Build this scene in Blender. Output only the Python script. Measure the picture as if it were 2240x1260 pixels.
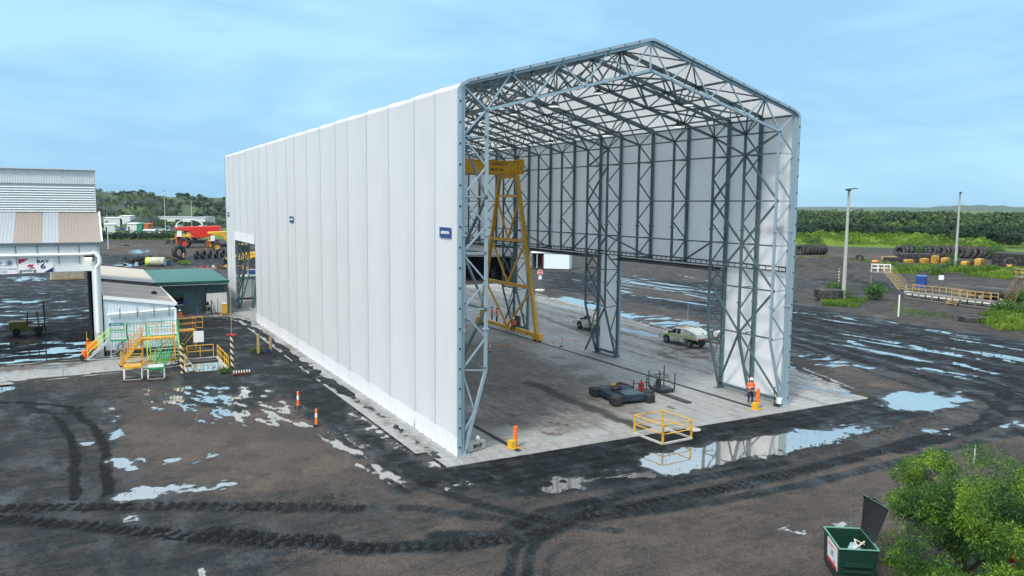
import bpy, math, random
import numpy as np
from mathutils import Vector, Matrix
random.seed(7); rng = np.random.default_rng(7)
S = bpy.context.scene
for o in list(bpy.data.objects): bpy.data.objects.remove(o)
COL = S.collection
rad = math.radians
# ---------------------------------------------------------------- camera
CAM = Vector((-17.537, -38.066, 13.6))
FW = Vector((0.47678742, 0.87288719, -0.10364222))
RT = Vector((0.8780136, -0.47855698, 0.00867968))
UP = Vector((0.04202233, 0.09513765, 0.99457677))
FPX = 1732.5
cd = bpy.data.cameras.new('camera'); cam = bpy.data.objects.new('camera', cd); COL.objects.link(cam)
cam.matrix_world = Matrix(((RT.x, UP.x, -FW.x, CAM.x), (RT.y, UP.y, -FW.y, CAM.y), (RT.z, UP.z, -FW.z, CAM.z), (0, 0, 0, 1)))
cd.sensor_width = 36; cd.lens = FPX/2240*36; cd.clip_start = 0.5; cd.clip_end = 30000
S.camera = cam
# ---------------------------------------------------------------- sky and sun
SUN_EL, SUN_AZ = 50, 240          # azimuth clockwise from +Y, where the sun stands behind thin cloud
w = bpy.data.worlds.new("World"); S.world = w; w.use_nodes = True
nt = w.node_tree; N = nt.nodes; L = nt.links; N.clear()
out = N.new('ShaderNodeOutputWorld'); bg = N.new('ShaderNodeBackground'); bg.inputs['Strength'].default_value = 0.1
sky = N.new('ShaderNodeTexSky'); sky.sky_type = 'NISHITA'; sky.sun_disc = False
sky.sun_elevation = rad(SUN_EL); sky.sun_rotation = rad(SUN_AZ); sky.air_density = 1.2; sky.dust_density = 1.5
tc = N.new('ShaderNodeTexCoord')
def mth(op, a, b=None, c=None, clamp=False):
    n = N.new('ShaderNodeMath'); n.operation = op; n.use_clamp = clamp
    for i, v in enumerate((a, b, c)):
        if v is None: continue
        if isinstance(v, (int, float)): n.inputs[i].default_value = v
        else: L.new(v, n.inputs[i])
    return n.outputs[0]
sep = N.new('ShaderNodeSeparateXYZ'); L.new(tc.outputs['Generated'], sep.inputs[0])
mp = N.new('ShaderNodeMapping'); mp.inputs['Scale'].default_value = (1.0, 1.0, 4.0); L.new(tc.outputs['Generated'], mp.inputs['Vector'])
n1 = N.new('ShaderNodeTexNoise'); n1.inputs['Scale'].default_value = 2.3; n1.inputs['Detail'].default_value = 7; n1.inputs['Roughness'].default_value = .58; n1.inputs['Distortion'].default_value = .35
L.new(mp.outputs[0], n1.inputs['Vector'])
cr = N.new('ShaderNodeValToRGB'); L.new(n1.outputs['Fac'], cr.inputs[0])
cr.color_ramp.elements[0].position = .40; cr.color_ramp.elements[0].color = (2.1, 4.1, 5.9, 1)
cr.color_ramp.elements[1].position = .60; cr.color_ramp.elements[1].color = (2.95, 5.2, 6.6, 1)
# cloud deck out of view, whitened towards the zenith so puddles reflect white
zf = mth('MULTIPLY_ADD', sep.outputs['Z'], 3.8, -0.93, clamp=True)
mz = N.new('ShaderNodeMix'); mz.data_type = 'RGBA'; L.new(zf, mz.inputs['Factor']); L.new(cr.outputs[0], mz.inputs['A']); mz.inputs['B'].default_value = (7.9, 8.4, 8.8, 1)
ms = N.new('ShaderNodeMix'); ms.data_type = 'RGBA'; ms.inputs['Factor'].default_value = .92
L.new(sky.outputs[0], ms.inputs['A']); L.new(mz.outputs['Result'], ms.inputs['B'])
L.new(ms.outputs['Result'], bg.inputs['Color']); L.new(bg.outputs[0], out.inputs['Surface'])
sd = bpy.data.lights.new('sun', 'SUN'); sd.energy = 2.3; sd.angle = rad(10); sd.color = (1, .93, .83)
so = bpy.data.objects.new('sun', sd); COL.objects.link(so)
az = rad(SUN_AZ); sv = Vector((math.sin(az)*math.cos(rad(SUN_EL)), math.cos(az)*math.cos(rad(SUN_EL)), math.sin(rad(SUN_EL))))
so.rotation_euler = sv.to_track_quat('Z', 'Y').to_euler(); so.location = (0, 0, 80)
S.view_settings.view_transform = 'Standard'; S.view_settings.look = 'None'; S.view_settings.gamma = 1
S.view_settings.exposure = 0.72; S.view_settings.use_curve_mapping = False
S.render.engine = 'CYCLES'
S.cycles.max_bounces = 6; S.cycles.diffuse_bounces = 3; S.cycles.glossy_bounces = 3; S.cycles.transmission_bounces = 3; S.cycles.transparent_max_bounces = 6

# ---------------------------------------------------------------- survey: a sighting in the photograph -> point on level ground
def ray(x, y): return FW + RT*((x-1120)/FPX) + UP*((630-y)/FPX)
def gp(x, y, z=0.0):
    d = ray(x, y); t = (z-CAM.z)/d.z
    return Vector((CAM.x+d.x*t, CAM.y+d.y*t, z))

# ---------------------------------------------------------------- materials
MATS = {}
def M(name, rgb=(.5, .5, .5), rough=.6, metal=0., var=.12, scale=3., bump=0., bscale=None, dirt=None, dscale=1.2, dth=.55, coat=0., stretch=None, emit=None, isl=0., spec=None):
    if name in MATS: return MATS[name]
    m = bpy.data.materials.new(name); m.use_nodes = True; t = m.node_tree; n = t.nodes; l = t.links
    p = n['Principled BSDF']; p.inputs['Roughness'].default_value = rough; p.inputs['Metallic'].default_value = metal
    if coat: p.inputs['Coat Weight'].default_value = coat
    if spec is not None: p.inputs['Specular IOR Level'].default_value = spec
    tcn = n.new('ShaderNodeTexCoord'); vec = tcn.outputs['Object']
    if stretch:
        mpn = n.new('ShaderNodeMapping'); mpn.inputs['Scale'].default_value = stretch; l.new(vec, mpn.inputs[0]); vec = mpn.outputs[0]
    nz = n.new('ShaderNodeTexNoise'); nz.inputs['Scale'].default_value = scale; nz.inputs['Detail'].default_value = 6; nz.inputs['Roughness'].default_value = .6; l.new(vec, nz.inputs['Vector'])
    mx = n.new('ShaderNodeMix'); mx.data_type = 'RGBA'
    a = tuple(max(0, c*(1-var*1.6)) for c in rgb); b = tuple(min(1, c*(1+var*1.6)) for c in rgb)
    mx.inputs['A'].default_value = (*a, 1); mx.inputs['B'].default_value = (*b, 1)
    if isl:
        g = n.new('ShaderNodeNewGeometry'); ad = n.new('ShaderNodeMath'); ad.operation = 'MULTIPLY_ADD'; l.new(g.outputs['Random Per Island'], ad.inputs[0]); ad.inputs[1].default_value = isl
        sb = n.new('ShaderNodeMath'); sb.operation = 'SUBTRACT'; l.new(nz.outputs['Fac'], sb.inputs[0]); sb.inputs[1].default_value = isl/2; l.new(sb.outputs[0], ad.inputs[2]); l.new(ad.outputs[0], mx.inputs['Factor'])
    else: l.new(nz.outputs['Fac'], mx.inputs['Factor'])
    col = mx.outputs['Result']
    if dirt:
        n2 = n.new('ShaderNodeTexNoise'); n2.inputs['Scale'].default_value = dscale; n2.inputs['Detail'].default_value = 8; n2.inputs['Roughness'].default_value = .68; l.new(vec, n2.inputs['Vector'])
        r = n.new('ShaderNodeMapRange'); r.inputs['From Min'].default_value = dth-.06; r.inputs['From Max'].default_value = dth+.12; l.new(n2.outputs['Fac'], r.inputs['Value'])
        m2 = n.new('ShaderNodeMix'); m2.data_type = 'RGBA'; l.new(r.outputs[0], m2.inputs['Factor']); l.new(col, m2.inputs['A']); m2.inputs['B'].default_value = (*dirt, 1); col = m2.outputs['Result']
    l.new(col, p.inputs['Base Color'])
    if bump:
        nb = n.new('ShaderNodeTexNoise'); nb.inputs['Scale'].default_value = bscale or scale*5; nb.inputs['Detail'].default_value = 5; l.new(vec, nb.inputs['Vector'])
        bn = n.new('ShaderNodeBump'); bn.inputs['Strength'].default_value = bump; bn.inputs['Distance'].default_value = .05; l.new(nb.outputs['Fac'], bn.inputs['Height']); l.new(bn.outputs[0], p.inputs['Normal'])
    if emit: p.inputs['Emission Color'].default_value = (*emit[0], 1); p.inputs['Emission Strength'].default_value = emit[1]
    MATS[name] = m; return m
def corr(name, rgb, axis, period, rough=.5, var=.06, depth=.5, metal=.0, dirt=None):
    """corrugated or ribbed sheet: a wave bump along one axis"""
    m = M(name, rgb, rough, metal, var, 1.5, dirt=dirt, dscale=.5, dth=.6); t = m.node_tree; n = t.nodes; l = t.links; p = n['Principled BSDF']
    tcn = n.new('ShaderNodeTexCoord'); sp = n.new('ShaderNodeSeparateXYZ'); l.new(tcn.outputs['Object'], sp.inputs[0])
    f = n.new('ShaderNodeMath'); f.operation = 'MULTIPLY'; l.new(sp.outputs[axis], f.inputs[0]); f.inputs[1].default_value = 2*math.pi/period
    s = n.new('ShaderNodeMath'); s.operation = 'SINE'; l.new(f.outputs[0], s.inputs[0])
    b = n.new('ShaderNodeBump'); b.inputs['Strength'].default_value = depth; b.inputs['Distance'].default_value = period*.35; l.new(s.outputs[0], b.inputs['Height']); l.new(b.outputs[0], p.inputs['Normal'])
    return m
STEEL = M('galvanised_steel', (.12, .18, .20), .45, .45, .2, 6, dirt=(.07, .11, .12), dscale=1.1, dth=.58)
STEELD = M('dark_steel', (.06, .065, .07), .5, .6, .2, 6)
PLATE = M('bright_galvanised', (.34, .45, .52), .45, .35, .1, 5)
WHITEP = M('white_paint', (.74, .77, .78), .45, 0, .05, 2, dirt=(.5, .5, .47), dth=.66)
YELLOW = M('yellow_paint', (.66, .38, .025), .5, 0, .14, 4, dirt=(.26, .16, .05), dth=.58)
ORANGE = M('orange_paint', (.80, .25, .02), .45, 0, .1, 4, dirt=(.3, .14, .05), dth=.62)
SAFETYO = M('safety_amber', (.66, .33, .03), .5, 0, .12, 4, dirt=(.25, .15, .06), dth=.56)
CRANEY = M('crane_yellow', (.66, .36, .025), .45, 0, .14, 1.2, dirt=(.3, .13, .02), dth=.6)
GREENP = M('green_paint', (.02, .34, .11), .5, 0, .16, 4, dirt=(.05, .17, .09), dth=.6)
LIME = M('lime_paint', (.50, .75, .06), .42, 0, .1, 4)
HIVIS = M('hi_vis_orange', (.90, .13, .03), .75, 0, .1, 8)
ORPL = M('orange_plastic', (.90, .17, .015), .4, 0, .06, 5, dirt=(.5, .14, .05), dth=.68)
BLACKP = M('black_rubber', (.018, .019, .021), .7, 0, .25, 5, dirt=(.06, .055, .05), dth=.6)
TYRE = M('tyre_rubber', (.030, .034, .038), .72, 0, .3, 2, dirt=(.10, .09, .08), dth=.56, bump=.4, bscale=12)
NAVY = M('navy_cloth', (.012, .016, .035), .85, 0, .2, 9)
SKIN = M('skin', (.48, .27, .19), .5, 0, .05, 8)
REFL = M('reflective_tape', (.75, .77, .78), .3, 0, .04, 8)
REDP = M('red_paint', (.62, .03, .02), .42, 0, .1, 3, dirt=(.3, .05, .03), dth=.64)
BLUEP = M('blue_paint', (.015, .06, .26), .45, 0, .1, 3)
GLASS = M('dark_glass', (.015, .02, .03), .06, 0, .1, 2, spec=.9)
WOOD = M('timber', (.36, .25, .12), .8, 0, .2, 6, stretch=(4, 4, .6), bump=.3)
CONC = M('precast_concrete', (.42, .42, .40), .8, 0, .12, 2, dirt=(.27, .26, .24), dth=.55, bump=.3)

# ---------------------------------------------------------------- mesh builder
def V(*a): return Vector(a)
class MB:
    def __init__(s): s.v = []; s.f = []; s.mi = []
    def add(s, vs, fs, k=0):
        b = len(s.v); s.v += [tuple(p) for p in vs]; s.f += [tuple(i+b for i in f) for f in fs]; s.mi += [k]*len(fs); return s
    def box(s, c, d, rz=0., k=0):
        cx, cy, cz = c; hx, hy, hz = d[0]/2, d[1]/2, d[2]/2; ca, sa = math.cos(rz), math.sin(rz); vs = []
        for z in (-hz, hz):
            for x, y in ((-hx, -hy), (hx, -hy), (hx, hy), (-hx, hy)): vs.append((cx+x*ca-y*sa, cy+x*sa+y*ca, cz+z))
        return s.add(vs, [(3, 2, 1, 0), (4, 5, 6, 7), (0, 1, 5, 4), (1, 2, 6, 5), (2, 3, 7, 6), (3, 0, 4, 7)], k)
    def frame(s, d):
        d = d.normalized(); u = Vector((0, 0, 1)) if abs(d.z) < .95 else Vector((0, 1, 0))
        x = d.cross(u).normalized(); return x, x.cross(d).normalized()
    def bar(s, a, b, w=.1, h=None, k=0):
        a = Vector(a); b = Vector(b); h = h or w
        if (b-a).length < 1e-5: return s
        x, y = s.frame(b-a); vs = []
        for p in (a, b):
            for i, j in ((-1, -1), (1, -1), (1, 1), (-1, 1)): vs.append(p+x*(i*w/2)+y*(j*h/2))
        return s.add(vs, [(3, 2, 1, 0), (4, 5, 6, 7), (0, 1, 5, 4), (1, 2, 6, 5), (2, 3, 7, 6), (3, 0, 4, 7)], k)
    def tube(s, a, b, r=.03, r2=None, n=7, k=0):
        a = Vector(a); b = Vector(b); r2 = r if r2 is None else r2
        if (b-a).length < 1e-5: return s
        x, y = s.frame(b-a); vs = []
        for p, q in ((a, r), (b, r2)):
            for i in range(n):
                t = 2*math.pi*i/n; vs.append(p+x*(q*math.cos(t))+y*(q*math.sin(t)))
        fs = [(i, (i+1) % n, n+(i+1) % n, n+i) for i in range(n)]+[tuple(range(n-1, -1, -1)), tuple(range(n, 2*n))]
        return s.add(vs, fs, k)
    def path(s, pts, r=.03, n=7, closed=False, k=0):
        pts = [Vector(p) for p in pts]
        for a, b in zip(pts, pts[1:]+([pts[0]] if closed else [])): s.tube(a, b, r, n=n, k=k)
        return s
    def lathe(s, prof, o=(0, 0, 0), ax='z', n=20, k=0):
        o = Vector(o); vs = []; m = len(prof)
        for i in range(n):
            t = 2*math.pi*i/n; c, q = math.cos(t), math.sin(t)
            for r, h in prof:
                p = {'z': (r*c, r*q, h), 'x': (h, r*c, r*q), 'y': (r*c, h, r*q)}[ax]; vs.append(o+Vector(p))
        fs = []
        for i in range(n):
            j = (i+1) % n
            for a in range(m-1): fs.append((i*m+a, j*m+a, j*m+a+1, i*m+a+1))
        return s.add(vs, fs, k)
    def prism(s, poly, vec, k=0):
        vec = Vector(vec); n = len(poly); a = [Vector(p) for p in poly]; vs = a+[p+vec for p in a]
        fs = [tuple(range(n-1, -1, -1)), tuple(range(n, 2*n))]+[(i, (i+1) % n, n+(i+1) % n, n+i) for i in range(n)]
        return s.add(vs, fs, k)
    def quad(s, a, b, c, d, k=0): return s.add([a, b, c, d], [(0, 1, 2, 3)], k)
    def ball(s, c, r, n=8, sc=(1, 1, 1), k=0):
        pr = [(math.sin(math.pi*i/n)*r, -math.cos(math.pi*i/n)*r) for i in range(n+1)]
        b = len(s.v); s.lathe([(max(q, .0004), h) for q, h in pr], (0, 0, 0), 'z', n+3, k)
        for i in range(b, len(s.v)): x, y, z = s.v[i]; s.v[i] = (c[0]+x*sc[0], c[1]+y*sc[1], c[2]+z*sc[2])
        return s
    def build(s, name, mat, parent=None, smooth=False, mats=None, bevel=0.):
        me = bpy.data.meshes.new(name); me.from_pydata(s.v, [], s.f)
        for mm in (mats or [mat]): me.materials.append(mm)
        if mats: me.polygons.foreach_set('material_index', s.mi)
        me.update()
        import bmesh
        bm = bmesh.new(); bm.from_mesh(me); bmesh.ops.recalc_face_normals(bm, faces=bm.faces); bm.to_mesh(me); bm.free()
        if smooth:
            me.polygons.foreach_set('use_smooth', [True]*len(me.polygons))
            try: me.set_sharp_from_angle(angle=rad(38))
            except Exception: pass
        o = bpy.data.objects.new(name, me); COL.objects.link(o)
        if parent is not None: o.parent = parent
        if bevel:
            b = o.modifiers.new('bevel', 'BEVEL'); b.width = bevel; b.segments = 2; b.limit_method = 'ANGLE'; b.angle_limit = rad(35)
        return o
def tag(o, label=None, cat=None, group=None, kind=None):
    if label: o['label'] = label
    if cat: o['category'] = cat
    if group: o['group'] = group
    if kind: o['kind'] = kind
    return o
def thing(name, label, cat, loc=(0, 0, 0), rz=0., group=None):
    o = bpy.data.objects.new(name, None); COL.objects.link(o); o.location = loc; o.rotation_euler = (0, 0, rz); o.empty_display_size = .3
    return tag(o, label, cat, group)
def dup(root, loc=None, rz=None, label=None, group=None, scale=None):
    def rec(o, par):
        c = o.copy(); COL.objects.link(c)
        if par is not None: c.parent = par; c.matrix_parent_inverse = Matrix()
        for ch in o.children: rec(ch, c)
        return c
    r = rec(root, None)
    if loc is not None: r.location = loc
    if rz is not None: r.rotation_euler = (0, 0, rz)
    if label: r['label'] = label
    if group: r['group'] = group
    if scale: r.scale = (scale,)*3 if isinstance(scale, (int, float)) else scale
    return r
def text(name, body, size, mat, parent, loc, rot, depth=.006, bold=0., align='CENTER', sx=1.):
    c = bpy.data.curves.new(name, 'FONT'); c.body = body; c.size = size; c.extrude = depth; c.align_x = align; c.align_y = 'CENTER'; c.offset = bold; c.resolution_u = 2
    t = bpy.data.objects.new(name, c); COL.objects.link(t)
    dg = bpy.context.evaluated_depsgraph_get(); me = bpy.data.meshes.new_from_object(t.evaluated_get(dg)); bpy.data.objects.remove(t); bpy.data.curves.remove(c)
    me.materials.clear(); me.materials.append(mat); me.name = name
    o = bpy.data.objects.new(name, me); COL.objects.link(o); o.parent = parent; o.location = loc; o.rotation_euler = rot; o.scale = (sx, 1, 1)
    return o
FACE_FRONT = (rad(90), 0, 0)       # lettering that faces -Y
FACE_LEFT = (rad(90), 0, rad(-90)) # lettering that faces -X
def skin(name, joints, edges, mat, parent=None, sub=1):
    """one continuous limb surface grown on connected joints: joints = [(x,y,z,r)]"""
    me = bpy.data.meshes.new(name); me.from_pydata([j[:3] for j in joints], edges, []); me.materials.append(mat)
    o = bpy.data.objects.new(name, me); COL.objects.link(o)
    if parent is not None: o.parent = parent
    md = o.modifiers.new('skin', 'SKIN'); md.use_smooth_shade = True
    for i, j in enumerate(joints):
        sv_ = me.skin_vertices[0].data[i]; r = j[3]; sv_.radius = r if isinstance(r, tuple) else (r, r); sv_.use_root = (i == 0)
    if sub: sm = o.modifiers.new('sub', 'SUBSURF'); sm.levels = sub; sm.render_levels = sub
    return o
# ---------------------------------------------------------------- value noise for modelled ground relief
def vnoise(x, y, seed=0):
    xi = np.floor(x).astype(np.int64); yi = np.floor(y).astype(np.int64); fx = x-xi; fy = y-yi
    fx = fx*fx*(3-2*fx); fy = fy*fy*(3-2*fy)
    def h(a, b):
        n = (a*374761393+b*668265263+seed*974634777) & 0xffffffff; n = ((n ^ (n >> 13))*1274126177) & 0xffffffff
        return ((n ^ (n >> 16)) & 0xffff)/65535.
    return (h(xi, yi)*(1-fx)+h(xi+1, yi)*fx)*(1-fy)+(h(xi, yi+1)*(1-fx)+h(xi+1, yi+1)*fx)*fy
def fbm(x, y, seed=0, oct=4):
    a = 0; amp = .5; t = 0
    for i in range(oct): a = a+amp*vnoise(x*2**i, y*2**i, seed+i*17); t += amp; amp *= .5
    return a/t
def grid_mesh(name, xs, ys, Z, attrs, mat, keep=None):
    nx, ny = len(xs), len(ys); X, Y = np.meshgrid(xs, ys)
    co = np.stack([X, Y, Z], -1).reshape(-1, 3).astype(np.float32)
    i = np.arange(nx-1)[None, :]+nx*np.arange(ny-1)[:, None]
    q = np.stack([i, i+1, i+nx+1, i+nx], -1).reshape(-1, 4)
    if keep is not None: q = q[keep.reshape(-1)]
    me = bpy.data.meshes.new(name); me.vertices.add(len(co)); me.vertices.foreach_set('co', co.ravel())
    me.loops.add(q.size); me.loops.foreach_set('vertex_index', q.ravel().astype(np.int32))
    me.polygons.add(len(q)); me.polygons.foreach_set('loop_start', np.arange(0, q.size, 4, dtype=np.int32)); me.polygons.foreach_set('loop_total', np.full(len(q), 4, dtype=np.int32))
    me.polygons.foreach_set('use_smooth', np.ones(len(q), dtype=bool))
    for k, a in attrs.items():
        at = me.attributes.new(k, 'FLOAT', 'POINT'); at.data.foreach_set('value', a.ravel().astype(np.float32))
    me.materials.append(mat); me.update(); me.validate()
    o = bpy.data.objects.new(name, me); COL.objects.link(o); return o
# ================================================================ GROUND
def axis(segs):
    a = [segs[0][0]]
    for s0, s1, st in segs:
        n = max(1, int(round((s1-s0)/st))); a += list(np.linspace(s0, s1, n+1)[1:])
    return np.array(a)
def geo(s, e, st, g=1.25):
    a = []; x = s; sg = 1 if e > s else -1
    while (e-x)*sg > 0: x += st*sg; a.append(x); st *= g
    a[-1] = e; return a
gx = np.array(sorted(geo(-60, -9000, 4))+list(axis([(-60, -30, .5), (-30, 14, .125), (14, 33, .17), (33, 120, .45), (120, 260, 1.6)]))+geo(260, 9000, 3))
gy = np.array(sorted(geo(-40, -3000, 4))+list(axis([(-40, -27, .8), (-27, -5, .125), (-5, 13, .17), (13, 62, .36), (62, 130, .8), (130, 330, 1.8)]))+geo(330, 12000, 4))
def seg_d(X, Y, pts, closed=False):
    D = np.full(X.shape, 1e9); T = np.zeros(X.shape); s = 0.
    P = list(pts)+([pts[0]] if closed else [])
    for a, b in zip(P, P[1:]):
        dx, dy = b[0]-a[0], b[1]-a[1]; l2 = dx*dx+dy*dy+1e-9; l = math.sqrt(l2)
        t = np.clip(((X-a[0])*dx+(Y-a[1])*dy)/l2, 0, 1); d = np.hypot(X-a[0]-t*dx, Y-a[1]-t*dy)
        k = d < D; D = np.where(k, d, D); T = np.where(k, s+t*l, T); s += l
    return D, T
def inside(X, Y, poly):
    c = np.zeros(X.shape, bool); n = len(poly)
    for i in range(n):
        x1, y1 = poly[i][:2]; x2, y2 = poly[(i+1) % n][:2]
        if y1 == y2: continue
        c ^= ((y1 > Y) != (y2 > Y)) & (X < (x2-x1)*(Y-y1)/(y2-y1)+x1)
    return c
def poly_sd(X, Y, poly):
    d, _ = seg_d(X, Y, poly, True); return np.where(inside(X, Y, poly), -d, d)
def sstep(a, b, x): t = np.clip((x-a)/(b-a), 0, 1); return t*t*(3-2*t)
def PX(*q): return [(p.x, p.y) for p in (gp(*a) for a in q)]
SLAB1 = [(-.95, -1.2), (31.7, -1.2), (36.5, 11), (38.5, 24), (41, 45), (44, 70), (46, 84), (-12, 84), (-12, 61.5), (-2.4, 61.2), (-.95, 57)]
SLAB2 = [(-75, 26.6), (-23.2, 31.7), (-10.4, 33.4), (-10.4, 39.4), (-16, 39.4), (-16, 38.4), (-75, 37.2)]
class Feat: pass
def features(X, Y):
    """soil colour, wetness and relief over points X, Y"""
    sh = X.shape; X = X.ravel(); Y = Y.ravel()
    wx = X+(fbm(X*.9, Y*.9, 3, 3)-.5)*1.1+(fbm(X*3.4, Y*3.4, 4, 3)-.5)*.55; wy = Y+(fbm(X*.9, Y*.9, 9, 3)-.5)*1.1+(fbm(X*3.4, Y*3.4, 10, 3)-.5)*.55
    dark = np.full(X.shape, .42); wet = np.zeros(X.shape); dep = np.zeros(X.shape); grn = np.zeros(X.shape); up = np.zeros(X.shape)
    def near(pts, m):
        a = np.array(pts); return (X > a[:, 0].min()-m) & (X < a[:, 0].max()+m) & (Y > a[:, 1].min()-m) & (Y < a[:, 1].max()+m)
    def area(pp, val, soft=2., arr=None, warp=1., mul=None):
        pts = PX(*pp); k = near(pts, soft*2+3); arr = dark if arr is None else arr
        sd = poly_sd(X[k]+(wx-X)[k]*warp*soft, Y[k]+(wy-Y)[k]*warp*soft, pts); m = 1-sstep(-soft*.5, soft*.5, sd)
        if mul is not None: m = m*mul(X[k], Y[k])
        arr[k] = arr[k]*(1-m)+val*m
    def stroke(pp, width, val, arr=None, soft=.25, tread=0., warp=.22, world=False, amt=1.):
        pts = pp if world else PX(*pp); k = near(pts, width+2); arr = dark if arr is None else arr
        d, t = seg_d(X[k]+(wx-X)[k]*warp, Y[k]+(wy-Y)[k]*warp, pts); m = amt*(1-sstep(width/2-soft*width, width/2+soft*width*.3, d))
        if tread: pt = sstep(-.1, .5, np.sin((t+d*.9+.25*(fbm(X[k]*1.7, Y[k]*1.7, 19, 2)-.5))*2*math.pi/.5)*np.where(d > width*.17, 1, -1)); up[k] += m*((1-pt)*.085-.02)*tread; m = m*(1-tread*pt); m = m*(.72+.45*fbm(X[k]*1.1, Y[k]*1.1, 15, 3))
        arr[k] = arr[k]*(1-m)+(val*1.34 if val > .7 else val)*m
        dep[k] += m*.006
    # ---- soil colour: 0 brown gravel .. 1 black coal mud
    area([(-80, 830), (230, 850), (330, 900), (245, 1000), (255, 1060), (500, 1120), (700, 1170), (900, 1200), (700, 1300), (-200, 1300)], .60, 2.5)
    area([(300, 850), (640, 850), (700, 930), (800, 1000), (880, 1060), (700, 1085), (450, 1060), (240, 1000), (270, 900)], .10, 2.)
    area([(700, 1040), (1000, 1090), (1000, 1130), (620, 1100)], .30, 1.5)
    area([(440, 700), (535, 690), (700, 800), (990, 1010), (1060, 1050), (880, 1075), (640, 880), (560, 800), (520, 800), (420, 790)], .86, 1.4)
    area([(985, 1010), (1300, 962), (1895, 868), (2090, 850), (2115, 880), (1900, 940), (1700, 1000), (1450, 1050), (1200, 1085), (1000, 1070), (900, 1060)], .92, 1.6)
    area([(1000, 1120), (1400, 1095), (1900, 1000), (2000, 970), (2240, 950), (2300, 1300), (700, 1300), (640, 1215), (1000, 1205)], .24, 2.5)
    area([(400, 800), (560, 770), (640, 850), (560, 900), (330, 880)], .72, 1.5)
    for k, (sx, sy) in enumerate(((1520, 1160), (1690, 1190), (1250, 1215), (1350, 1160), (1750, 1100), (1900, 1040), (760, 1240), (560, 1010), (480, 960), (1060, 1150))):
        area([(sx-60, sy-12), (sx+60, sy-16), (sx+80, sy+10), (sx-40, sy+16)], .0 if k % 3 else .12, 1.5, amt if False else None) if False else area([(sx-60, sy-12), (sx+60, sy-16), (sx+80, sy+10), (sx-40, sy+16)], .06, 1.5)
    # workshop floor, back yard, haul road
    area([(-60, 600), (60, 603), (205, 600), (205, 775), (0, 800), (-80, 800)], .93, 1.)
    area([(-60, 560), (225, 575), (225, 640), (-60, 640)], .7, 3)
    area([(1185, 590), (1560, 620), (1740, 655), (1900, 690), (2240, 745), (2320, 770), (2320, 920), (2200, 880), (2000, 835), (1800, 790), (1740, 762), (1560, 690), (1350, 650), (1200, 632)], .95, 4)
    area([(1350, 600), (1560, 650), (1500, 660), (1340, 640)], .35, 3)
    area([(1230, 650), (1560, 705), (1560, 722), (1200, 668)], .3, 2)
    area([(1700, 780), (1900, 800), (2080, 850), (1900, 842), (1720, 800)], .3, 2)
    area([(220, 575), (500, 585), (500, 560), (220, 556)], .85, 5)
    area([(225, 532), (430, 535), (495, 548), (495, 560), (225, 556)], .18, 6)
    area([(1740, 640), (2240, 690), (2240, 745), (1900, 695), (1740, 665)], .40, 4)
    area([(1740, 552), (1960, 556), (1960, 566), (1740, 566)], .02, 5)
    area([(1740, 610), (2000, 622), (1900, 650), (1740, 640)], .55, 4)
    # ---- wheel marks
    T = .85
    stroke([(-60, 1112), (350, 1106), (700, 1108), (775, 1112)], 1.25, 1., tread=T)
    stroke([(-60, 1130), (200, 1150), (480, 1178), (800, 1195)], 1.15, 1., tread=T)
    stroke([(470, 1160), (560, 1172), (720, 1178)], 1.0, 1., tread=T)
    stroke([(640, 1112), (900, 1108), (1100, 1135), (1180, 1160)], .9, .75, tread=.4, amt=.7)
    stroke([(780, 1200), (1000, 1190), (1180, 1170), (1250, 1130), (1500, 1085), (1750, 1030), (1960, 975), (2240, 900)], 1.3, .95, tread=.55, amt=.85)
    stroke([(960, 1170), (1100, 1165), (1190, 1120), (1450, 1060), (1720, 1010)], 1.1, .85, tread=.4, amt=.8)
    stroke([(1290, 1135), (1560, 1095), (1800, 1050), (2000, 1000), (2240, 940)], .9, .9, tread=.4, amt=.7)
    stroke([(900, 1055), (1010, 1090), (1150, 1130), (1350, 1160)], .8, .85, tread=.4, amt=.7)
    stroke([(1110, 1260), (1125, 1200), (1210, 1130), (1300, 1090)], .55, .8, tread=.4, amt=.8)
    stroke([(1150, 1260), (1165, 1195), (1250, 1130), (1350, 1090)], .55, .8, tread=.4, amt=.8)
    stroke([(1190, 1260), (1210, 1215), (1235, 1190)], .45, .6, tread=.5)
    stroke([(-40, 878), (60, 880), (150, 888), (205, 930), (232, 985), (237, 1085)], .62, 1., tread=.15)
    stroke([(60, 888), (120, 905), (152, 950), (164, 1000), (164, 1090)], .55, .97, tread=.15)
    stroke([(180, 890), (150, 905), (60, 900)], .4, .9)
    for q in ((([(1740, 780), (1800, 770), (1805, 745), (1760, 735)]), .8), (([(1790, 790), (1850, 782), (1872, 760)]), .8), (([(2080, 850), (2180, 880), (2150, 930), (2000, 960)]), 1.1), (([(2090, 800), (2200, 850), (2180, 920), (2040, 965)]), 1.), (([(2240, 900), (2100, 950), (1960, 985)]), 1.)): stroke(q[0], q[1], .95, tread=.3)
    for i in range(9):
        o = i*9; stroke([(1560+o*2, 655+o*1.2), (1740+o*2, 690+o*1.6), (1950+o*2, 730+o*2.), (2300, 800+o*2.5)], .7, .35 if i % 2 else 1., amt=.55)
    # ---- hollows that hold water
    def hollow(pp, depth=.09, soft=1.2, thr=None, ang=0., fx=1.1, fy=1.1, warp=1., seed=5):
        f = None; soft *= 1.8
        if thr is not None:
            ca, sa = math.cos(ang), math.sin(ang)
            f = lambda x, y: sstep(thr-.03, thr+.16, fbm((x*ca+y*sa)*fx, (-x*sa+y*ca)*fy, seed, 4))
        area(pp, depth, soft, dep, warp, f)
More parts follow.
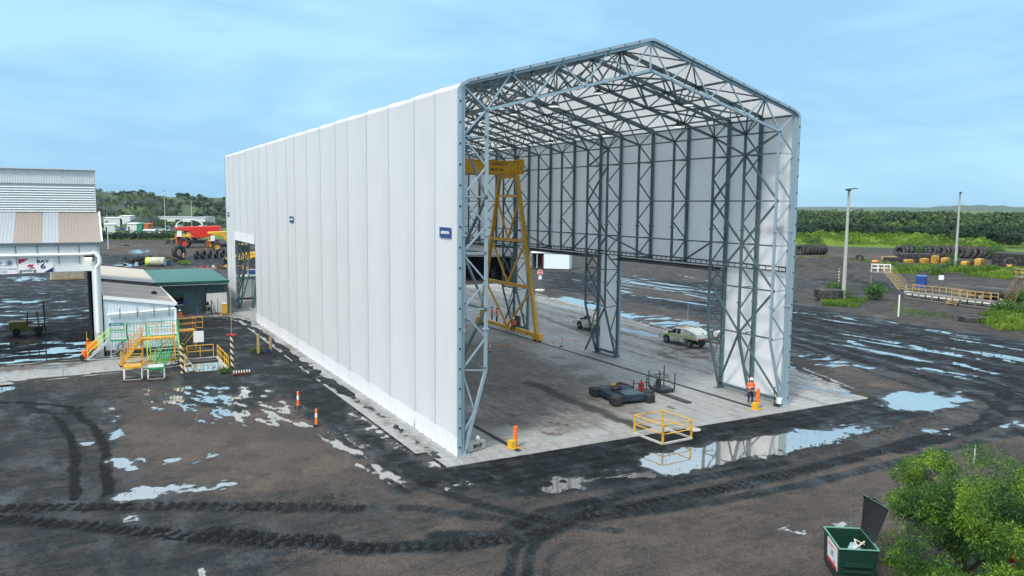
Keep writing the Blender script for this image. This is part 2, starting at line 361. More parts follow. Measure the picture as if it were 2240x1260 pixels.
    hollow([(1395, 1003), (1470, 985), (1560, 968), (1700, 945), (1800, 935), (1885, 932), (1830, 962), (1720, 984), (1600, 1002), (1500, 1034), (1440, 1034), (1405, 1018)], .13, .8, warp=.8)
    hollow([(1850, 925), (1925, 915), (1900, 935), (1800, 955)], .11, 1.2, .45, fx=.8, fy=1.5)
    hollow([(1925, 872), (1990, 853), (2098, 867), (2085, 882), (2005, 897), (1958, 895)], .13, .9)
    hollow([(1940, 850), (2080, 850), (2150, 872), (2000, 900)], .10, 1., .52)
    hollow([(320, 846), (560, 838), (648, 890), (560, 925), (430, 925), (330, 880)], .10, 1.2, .51, ang=.35, fx=2.1, fy=.9)
    hollow([(430, 900), (640, 890), (690, 935), (520, 930)], .10, .8, .55, ang=.25, fx=2.4, fy=.45)
    hollow([(255, 1085), (305, 1066), (385, 1060), (440, 1052), (430, 1062), (370, 1078), (318, 1093), (268, 1090)], .12, .55)
    hollow([(244, 1002), (278, 997), (302, 1025), (262, 1020)], .12, .5)
    hollow([(290, 1000), (440, 1000), (430, 1012), (320, 1008)], .1, .6, .5)
    hollow([(320, 1095), (400, 1080), (480, 1040), (560, 1045), (420, 1090)], .09, .8, .53, ang=.2, fx=.5, fy=1.8)
    hollow([(240, 945), (262, 935), (262, 952), (244, 958)], .11, .5)
    hollow([(225, 890), (270, 885), (275, 930), (235, 920)], .1, .8, .5)
    hollow([(170, 965), (200, 962), (200, 972), (172, 972)], .1, .5, .4)
    hollow([(440, 990), (480, 986), (480, 1008), (450, 1005)], .1, .6, .48)
    hollow([(683, 945), (730, 930), (800, 985), (860, 1020), (905, 1070), (870, 1065), (790, 1015), (740, 1000)], .10, .7, .50, ang=.12, fx=2.6, fy=.35)
    hollow([(770, 870), (905, 968), (985, 1018), (955, 1012), (850, 960), (760, 905)], .10, .8)
    hollow([(960, 1045), (1090, 1040), (1100, 1065), (970, 1070)], .09, 1., .5, fx=1.6)
    hollow([(1180, 1045), (1260, 1040), (1310, 1046), (1290, 1072), (1190, 1075)], .09, .7, .42)
    hollow([(1300, 1030), (1420, 1015), (1430, 1050), (1320, 1060)], .1, .8, .52, fx=.6, fy=1.8)
    hollow([(0, 838), (30, 835), (28, 850), (0, 856)], .1, .5)
    hollow([(1820, 1140), (1862, 1134), (1860, 1146), (1822, 1148)], .1, .5)
    hollow([(1710, 1150), (1760, 1148), (1760, 1160), (1715, 1160)], .1, .6)
    hollow([(270, 1125), (300, 1122), (302, 1135), (276, 1138)], .1, .5)
    hollow([(400, 1215), (520, 1230), (500, 1275), (380, 1260)], .09, .8, .55)
    hollow([(2020, 940), (2070, 930), (2150, 935), (2100, 950), (2050, 952)], .1, .7, .45)
    hollow([(2160, 925), (2240, 915), (2240, 940), (2180, 938)], .1, .8, .5)
    # workshop floor
    hollow([(-40, 650), (100, 640), (200, 660), (200, 700), (-40, 720)], .1, .8, .62, fx=.3, fy=.9)
    hollow([(-40, 750), (200, 738), (200, 775), (-40, 800)], .11, .8, .53, fx=.5, fy=1.2, seed=21)
    hollow([(20, 606), (90, 604), (110, 612), (40, 616)], .11, 1., .4)
    hollow([(-20, 660), (100, 652), (90, 668), (-20, 672)], .11, 1., .48, fx=.5)
    # haul road streaks
    for i, (x0, y0, x1, y1, wd) in enumerate(((1745, 682, 1790, 690, 1.6), (1825, 690, 1905, 703, 1.8), (1930, 700, 2000, 712, .9), (2010, 715, 2140, 738, .9), (1840, 728, 1940, 745, .8), (1940, 745, 2130, 782, 1.5), (1860, 745, 1890, 756, 1.5), (2060, 735, 2240, 765, 1.), (1900, 762, 2030, 790, 1.2), (2000, 800, 2130, 820, 1.), (1360, 612, 1480, 632, 1.4), (1420, 625, 1560, 655, 1.3), (1350, 640, 1440, 652, .9), (1250, 610, 1320, 622, .8), (1480, 600, 1560, 615, 1.), (1350, 598, 1400, 604, 1.1), (2080, 790, 2240, 830, .8), (2030, 748, 2240, 795, .7), (1500, 625, 1570, 640, 1.))):
        pts = PX((x0, y0), ((x0+x1)/2, (y0+y1)/2), (x1, y1)); k = near(pts, 4); d, t = seg_d(X[k]+(wx-X)[k]*.8, Y[k]+(wy-Y)[k]*.8, pts)
        wd *= .55; m = (1-sstep(wd*.2, wd*.9, d))*sstep(.42, .56, fbm(X[k]*.5+i, Y[k]*.8, 31, 3)); dep[k] = np.maximum(dep[k], m*.13)
    hollow([(1740, 676), (1850, 690), (2240, 752), (2300, 770), (2300, 860), (2150, 835), (1950, 790), (1840, 760), (1740, 735)], .112, 2., .62, ang=.04, fx=1.25, fy=.085, seed=33)
    hollow([(1340, 600), (1560, 628), (1560, 690), (1340, 640)], .11, 2., .58, ang=.04, fx=.9, fy=.09, seed=35)
    hollow([(1203, 652), (1240, 648), (1300, 660), (1330, 672), (1280, 678), (1230, 668)], .13, 1.2)
    hollow([(1340, 678), (1460, 690), (1560, 712), (1560, 722), (1450, 712), (1345, 690)], .11, 1., .43, fx=.4, fy=1.)
    hollow([(1745, 770), (1800, 775), (1930, 805), (1900, 812), (1780, 800)], .10, 1.2, .52, fx=.5)
    # left background
    hollow([(226, 577), (300, 572), (345, 575), (240, 588)], .12, 3., .42, fx=.2, fy=.3)
    hollow([(428, 583), (470, 578), (540, 580), (540, 586), (440, 588)], .13, 2.)
    hollow([(285, 547), (315, 545), (322, 552), (300, 554)], .13, 3.)
    hollow([(262, 535), (300, 535), (300, 538), (262, 538)], .13, 3.)
    hollow([(1010, 628), (1110, 632), (1100, 640), (1010, 636)], .12, 1.5, .45, fx=.4)
    # ---- banks and mounds
    def bank(pp, h, soft=6., seed=41):
        pts = PX(*pp); k = near(pts, soft*2); sd = poly_sd(X[k]+(wx-X)[k]*2, Y[k]+(wy-Y)[k]*2, pts); m = 1-sstep(-soft, soft*.3, sd)
        up[k] = np.maximum(up[k], m*h*(.35+1.3*fbm(X[k]*.45, Y[k]*.45, seed, 5))); return k, m
    bank([(1690, 573), (1900, 576), (1905, 590), (1700, 590)], 1.6, 6)
    bank([(1790, 600), (1890, 606), (1940, 618), (1880, 628), (1780, 622)], 1.2, 5)
    k, m = bank([(1680, 534), (1900, 538), (2090, 545), (2190, 556), (2200, 546), (2000, 536), (1750, 529)], 3.6, 9); grn[k] = np.maximum(grn[k], m)
    k, m = bank([(2030, 596), (2240, 612), (2300, 618), (2300, 597), (2100, 592)], .9, 4); grn[k] = np.maximum(grn[k], m)
    k, m = bank([(1930, 577), (2080, 588), (2060, 600), (1950, 595)], .5, 5); grn[k] = np.maximum(grn[k], m*.45)
    k, m = bank([(2130, 700), (2180, 680), (2300, 676), (2300, 728), (2180, 722)], .5, 2.5); grn[k] = np.maximum(grn[k], m)
    area([(1740, 568), (1800, 566), (1800, 570), (1740, 573)], .9, 4, grn)
    area([(1920, 1215), (2240, 1180), (2300, 1300), (1940, 1300)], .45, 1.5, grn)
    # scrub country beyond the yard
    far = np.hypot(X+17, Y+38); az_ = np.degrees(np.arctan2(X+17.5, Y+38))
    g = sstep(285, 330, far)*(az_ > 40)+sstep(400, 440, far)*(az_ <= 40)+sstep(250, 285, far)*(az_ < 18)*(az_ > -40)*.9*(far > 320); grn = np.maximum(grn, np.clip(g, 0, 1))
    up += sstep(330, 900, far)*.0
    # ---- relief
    gnd = -.042+.034*(fbm(X*.7, Y*.7, 1, 4)-.5)+.022*(fbm(X*2.6, Y*2.6, 2, 3)-.5)
    gnd = np.maximum(gnd, -.07)
    sd1 = poly_sd(X, Y, SLAB1); sd2 = poly_sd(X, Y, SLAB2); sd = np.minimum(sd1, sd2)
    edge = (fbm(X*.55, Y*.55, 6, 4)-.5)*1.5*((Y > 1.) | (X > 30)); edge2 = sd+edge
    rim = (1-sstep(.0, 1.6, edge2))*((Y > .2) | (X > 32.5)); gnd = gnd+rim*.075
    gnd = gnd-dep*(.30+1.35*fbm(X*1.6, Y*1.6, 61, 5))+sstep(.01, .06, dep)*.085*(fbm(X*3.1+Y*1.2, Y*3.1-X*1.2, 62, 4)-.5)+up
    gnd = np.where(edge2 < -.12, np.where((sd < -.12), -.3, gnd), gnd)
    gnd = np.where((edge2 < -.12) & (sd < .9) & (Y > -.2), np.minimum(gnd, -.06), gnd)
    wet = np.clip(dep/.055, 0, 1)
    r = [a.reshape(sh) for a in (gnd, dark, wet, grn)]; return r
GX, GY = np.meshgrid(gx, gy)
gz, gdark, gwet, ggrn = features(GX, GY)
# sump beside the access stands
PIT = [(-10.25, 29.6), (-7.35, 29.6), (-7.35, 35.2), (-10.25, 35.2)]
ksd = poly_sd(GX, GY, PIT); gz = np.where(ksd < 0, -.35, gz); gdark = np.where(ksd < .6, .9, gdark)

def soil_mat():
    m = bpy.data.materials.new('yard_soil'); m.use_nodes = True; t = m.node_tree; n = t.nodes; l = t.links; p = n['Principled BSDF']
    def at(nm): a = n.new('ShaderNodeAttribute'); a.attribute_name = nm; return a.outputs['Fac']
    tcn = n.new('ShaderNodeTexCoord')
    def noise(sc, det=6, r=.6, st=None, rz=0.):
        q = n.new('ShaderNodeTexNoise'); q.inputs['Scale'].default_value = sc; q.inputs['Detail'].default_value = det; q.inputs['Roughness'].default_value = r
        if st:
            mpn = n.new('ShaderNodeMapping'); mpn.inputs['Scale'].default_value = st; mpn.inputs['Rotation'].default_value = (0, 0, rz); l.new(tcn.outputs['Object'], mpn.inputs[0]); l.new(mpn.outputs[0], q.inputs['Vector'])
        else: l.new(tcn.outputs['Object'], q.inputs['Vector'])
        return q.outputs['Fac']
    def math_(op, a, b=None, c=None, cl=False):
        q = n.new('ShaderNodeMath'); q.operation = op; q.use_clamp = cl
        for i, v in enumerate((a, b, c)):
            if v is None: continue
            if isinstance(v, (int, float)): q.inputs[i].default_value = v
            else: l.new(v, q.inputs[i])
        return q.outputs[0]
    def mix(f, a, b):
        q = n.new('ShaderNodeMix'); q.data_type = 'RGBA'
        for s_, v in (('Factor', f), ('A', a), ('B', b)):
            if isinstance(v, tuple): q.inputs[s_].default_value = (*v, 1)
            elif isinstance(v, (int, float)): q.inputs[s_].default_value = v
            else: l.new(v, q.inputs[s_])
        return q.outputs['Result']
    def rng_(v, a, b, c=0., d=1.):
        q = n.new('ShaderNodeMapRange'); l.new(v, q.inputs['Value'])
        for i, k in zip((1, 2, 3, 4), (a, b, c, d)): q.inputs[i].default_value = k
        return q.outputs[0]
    n_big = noise(.16, 5); n_mid = noise(.9, 8, .65); n_fine = noise(9, 6, .7); n_grit = noise(34, 3, .6)
    n_vs = noise(14, 2, .5); n_st = noise(1., 7, .62, (.35, 1.9, 1), .12)
    f = math_('MULTIPLY_ADD', n_mid, .9, math_('SUBTRACT', at('dark'), .45)); f = math_('MULTIPLY_ADD', math_('SUBTRACT', n_st, .5), .9, f); f = math_('MULTIPLY_ADD', math_('SUBTRACT', n_fine, .5), .45, f)
    fk_ = rng_(f, .74, 1.12); f = rng_(f, .18, .66)
    brown = mix(rng_(n_big, .38, .62), (.052, .050, .050), (.100, .084, .073)); brown = mix(math_('MULTIPLY', rng_(noise(.23, 6, .6), .52, .68), .6), brown, (.165, .130, .102)); brown = mix(math_('MULTIPLY', rng_(noise(.42, 8, .68), .50, .62), .7), brown, (.034, .036, .038)); brown = mix(rng_(n_grit, .48, .78), brown, (.165, .148, .134)); brown = mix(rng_(n_fine, .48, .72), brown, (.040, .036, .036)); brown = mix(rng_(n_vs, .66, .76), brown, (.20, .185, .17))
    dk = mix(rng_(n_mid, .35, .65), (.009, .016, .020), (.026, .035, .040)); dk = mix(math_('MULTIPLY', rng_(noise(.33, 7, .7), .54, .66), .75), dk, (.055, .078, .095)); dk = mix(rng_(n_grit, .55, .85), dk, (.040, .047, .051)); dk = mix(rng_(n_fine, .48, .75), dk, (.004, .006, .008)); dk = mix(fk_, dk, (.0010, .0016, .002))
    col = mix(f, brown, dk)
    wetf = at('wet'); col = mix(math_('MULTIPLY', wetf, .72), col, (.014, .018, .020))
    # green cover
    gr = mix(n_mid, (.045, .085, .018), (.17, .27, .02)); gr = mix(rng_(n_big, .4, .6), gr, (.09, .15, .03)); far = noise(.012, 5, .6); gr = mix(rng_(far, .45, .6), gr, (.05, .09, .04))
    gf = rng_(math_('ADD', at('grn'), math_('MULTIPLY', math_('SUBTRACT', n_mid, .5), .9)), .35, .6)
    col = mix(gf, col, gr)
    l.new(col, p.inputs['Base Color'])
    ro = math_('SUBTRACT', rng_(f, 0, 1, .9, .68), math_('MULTIPLY', wetf, .38)); ro = math_('ADD', ro, math_('MULTIPLY', math_('SUBTRACT', n_mid, .5), .35)); shn = math_('MULTIPLY', rng_(noise(.55, 7, .65, (1, .55, 1), .3), .50, .64), math_('MAXIMUM', math_('MULTIPLY', f, .8), wetf)); shn = math_('MULTIPLY', shn, math_('SUBTRACT', 1., fk_)); ro = math_('MAXIMUM', math_('MULTIPLY_ADD', shn, -.42, ro), .16); l.new(ro, p.inputs['Roughness'])
    l.new(math_('MULTIPLY_ADD', shn, .40, math_('MULTIPLY_ADD', wetf, .30, .12)), p.inputs['Specular IOR Level'])
    hb = math_('ADD', math_('MULTIPLY', n_fine, .7), math_('MULTIPLY', n_grit, .3)); hb = math_('MULTIPLY_ADD', n_mid, 1.2, hb)
    b = n.new('ShaderNodeBump'); b.inputs['Strength'].default_value = 1.; b.inputs['Distance'].default_value = .11; l.new(hb, b.inputs['Height']); l.new(b.outputs[0], p.inputs['Normal'])
    return m, (noise, math_, mix, rng_, at)
SOIL, _ = soil_mat()
ground = tag(grid_mesh('ground', gx, gy, gz, dict(dark=gdark, wet=gwet, grn=ggrn), SOIL), kind='structure')

# ---- rain water lying in every hollow, one level sheet
def water_mat():
    m = bpy.data.materials.new('muddy_water'); m.use_nodes = True; t = m.node_tree; n = t.nodes; l = t.links; p = n['Principled BSDF']
    p.inputs['Base Color'].default_value = (.20, .20, .20, 1); p.inputs['Roughness'].default_value = .035; p.inputs['IOR'].default_value = 1.5
    g = n.new('ShaderNodeBsdfGlossy'); g.inputs['Color'].default_value = (1, .95, .88, 1); g.inputs['Roughness'].default_value = .02
    mx = n.new('ShaderNodeMixShader'); lw_ = n.new('ShaderNodeLayerWeight'); lw_.inputs[0].default_value = .5; fr_ = n.new('ShaderNodeMapRange'); fr_.inputs[1].default_value = .50; fr_.inputs[2].default_value = .86; fr_.inputs[3].default_value = .04; fr_.inputs[4].default_value = .85; l.new(lw_.outputs['Facing'], fr_.inputs[0]); l.new(fr_.outputs[0], mx.inputs[0]); l.new(p.outputs[0], mx.inputs[1]); l.new(g.outputs[0], mx.inputs[2]); at_ = n.new('ShaderNodeAttribute'); at_.attribute_name = 'depth'; ne = n.new('ShaderNodeTexNoise'); ne.inputs['Scale'].default_value = 7; ne.inputs['Detail'].default_value = 5
    md_ = n.new('ShaderNodeMath'); md_.operation = 'MULTIPLY_ADD'; l.new(ne.outputs['Fac'], md_.inputs[0]); md_.inputs[1].default_value = .022; l.new(at_.outputs['Fac'], md_.inputs[2]); mr_ = n.new('ShaderNodeMapRange'); mr_.inputs[1].default_value = .008; mr_.inputs[2].default_value = .030; l.new(md_.outputs[0], mr_.inputs[0])
    tp = n.new('ShaderNodeBsdfTransparent'); m3 = n.new('ShaderNodeMixShader'); l.new(mr_.outputs[0], m3.inputs[0]); l.new(tp.outputs[0], m3.inputs[1]); l.new(mx.outputs[0], m3.inputs[2]); l.new(m3.outputs[0], n['Material Output'].inputs['Surface'])
    nz = n.new('ShaderNodeTexNoise'); nz.inputs['Scale'].default_value = 1.4; nz.inputs['Detail'].default_value = 3
    tcn = n.new('ShaderNodeTexCoord'); l.new(tcn.outputs['Object'], nz.inputs['Vector'])
    b = n.new('ShaderNodeBump'); b.inputs['Strength'].default_value = .05; b.inputs['Distance'].default_value = .05; l.new(nz.outputs['Fac'], b.inputs['Height']); l.new(b.outputs[0], p.inputs['Normal']); l.new(b.outputs[0], g.inputs['Normal'])
    return m
WATER = water_mat()
wdep = -.091-gz; kk = (GX > -75) & (GX < 150) & (GY < 300)
mxd = np.maximum(np.maximum(wdep[:-1, :-1], wdep[1:, 1:]), np.maximum(wdep[1:, :-1], wdep[:-1, 1:])); ssl = np.minimum(poly_sd(GX, GY, SLAB1), poly_sd(GX, GY, SLAB2))
keepw = (mxd > -.004) & kk[:-1, :-1] & (ssl[:-1, :-1] > -.9)
tag(grid_mesh('puddle_water', gx, gy, np.full(GX.shape, -.091), dict(depth=np.clip(wdep, -.2, .2)), WATER, keepw), kind='structure')

# ---- concrete slab under the shelter and the apron of the workshop
sx = axis([(-75, -12, .8), (-12, 47, .3)]); sy = axis([(-1.2, 40, .25), (40, 84, .5)]); sy = np.array(sorted(set(sy.tolist())))
SX, SY = np.meshgrid(sx, sy)
ssd = np.minimum(poly_sd(SX, SY, SLAB1), poly_sd(SX, SY, SLAB2))
sdark = np.full(SX.shape, .12); swet = np.zeros(SX.shape)
def s_area(pp, val, soft=1.5, arr=None, world=False, thr=None, fx=1., fy=1., ang=0.):
    global sdark, swet
    pts = pp if world else PX(*pp); a = sdark if arr is None else arr
    X2 = SX+(fbm(SX*.6, SY*.6, 3, 3)-.5)*soft*2; Y2 = SY+(fbm(SX*.6, SY*.6, 8, 3)-.5)*soft*2
    m = 1-sstep(-soft*.6, soft*.6, poly_sd(X2, Y2, pts))
    if thr: ca, sa = math.cos(ang), math.sin(ang); m = m*sstep(thr-.06, thr+.06, fbm((SX*ca+SY*sa)*fx, (-SX*sa+SY*ca)*fy, 12, 4))
    a[:] = a*(1-m)+val*m
def s_stroke(pp, wd, val, arr=None, warp=.3, world=False, amt=1.):
    pts = pp if world else PX(*pp); a = sdark if arr is None else arr
    d, t = seg_d(SX+(fbm(SX*.8, SY*.8, 3, 3)-.5)*warp*2, SY+(fbm(SX*.8, SY*.8, 8, 3)-.5)*warp*2, pts); m = amt*(1-sstep(wd*.25, wd*.75, d)); a[:] = a*(1-m)+val*m
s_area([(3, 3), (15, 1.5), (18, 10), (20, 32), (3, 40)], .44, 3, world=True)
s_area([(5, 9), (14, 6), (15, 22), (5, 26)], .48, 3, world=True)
s_stroke([(1155, 838), (1195, 850), (1250, 880), (1330, 905), (1400, 935)], .9, .98, warp=.5)
s_stroke([(1010, 838), (1100, 848), (1135, 850)], .5, .7, warp=.5, amt=.6)
s_area([(26, 2), (32, -1), (38, 24), (42, 50), (45, 80), (27, 80), (26.5, 20)], .30, 2, world=True)
for i in range(9):
    xo = 26+i*1.5; s_stroke([(xo, -1), (xo+1.5, 15), (xo+4.5, 45), (xo+6.5, 75)], .45, .62 if i % 2 else .05, world=True, warp=.6, amt=.6)
for q in ([(1240, 690), (1420, 745), (1560, 790)], [(1200, 700), (1350, 760), (1560, 820)], [(1360, 700), (1600, 770)], [(1730, 805), (1930, 848)], [(1730, 820), (1900, 860)], [(1180, 690), (1300, 735)], [(1440, 775), (1570, 770)]): s_stroke(q, .35, .8, amt=.6)
s_area([(1430, 765), (1560, 760), (1575, 785), (1450, 785)], .75, .8, thr=.5)
for q in ([(1480, 940), (1500, 938)], [(1190, 945), (1215, 950)], [(1180, 905), (1195, 908)], [(1465, 890), (1480, 894)], [(1205, 925), (1240, 930)], [(1110, 905), (1130, 908)]): s_stroke(q, .35, .8)
# water films on the slab
s_area([(1740, 825), (1850, 842), (1935, 858), (1890, 872), (1800, 862), (1735, 840)], 1., .6, swet, thr=.5, fx=.5, fy=1.4)
for q in ([(1730, 800), (1800, 815), (1900, 838)], [(1350, 690), (1420, 705), (1565, 738)], [(1210, 668), (1330, 690)], [(1340, 715), (1440, 735)], [(1850, 850), (1935, 858)], [(1760, 845), (1850, 862)]): s_stroke(q, .9, 1., swet, warp=.8)
s_area([(-75, 30.5), (-19, 35.4), (-16.5, 37.5), (-75, 37.3)], 1., 1., swet, world=True, thr=.55, fx=.4, fy=1.2)
s_area([(-75, 33.5), (-19, 36), (-16.5, 38.5), (-75, 38.3)], .55, 1., None, world=True)
s_area([(-12, 59), (-1, 59), (-1, 66), (-12, 66)], .38, 1.5, None, world=True)
s_area([(530, 690), (620, 742), (700, 800), (660, 800), (560, 730)], .5, .6, None, thr=.5, fx=.6, fy=2., ang=.3)
s_area([(700, 810), (960, 990), (940, 1000), (680, 815)], .4, .5, None, thr=.5)
def slab_mat():
    m = bpy.data.materials.new('slab_concrete'); m.use_nodes = True; t = m.node_tree; n = t.nodes; l = t.links; p = n['Principled BSDF']
    tcn = n.new('ShaderNodeTexCoord')
    def at(nm): a = n.new('ShaderNodeAttribute'); a.attribute_name = nm; return a.outputs['Fac']
    def nz(sc, det=6, r=.62, st=None):
        q = n.new('ShaderNodeTexNoise'); q.inputs['Scale'].default_value = sc; q.inputs['Detail'].default_value = det; q.inputs['Roughness'].default_value = r; v = tcn.outputs['Object']
        if st: mpn = n.new('ShaderNodeMapping'); mpn.inputs['Scale'].default_value = st; l.new(v, mpn.inputs[0]); v = mpn.outputs[0]
        l.new(v, q.inputs['Vector']); return q.outputs['Fac']
    def mm(op, a, b=None, c=None, cl=False):
        q = n.new('ShaderNodeMath'); q.operation = op; q.use_clamp = cl
        for i, v in enumerate((a, b, c)):
            if v is None: continue
            if isinstance(v, (int, float)): q.inputs[i].default_value = v
            else: l.new(v, q.inputs[i])
        return q.outputs[0]
    def mix(f, a, b):
        q = n.new('ShaderNodeMix'); q.data_type = 'RGBA'
        for s_, v in (('Factor', f), ('A', a), ('B', b)):
            if isinstance(v, tuple): q.inputs[s_].default_value = (*v, 1)
            elif isinstance(v, (int, float)): q.inputs[s_].default_value = v
            else: l.new(v, q.inputs[s_])
        return q.outputs['Result']
    a = nz(.35, 7, .66); b = nz(2.2, 8, .7); c = nz(1., 7, .65, (2.2, .28, 1))
    f = mm('ADD', at('dark'), mm('MULTIPLY', mm('SUBTRACT', b, .5), .75)); f = mm('ADD', f, mm('MULTIPLY', mm('SUBTRACT', c, .5), .75)); f = mm('ADD', f, mm('MULTIPLY', mm('SUBTRACT', a, .45), .45), None, True)
    cr = n.new('ShaderNodeValToRGB'); l.new(f, cr.inputs[0]); e = cr.color_ramp.elements
    e[0].position = 0; e[0].color = (.315, .335, .34, 1); e[1].position = 1; e[1].color = (.035, .04, .042, 1)
    k = e.new(.25); k.color = (.235, .248, .25, 1); k = e.new(.5); k.color = (.140, .132, .122, 1); k = e.new(.75); k.color = (.066, .059, .053, 1)
    sp = n.new('ShaderNodeSeparateXYZ'); l.new(tcn.outputs['Object'], sp.inputs[0]); col = cr.outputs[0]
    for o_, per in (('X', 6.25), ('Y', 7.4)):
        q = mm('MODULO', mm('ADD', sp.outputs[o_], per*20+.4), per); q = mm('LESS_THAN', q, .035); col = mix(mm('MULTIPLY', q, .7), col, (.08, .08, .08))
    wt = mm('MULTIPLY', at('wet'), 1.0); wf = mm('GREATER_THAN', mm('ADD', wt, mm('MULTIPLY', mm('SUBTRACT', b, .5), .9)), .62)
    col = mix(mm('MULTIPLY', wf, .5), col, (.30, .30, .29)); l.new(col, p.inputs['Base Color'])
    ro = mm('MULTIPLY_ADD', wf, -.62, mm('MULTIPLY_ADD', b, .35, .50)); l.new(mm('MAXIMUM', ro, .04), p.inputs['Roughness'])
    l.new(mm('MULTIPLY_ADD', wf, .55, .35), p.inputs['Specular IOR Level']); l.new(mm('MULTIPLY', wf, .55), p.inputs['Metallic'])
    bp = n.new('ShaderNodeBump'); l.new(mm('MULTIPLY_ADD', wf, -.18, .2), bp.inputs['Strength']); bp.inputs['Distance'].default_value = .03; l.new(b, bp.inputs['Height']); l.new(bp.outputs[0], p.inputs['Normal'])
    return m
SLABM = slab_mat()
kq = lambda a: (a[:-1, :-1]+a[1:, 1:])/2
keep = (kq(ssd) < .9) & (kq(SX) < 46.2)
keep &= ~((kq(SY) < 1.5) & (kq(SX) < -1.2)) & ~((kq(SY) < .5) & (kq(SX) > 31.9))
slab = tag(grid_mesh('concrete_slab', sx, sy, np.zeros(SX.shape), dict(dark=sdark, wet=swet), SLABM, keep), kind='structure')
eb = MB(); eb.box((15.35, -1.215, -.06), (33.1, .03, .112)); tag(eb.build('slab_kerb', CONC), kind='structure')
# ================================================================ FABRIC SHELTER
NB, WB = 3.0915, 4.4122
FY = [0.]
for b_ in 'nnwwwnwwwnwwwnwwwnn': FY.append(FY[-1]+(NB if b_ == 'n' else WB))
BAY = 'nnwwwnwwwnwwwnwwwnn'
SW, SH, SA = 25.0, 19.96, 23.36
def membrane():
    m = bpy.data.materials.new('coated_fabric'); m.use_nodes = True; t = m.node_tree; n = t.nodes; l = t.links; p = n['Principled BSDF']
    tcn = n.new('ShaderNodeTexCoord'); nz = n.new('ShaderNodeTexNoise'); nz.inputs['Scale'].default_value = .35; nz.inputs['Detail'].default_value = 5; l.new(tcn.outputs['Object'], nz.inputs['Vector'])
    mpn = n.new('ShaderNodeMapping'); mpn.inputs['Scale'].default_value = (3, 3, .25); l.new(tcn.outputs['Object'], mpn.inputs[0])
    n2 = n.new('ShaderNodeTexNoise'); n2.inputs['Scale'].default_value = 1.2; n2.inputs['Detail'].default_value = 6; l.new(mpn.outputs[0], n2.inputs['Vector'])
    ad = n.new('ShaderNodeMath'); ad.operation = 'ADD'; l.new(nz.outputs['Fac'], ad.inputs[0]); l.new(n2.outputs['Fac'], ad.inputs[1])
    mr = n.new('ShaderNodeMapRange'); mr.inputs[1].default_value = .7; mr.inputs[2].default_value = 1.3; l.new(ad.outputs[0], mr.inputs[0])
    mx = n.new('ShaderNodeMix'); mx.data_type = 'RGBA'; l.new(mr.outputs[0], mx.inputs['Factor']); mx.inputs['A'].default_value = (.81, .84, .87, 1); mx.inputs['B'].default_value = (.88, .90, .93, 1)
    l.new(mx.outputs['Result'], p.inputs['Base Color']); p.inputs['Roughness'].default_value = .42
    tr = n.new('ShaderNodeBsdfTranslucent'); tr.inputs['Color'].default_value = (.84, .86, .87, 1)
    ms_ = n.new('ShaderNodeMixShader'); ms_.inputs[0].default_value = .34; l.new(p.outputs[0], ms_.inputs[1]); l.new(tr.outputs[0], ms_.inputs[2]); l.new(ms_.outputs[0], n['Material Output'].inputs['Surface'])
    b = n.new('ShaderNodeBump'); b.inputs['Strength'].default_value = .22; b.inputs['Distance'].default_value = .15; l.new(n2.outputs['Fac'], b.inputs['Height']); l.new(b.outputs[0], p.inputs['Normal'])
    return m
FAB = membrane()
SKIRT = M('skirt_fabric', (.70, .73, .77), .5, 0, .05, 1.5)
SEAM = M('keder_track', (.42, .48, .56), .45, .3, .1, 3)
SIGNB = M('sign_blue', (.010, .055, .20), .4, 0, .05, 3)
LETW = M('white_lettering', (.82, .84, .86), .5, 0, .02, 3)
sh = thing('fabric_shelter', 'huge white fabric shelter with an open gable end and lattice steel portal frames', 'shelter')
def patch(name, fn, nu, nv, parent, mat, both=False):
    """a tensioned fabric panel: fn(u, v) -> point"""
    b = MB(); vs = [fn(i/nu, j/nv) for j in range(nv+1) for i in range(nu+1)]
    fs = [(j*(nu+1)+i, j*(nu+1)+i+1, (j+1)*(nu+1)+i+1, (j+1)*(nu+1)+i) for j in range(nv) for i in range(nu)]
    b.add(vs, fs); return b.build(name, mat, parent, smooth=True)
def roofz(x): return SH+(SA-SH)*(1-abs(x-SW/2)/(SW/2))
RAKE = math.hypot(SW/2, SA-SH)
LOPEN = (55.17, 68.41)      # low opening in the left wall
ROPEN = [(6.18, 19.42), (22.51, 35.75), (38.84, 52.08), (55.17, 68.41)]
def is_open(a, b, ops): return any(a >= o0-.1 and b <= o1+.1 for o0, o1 in ops)
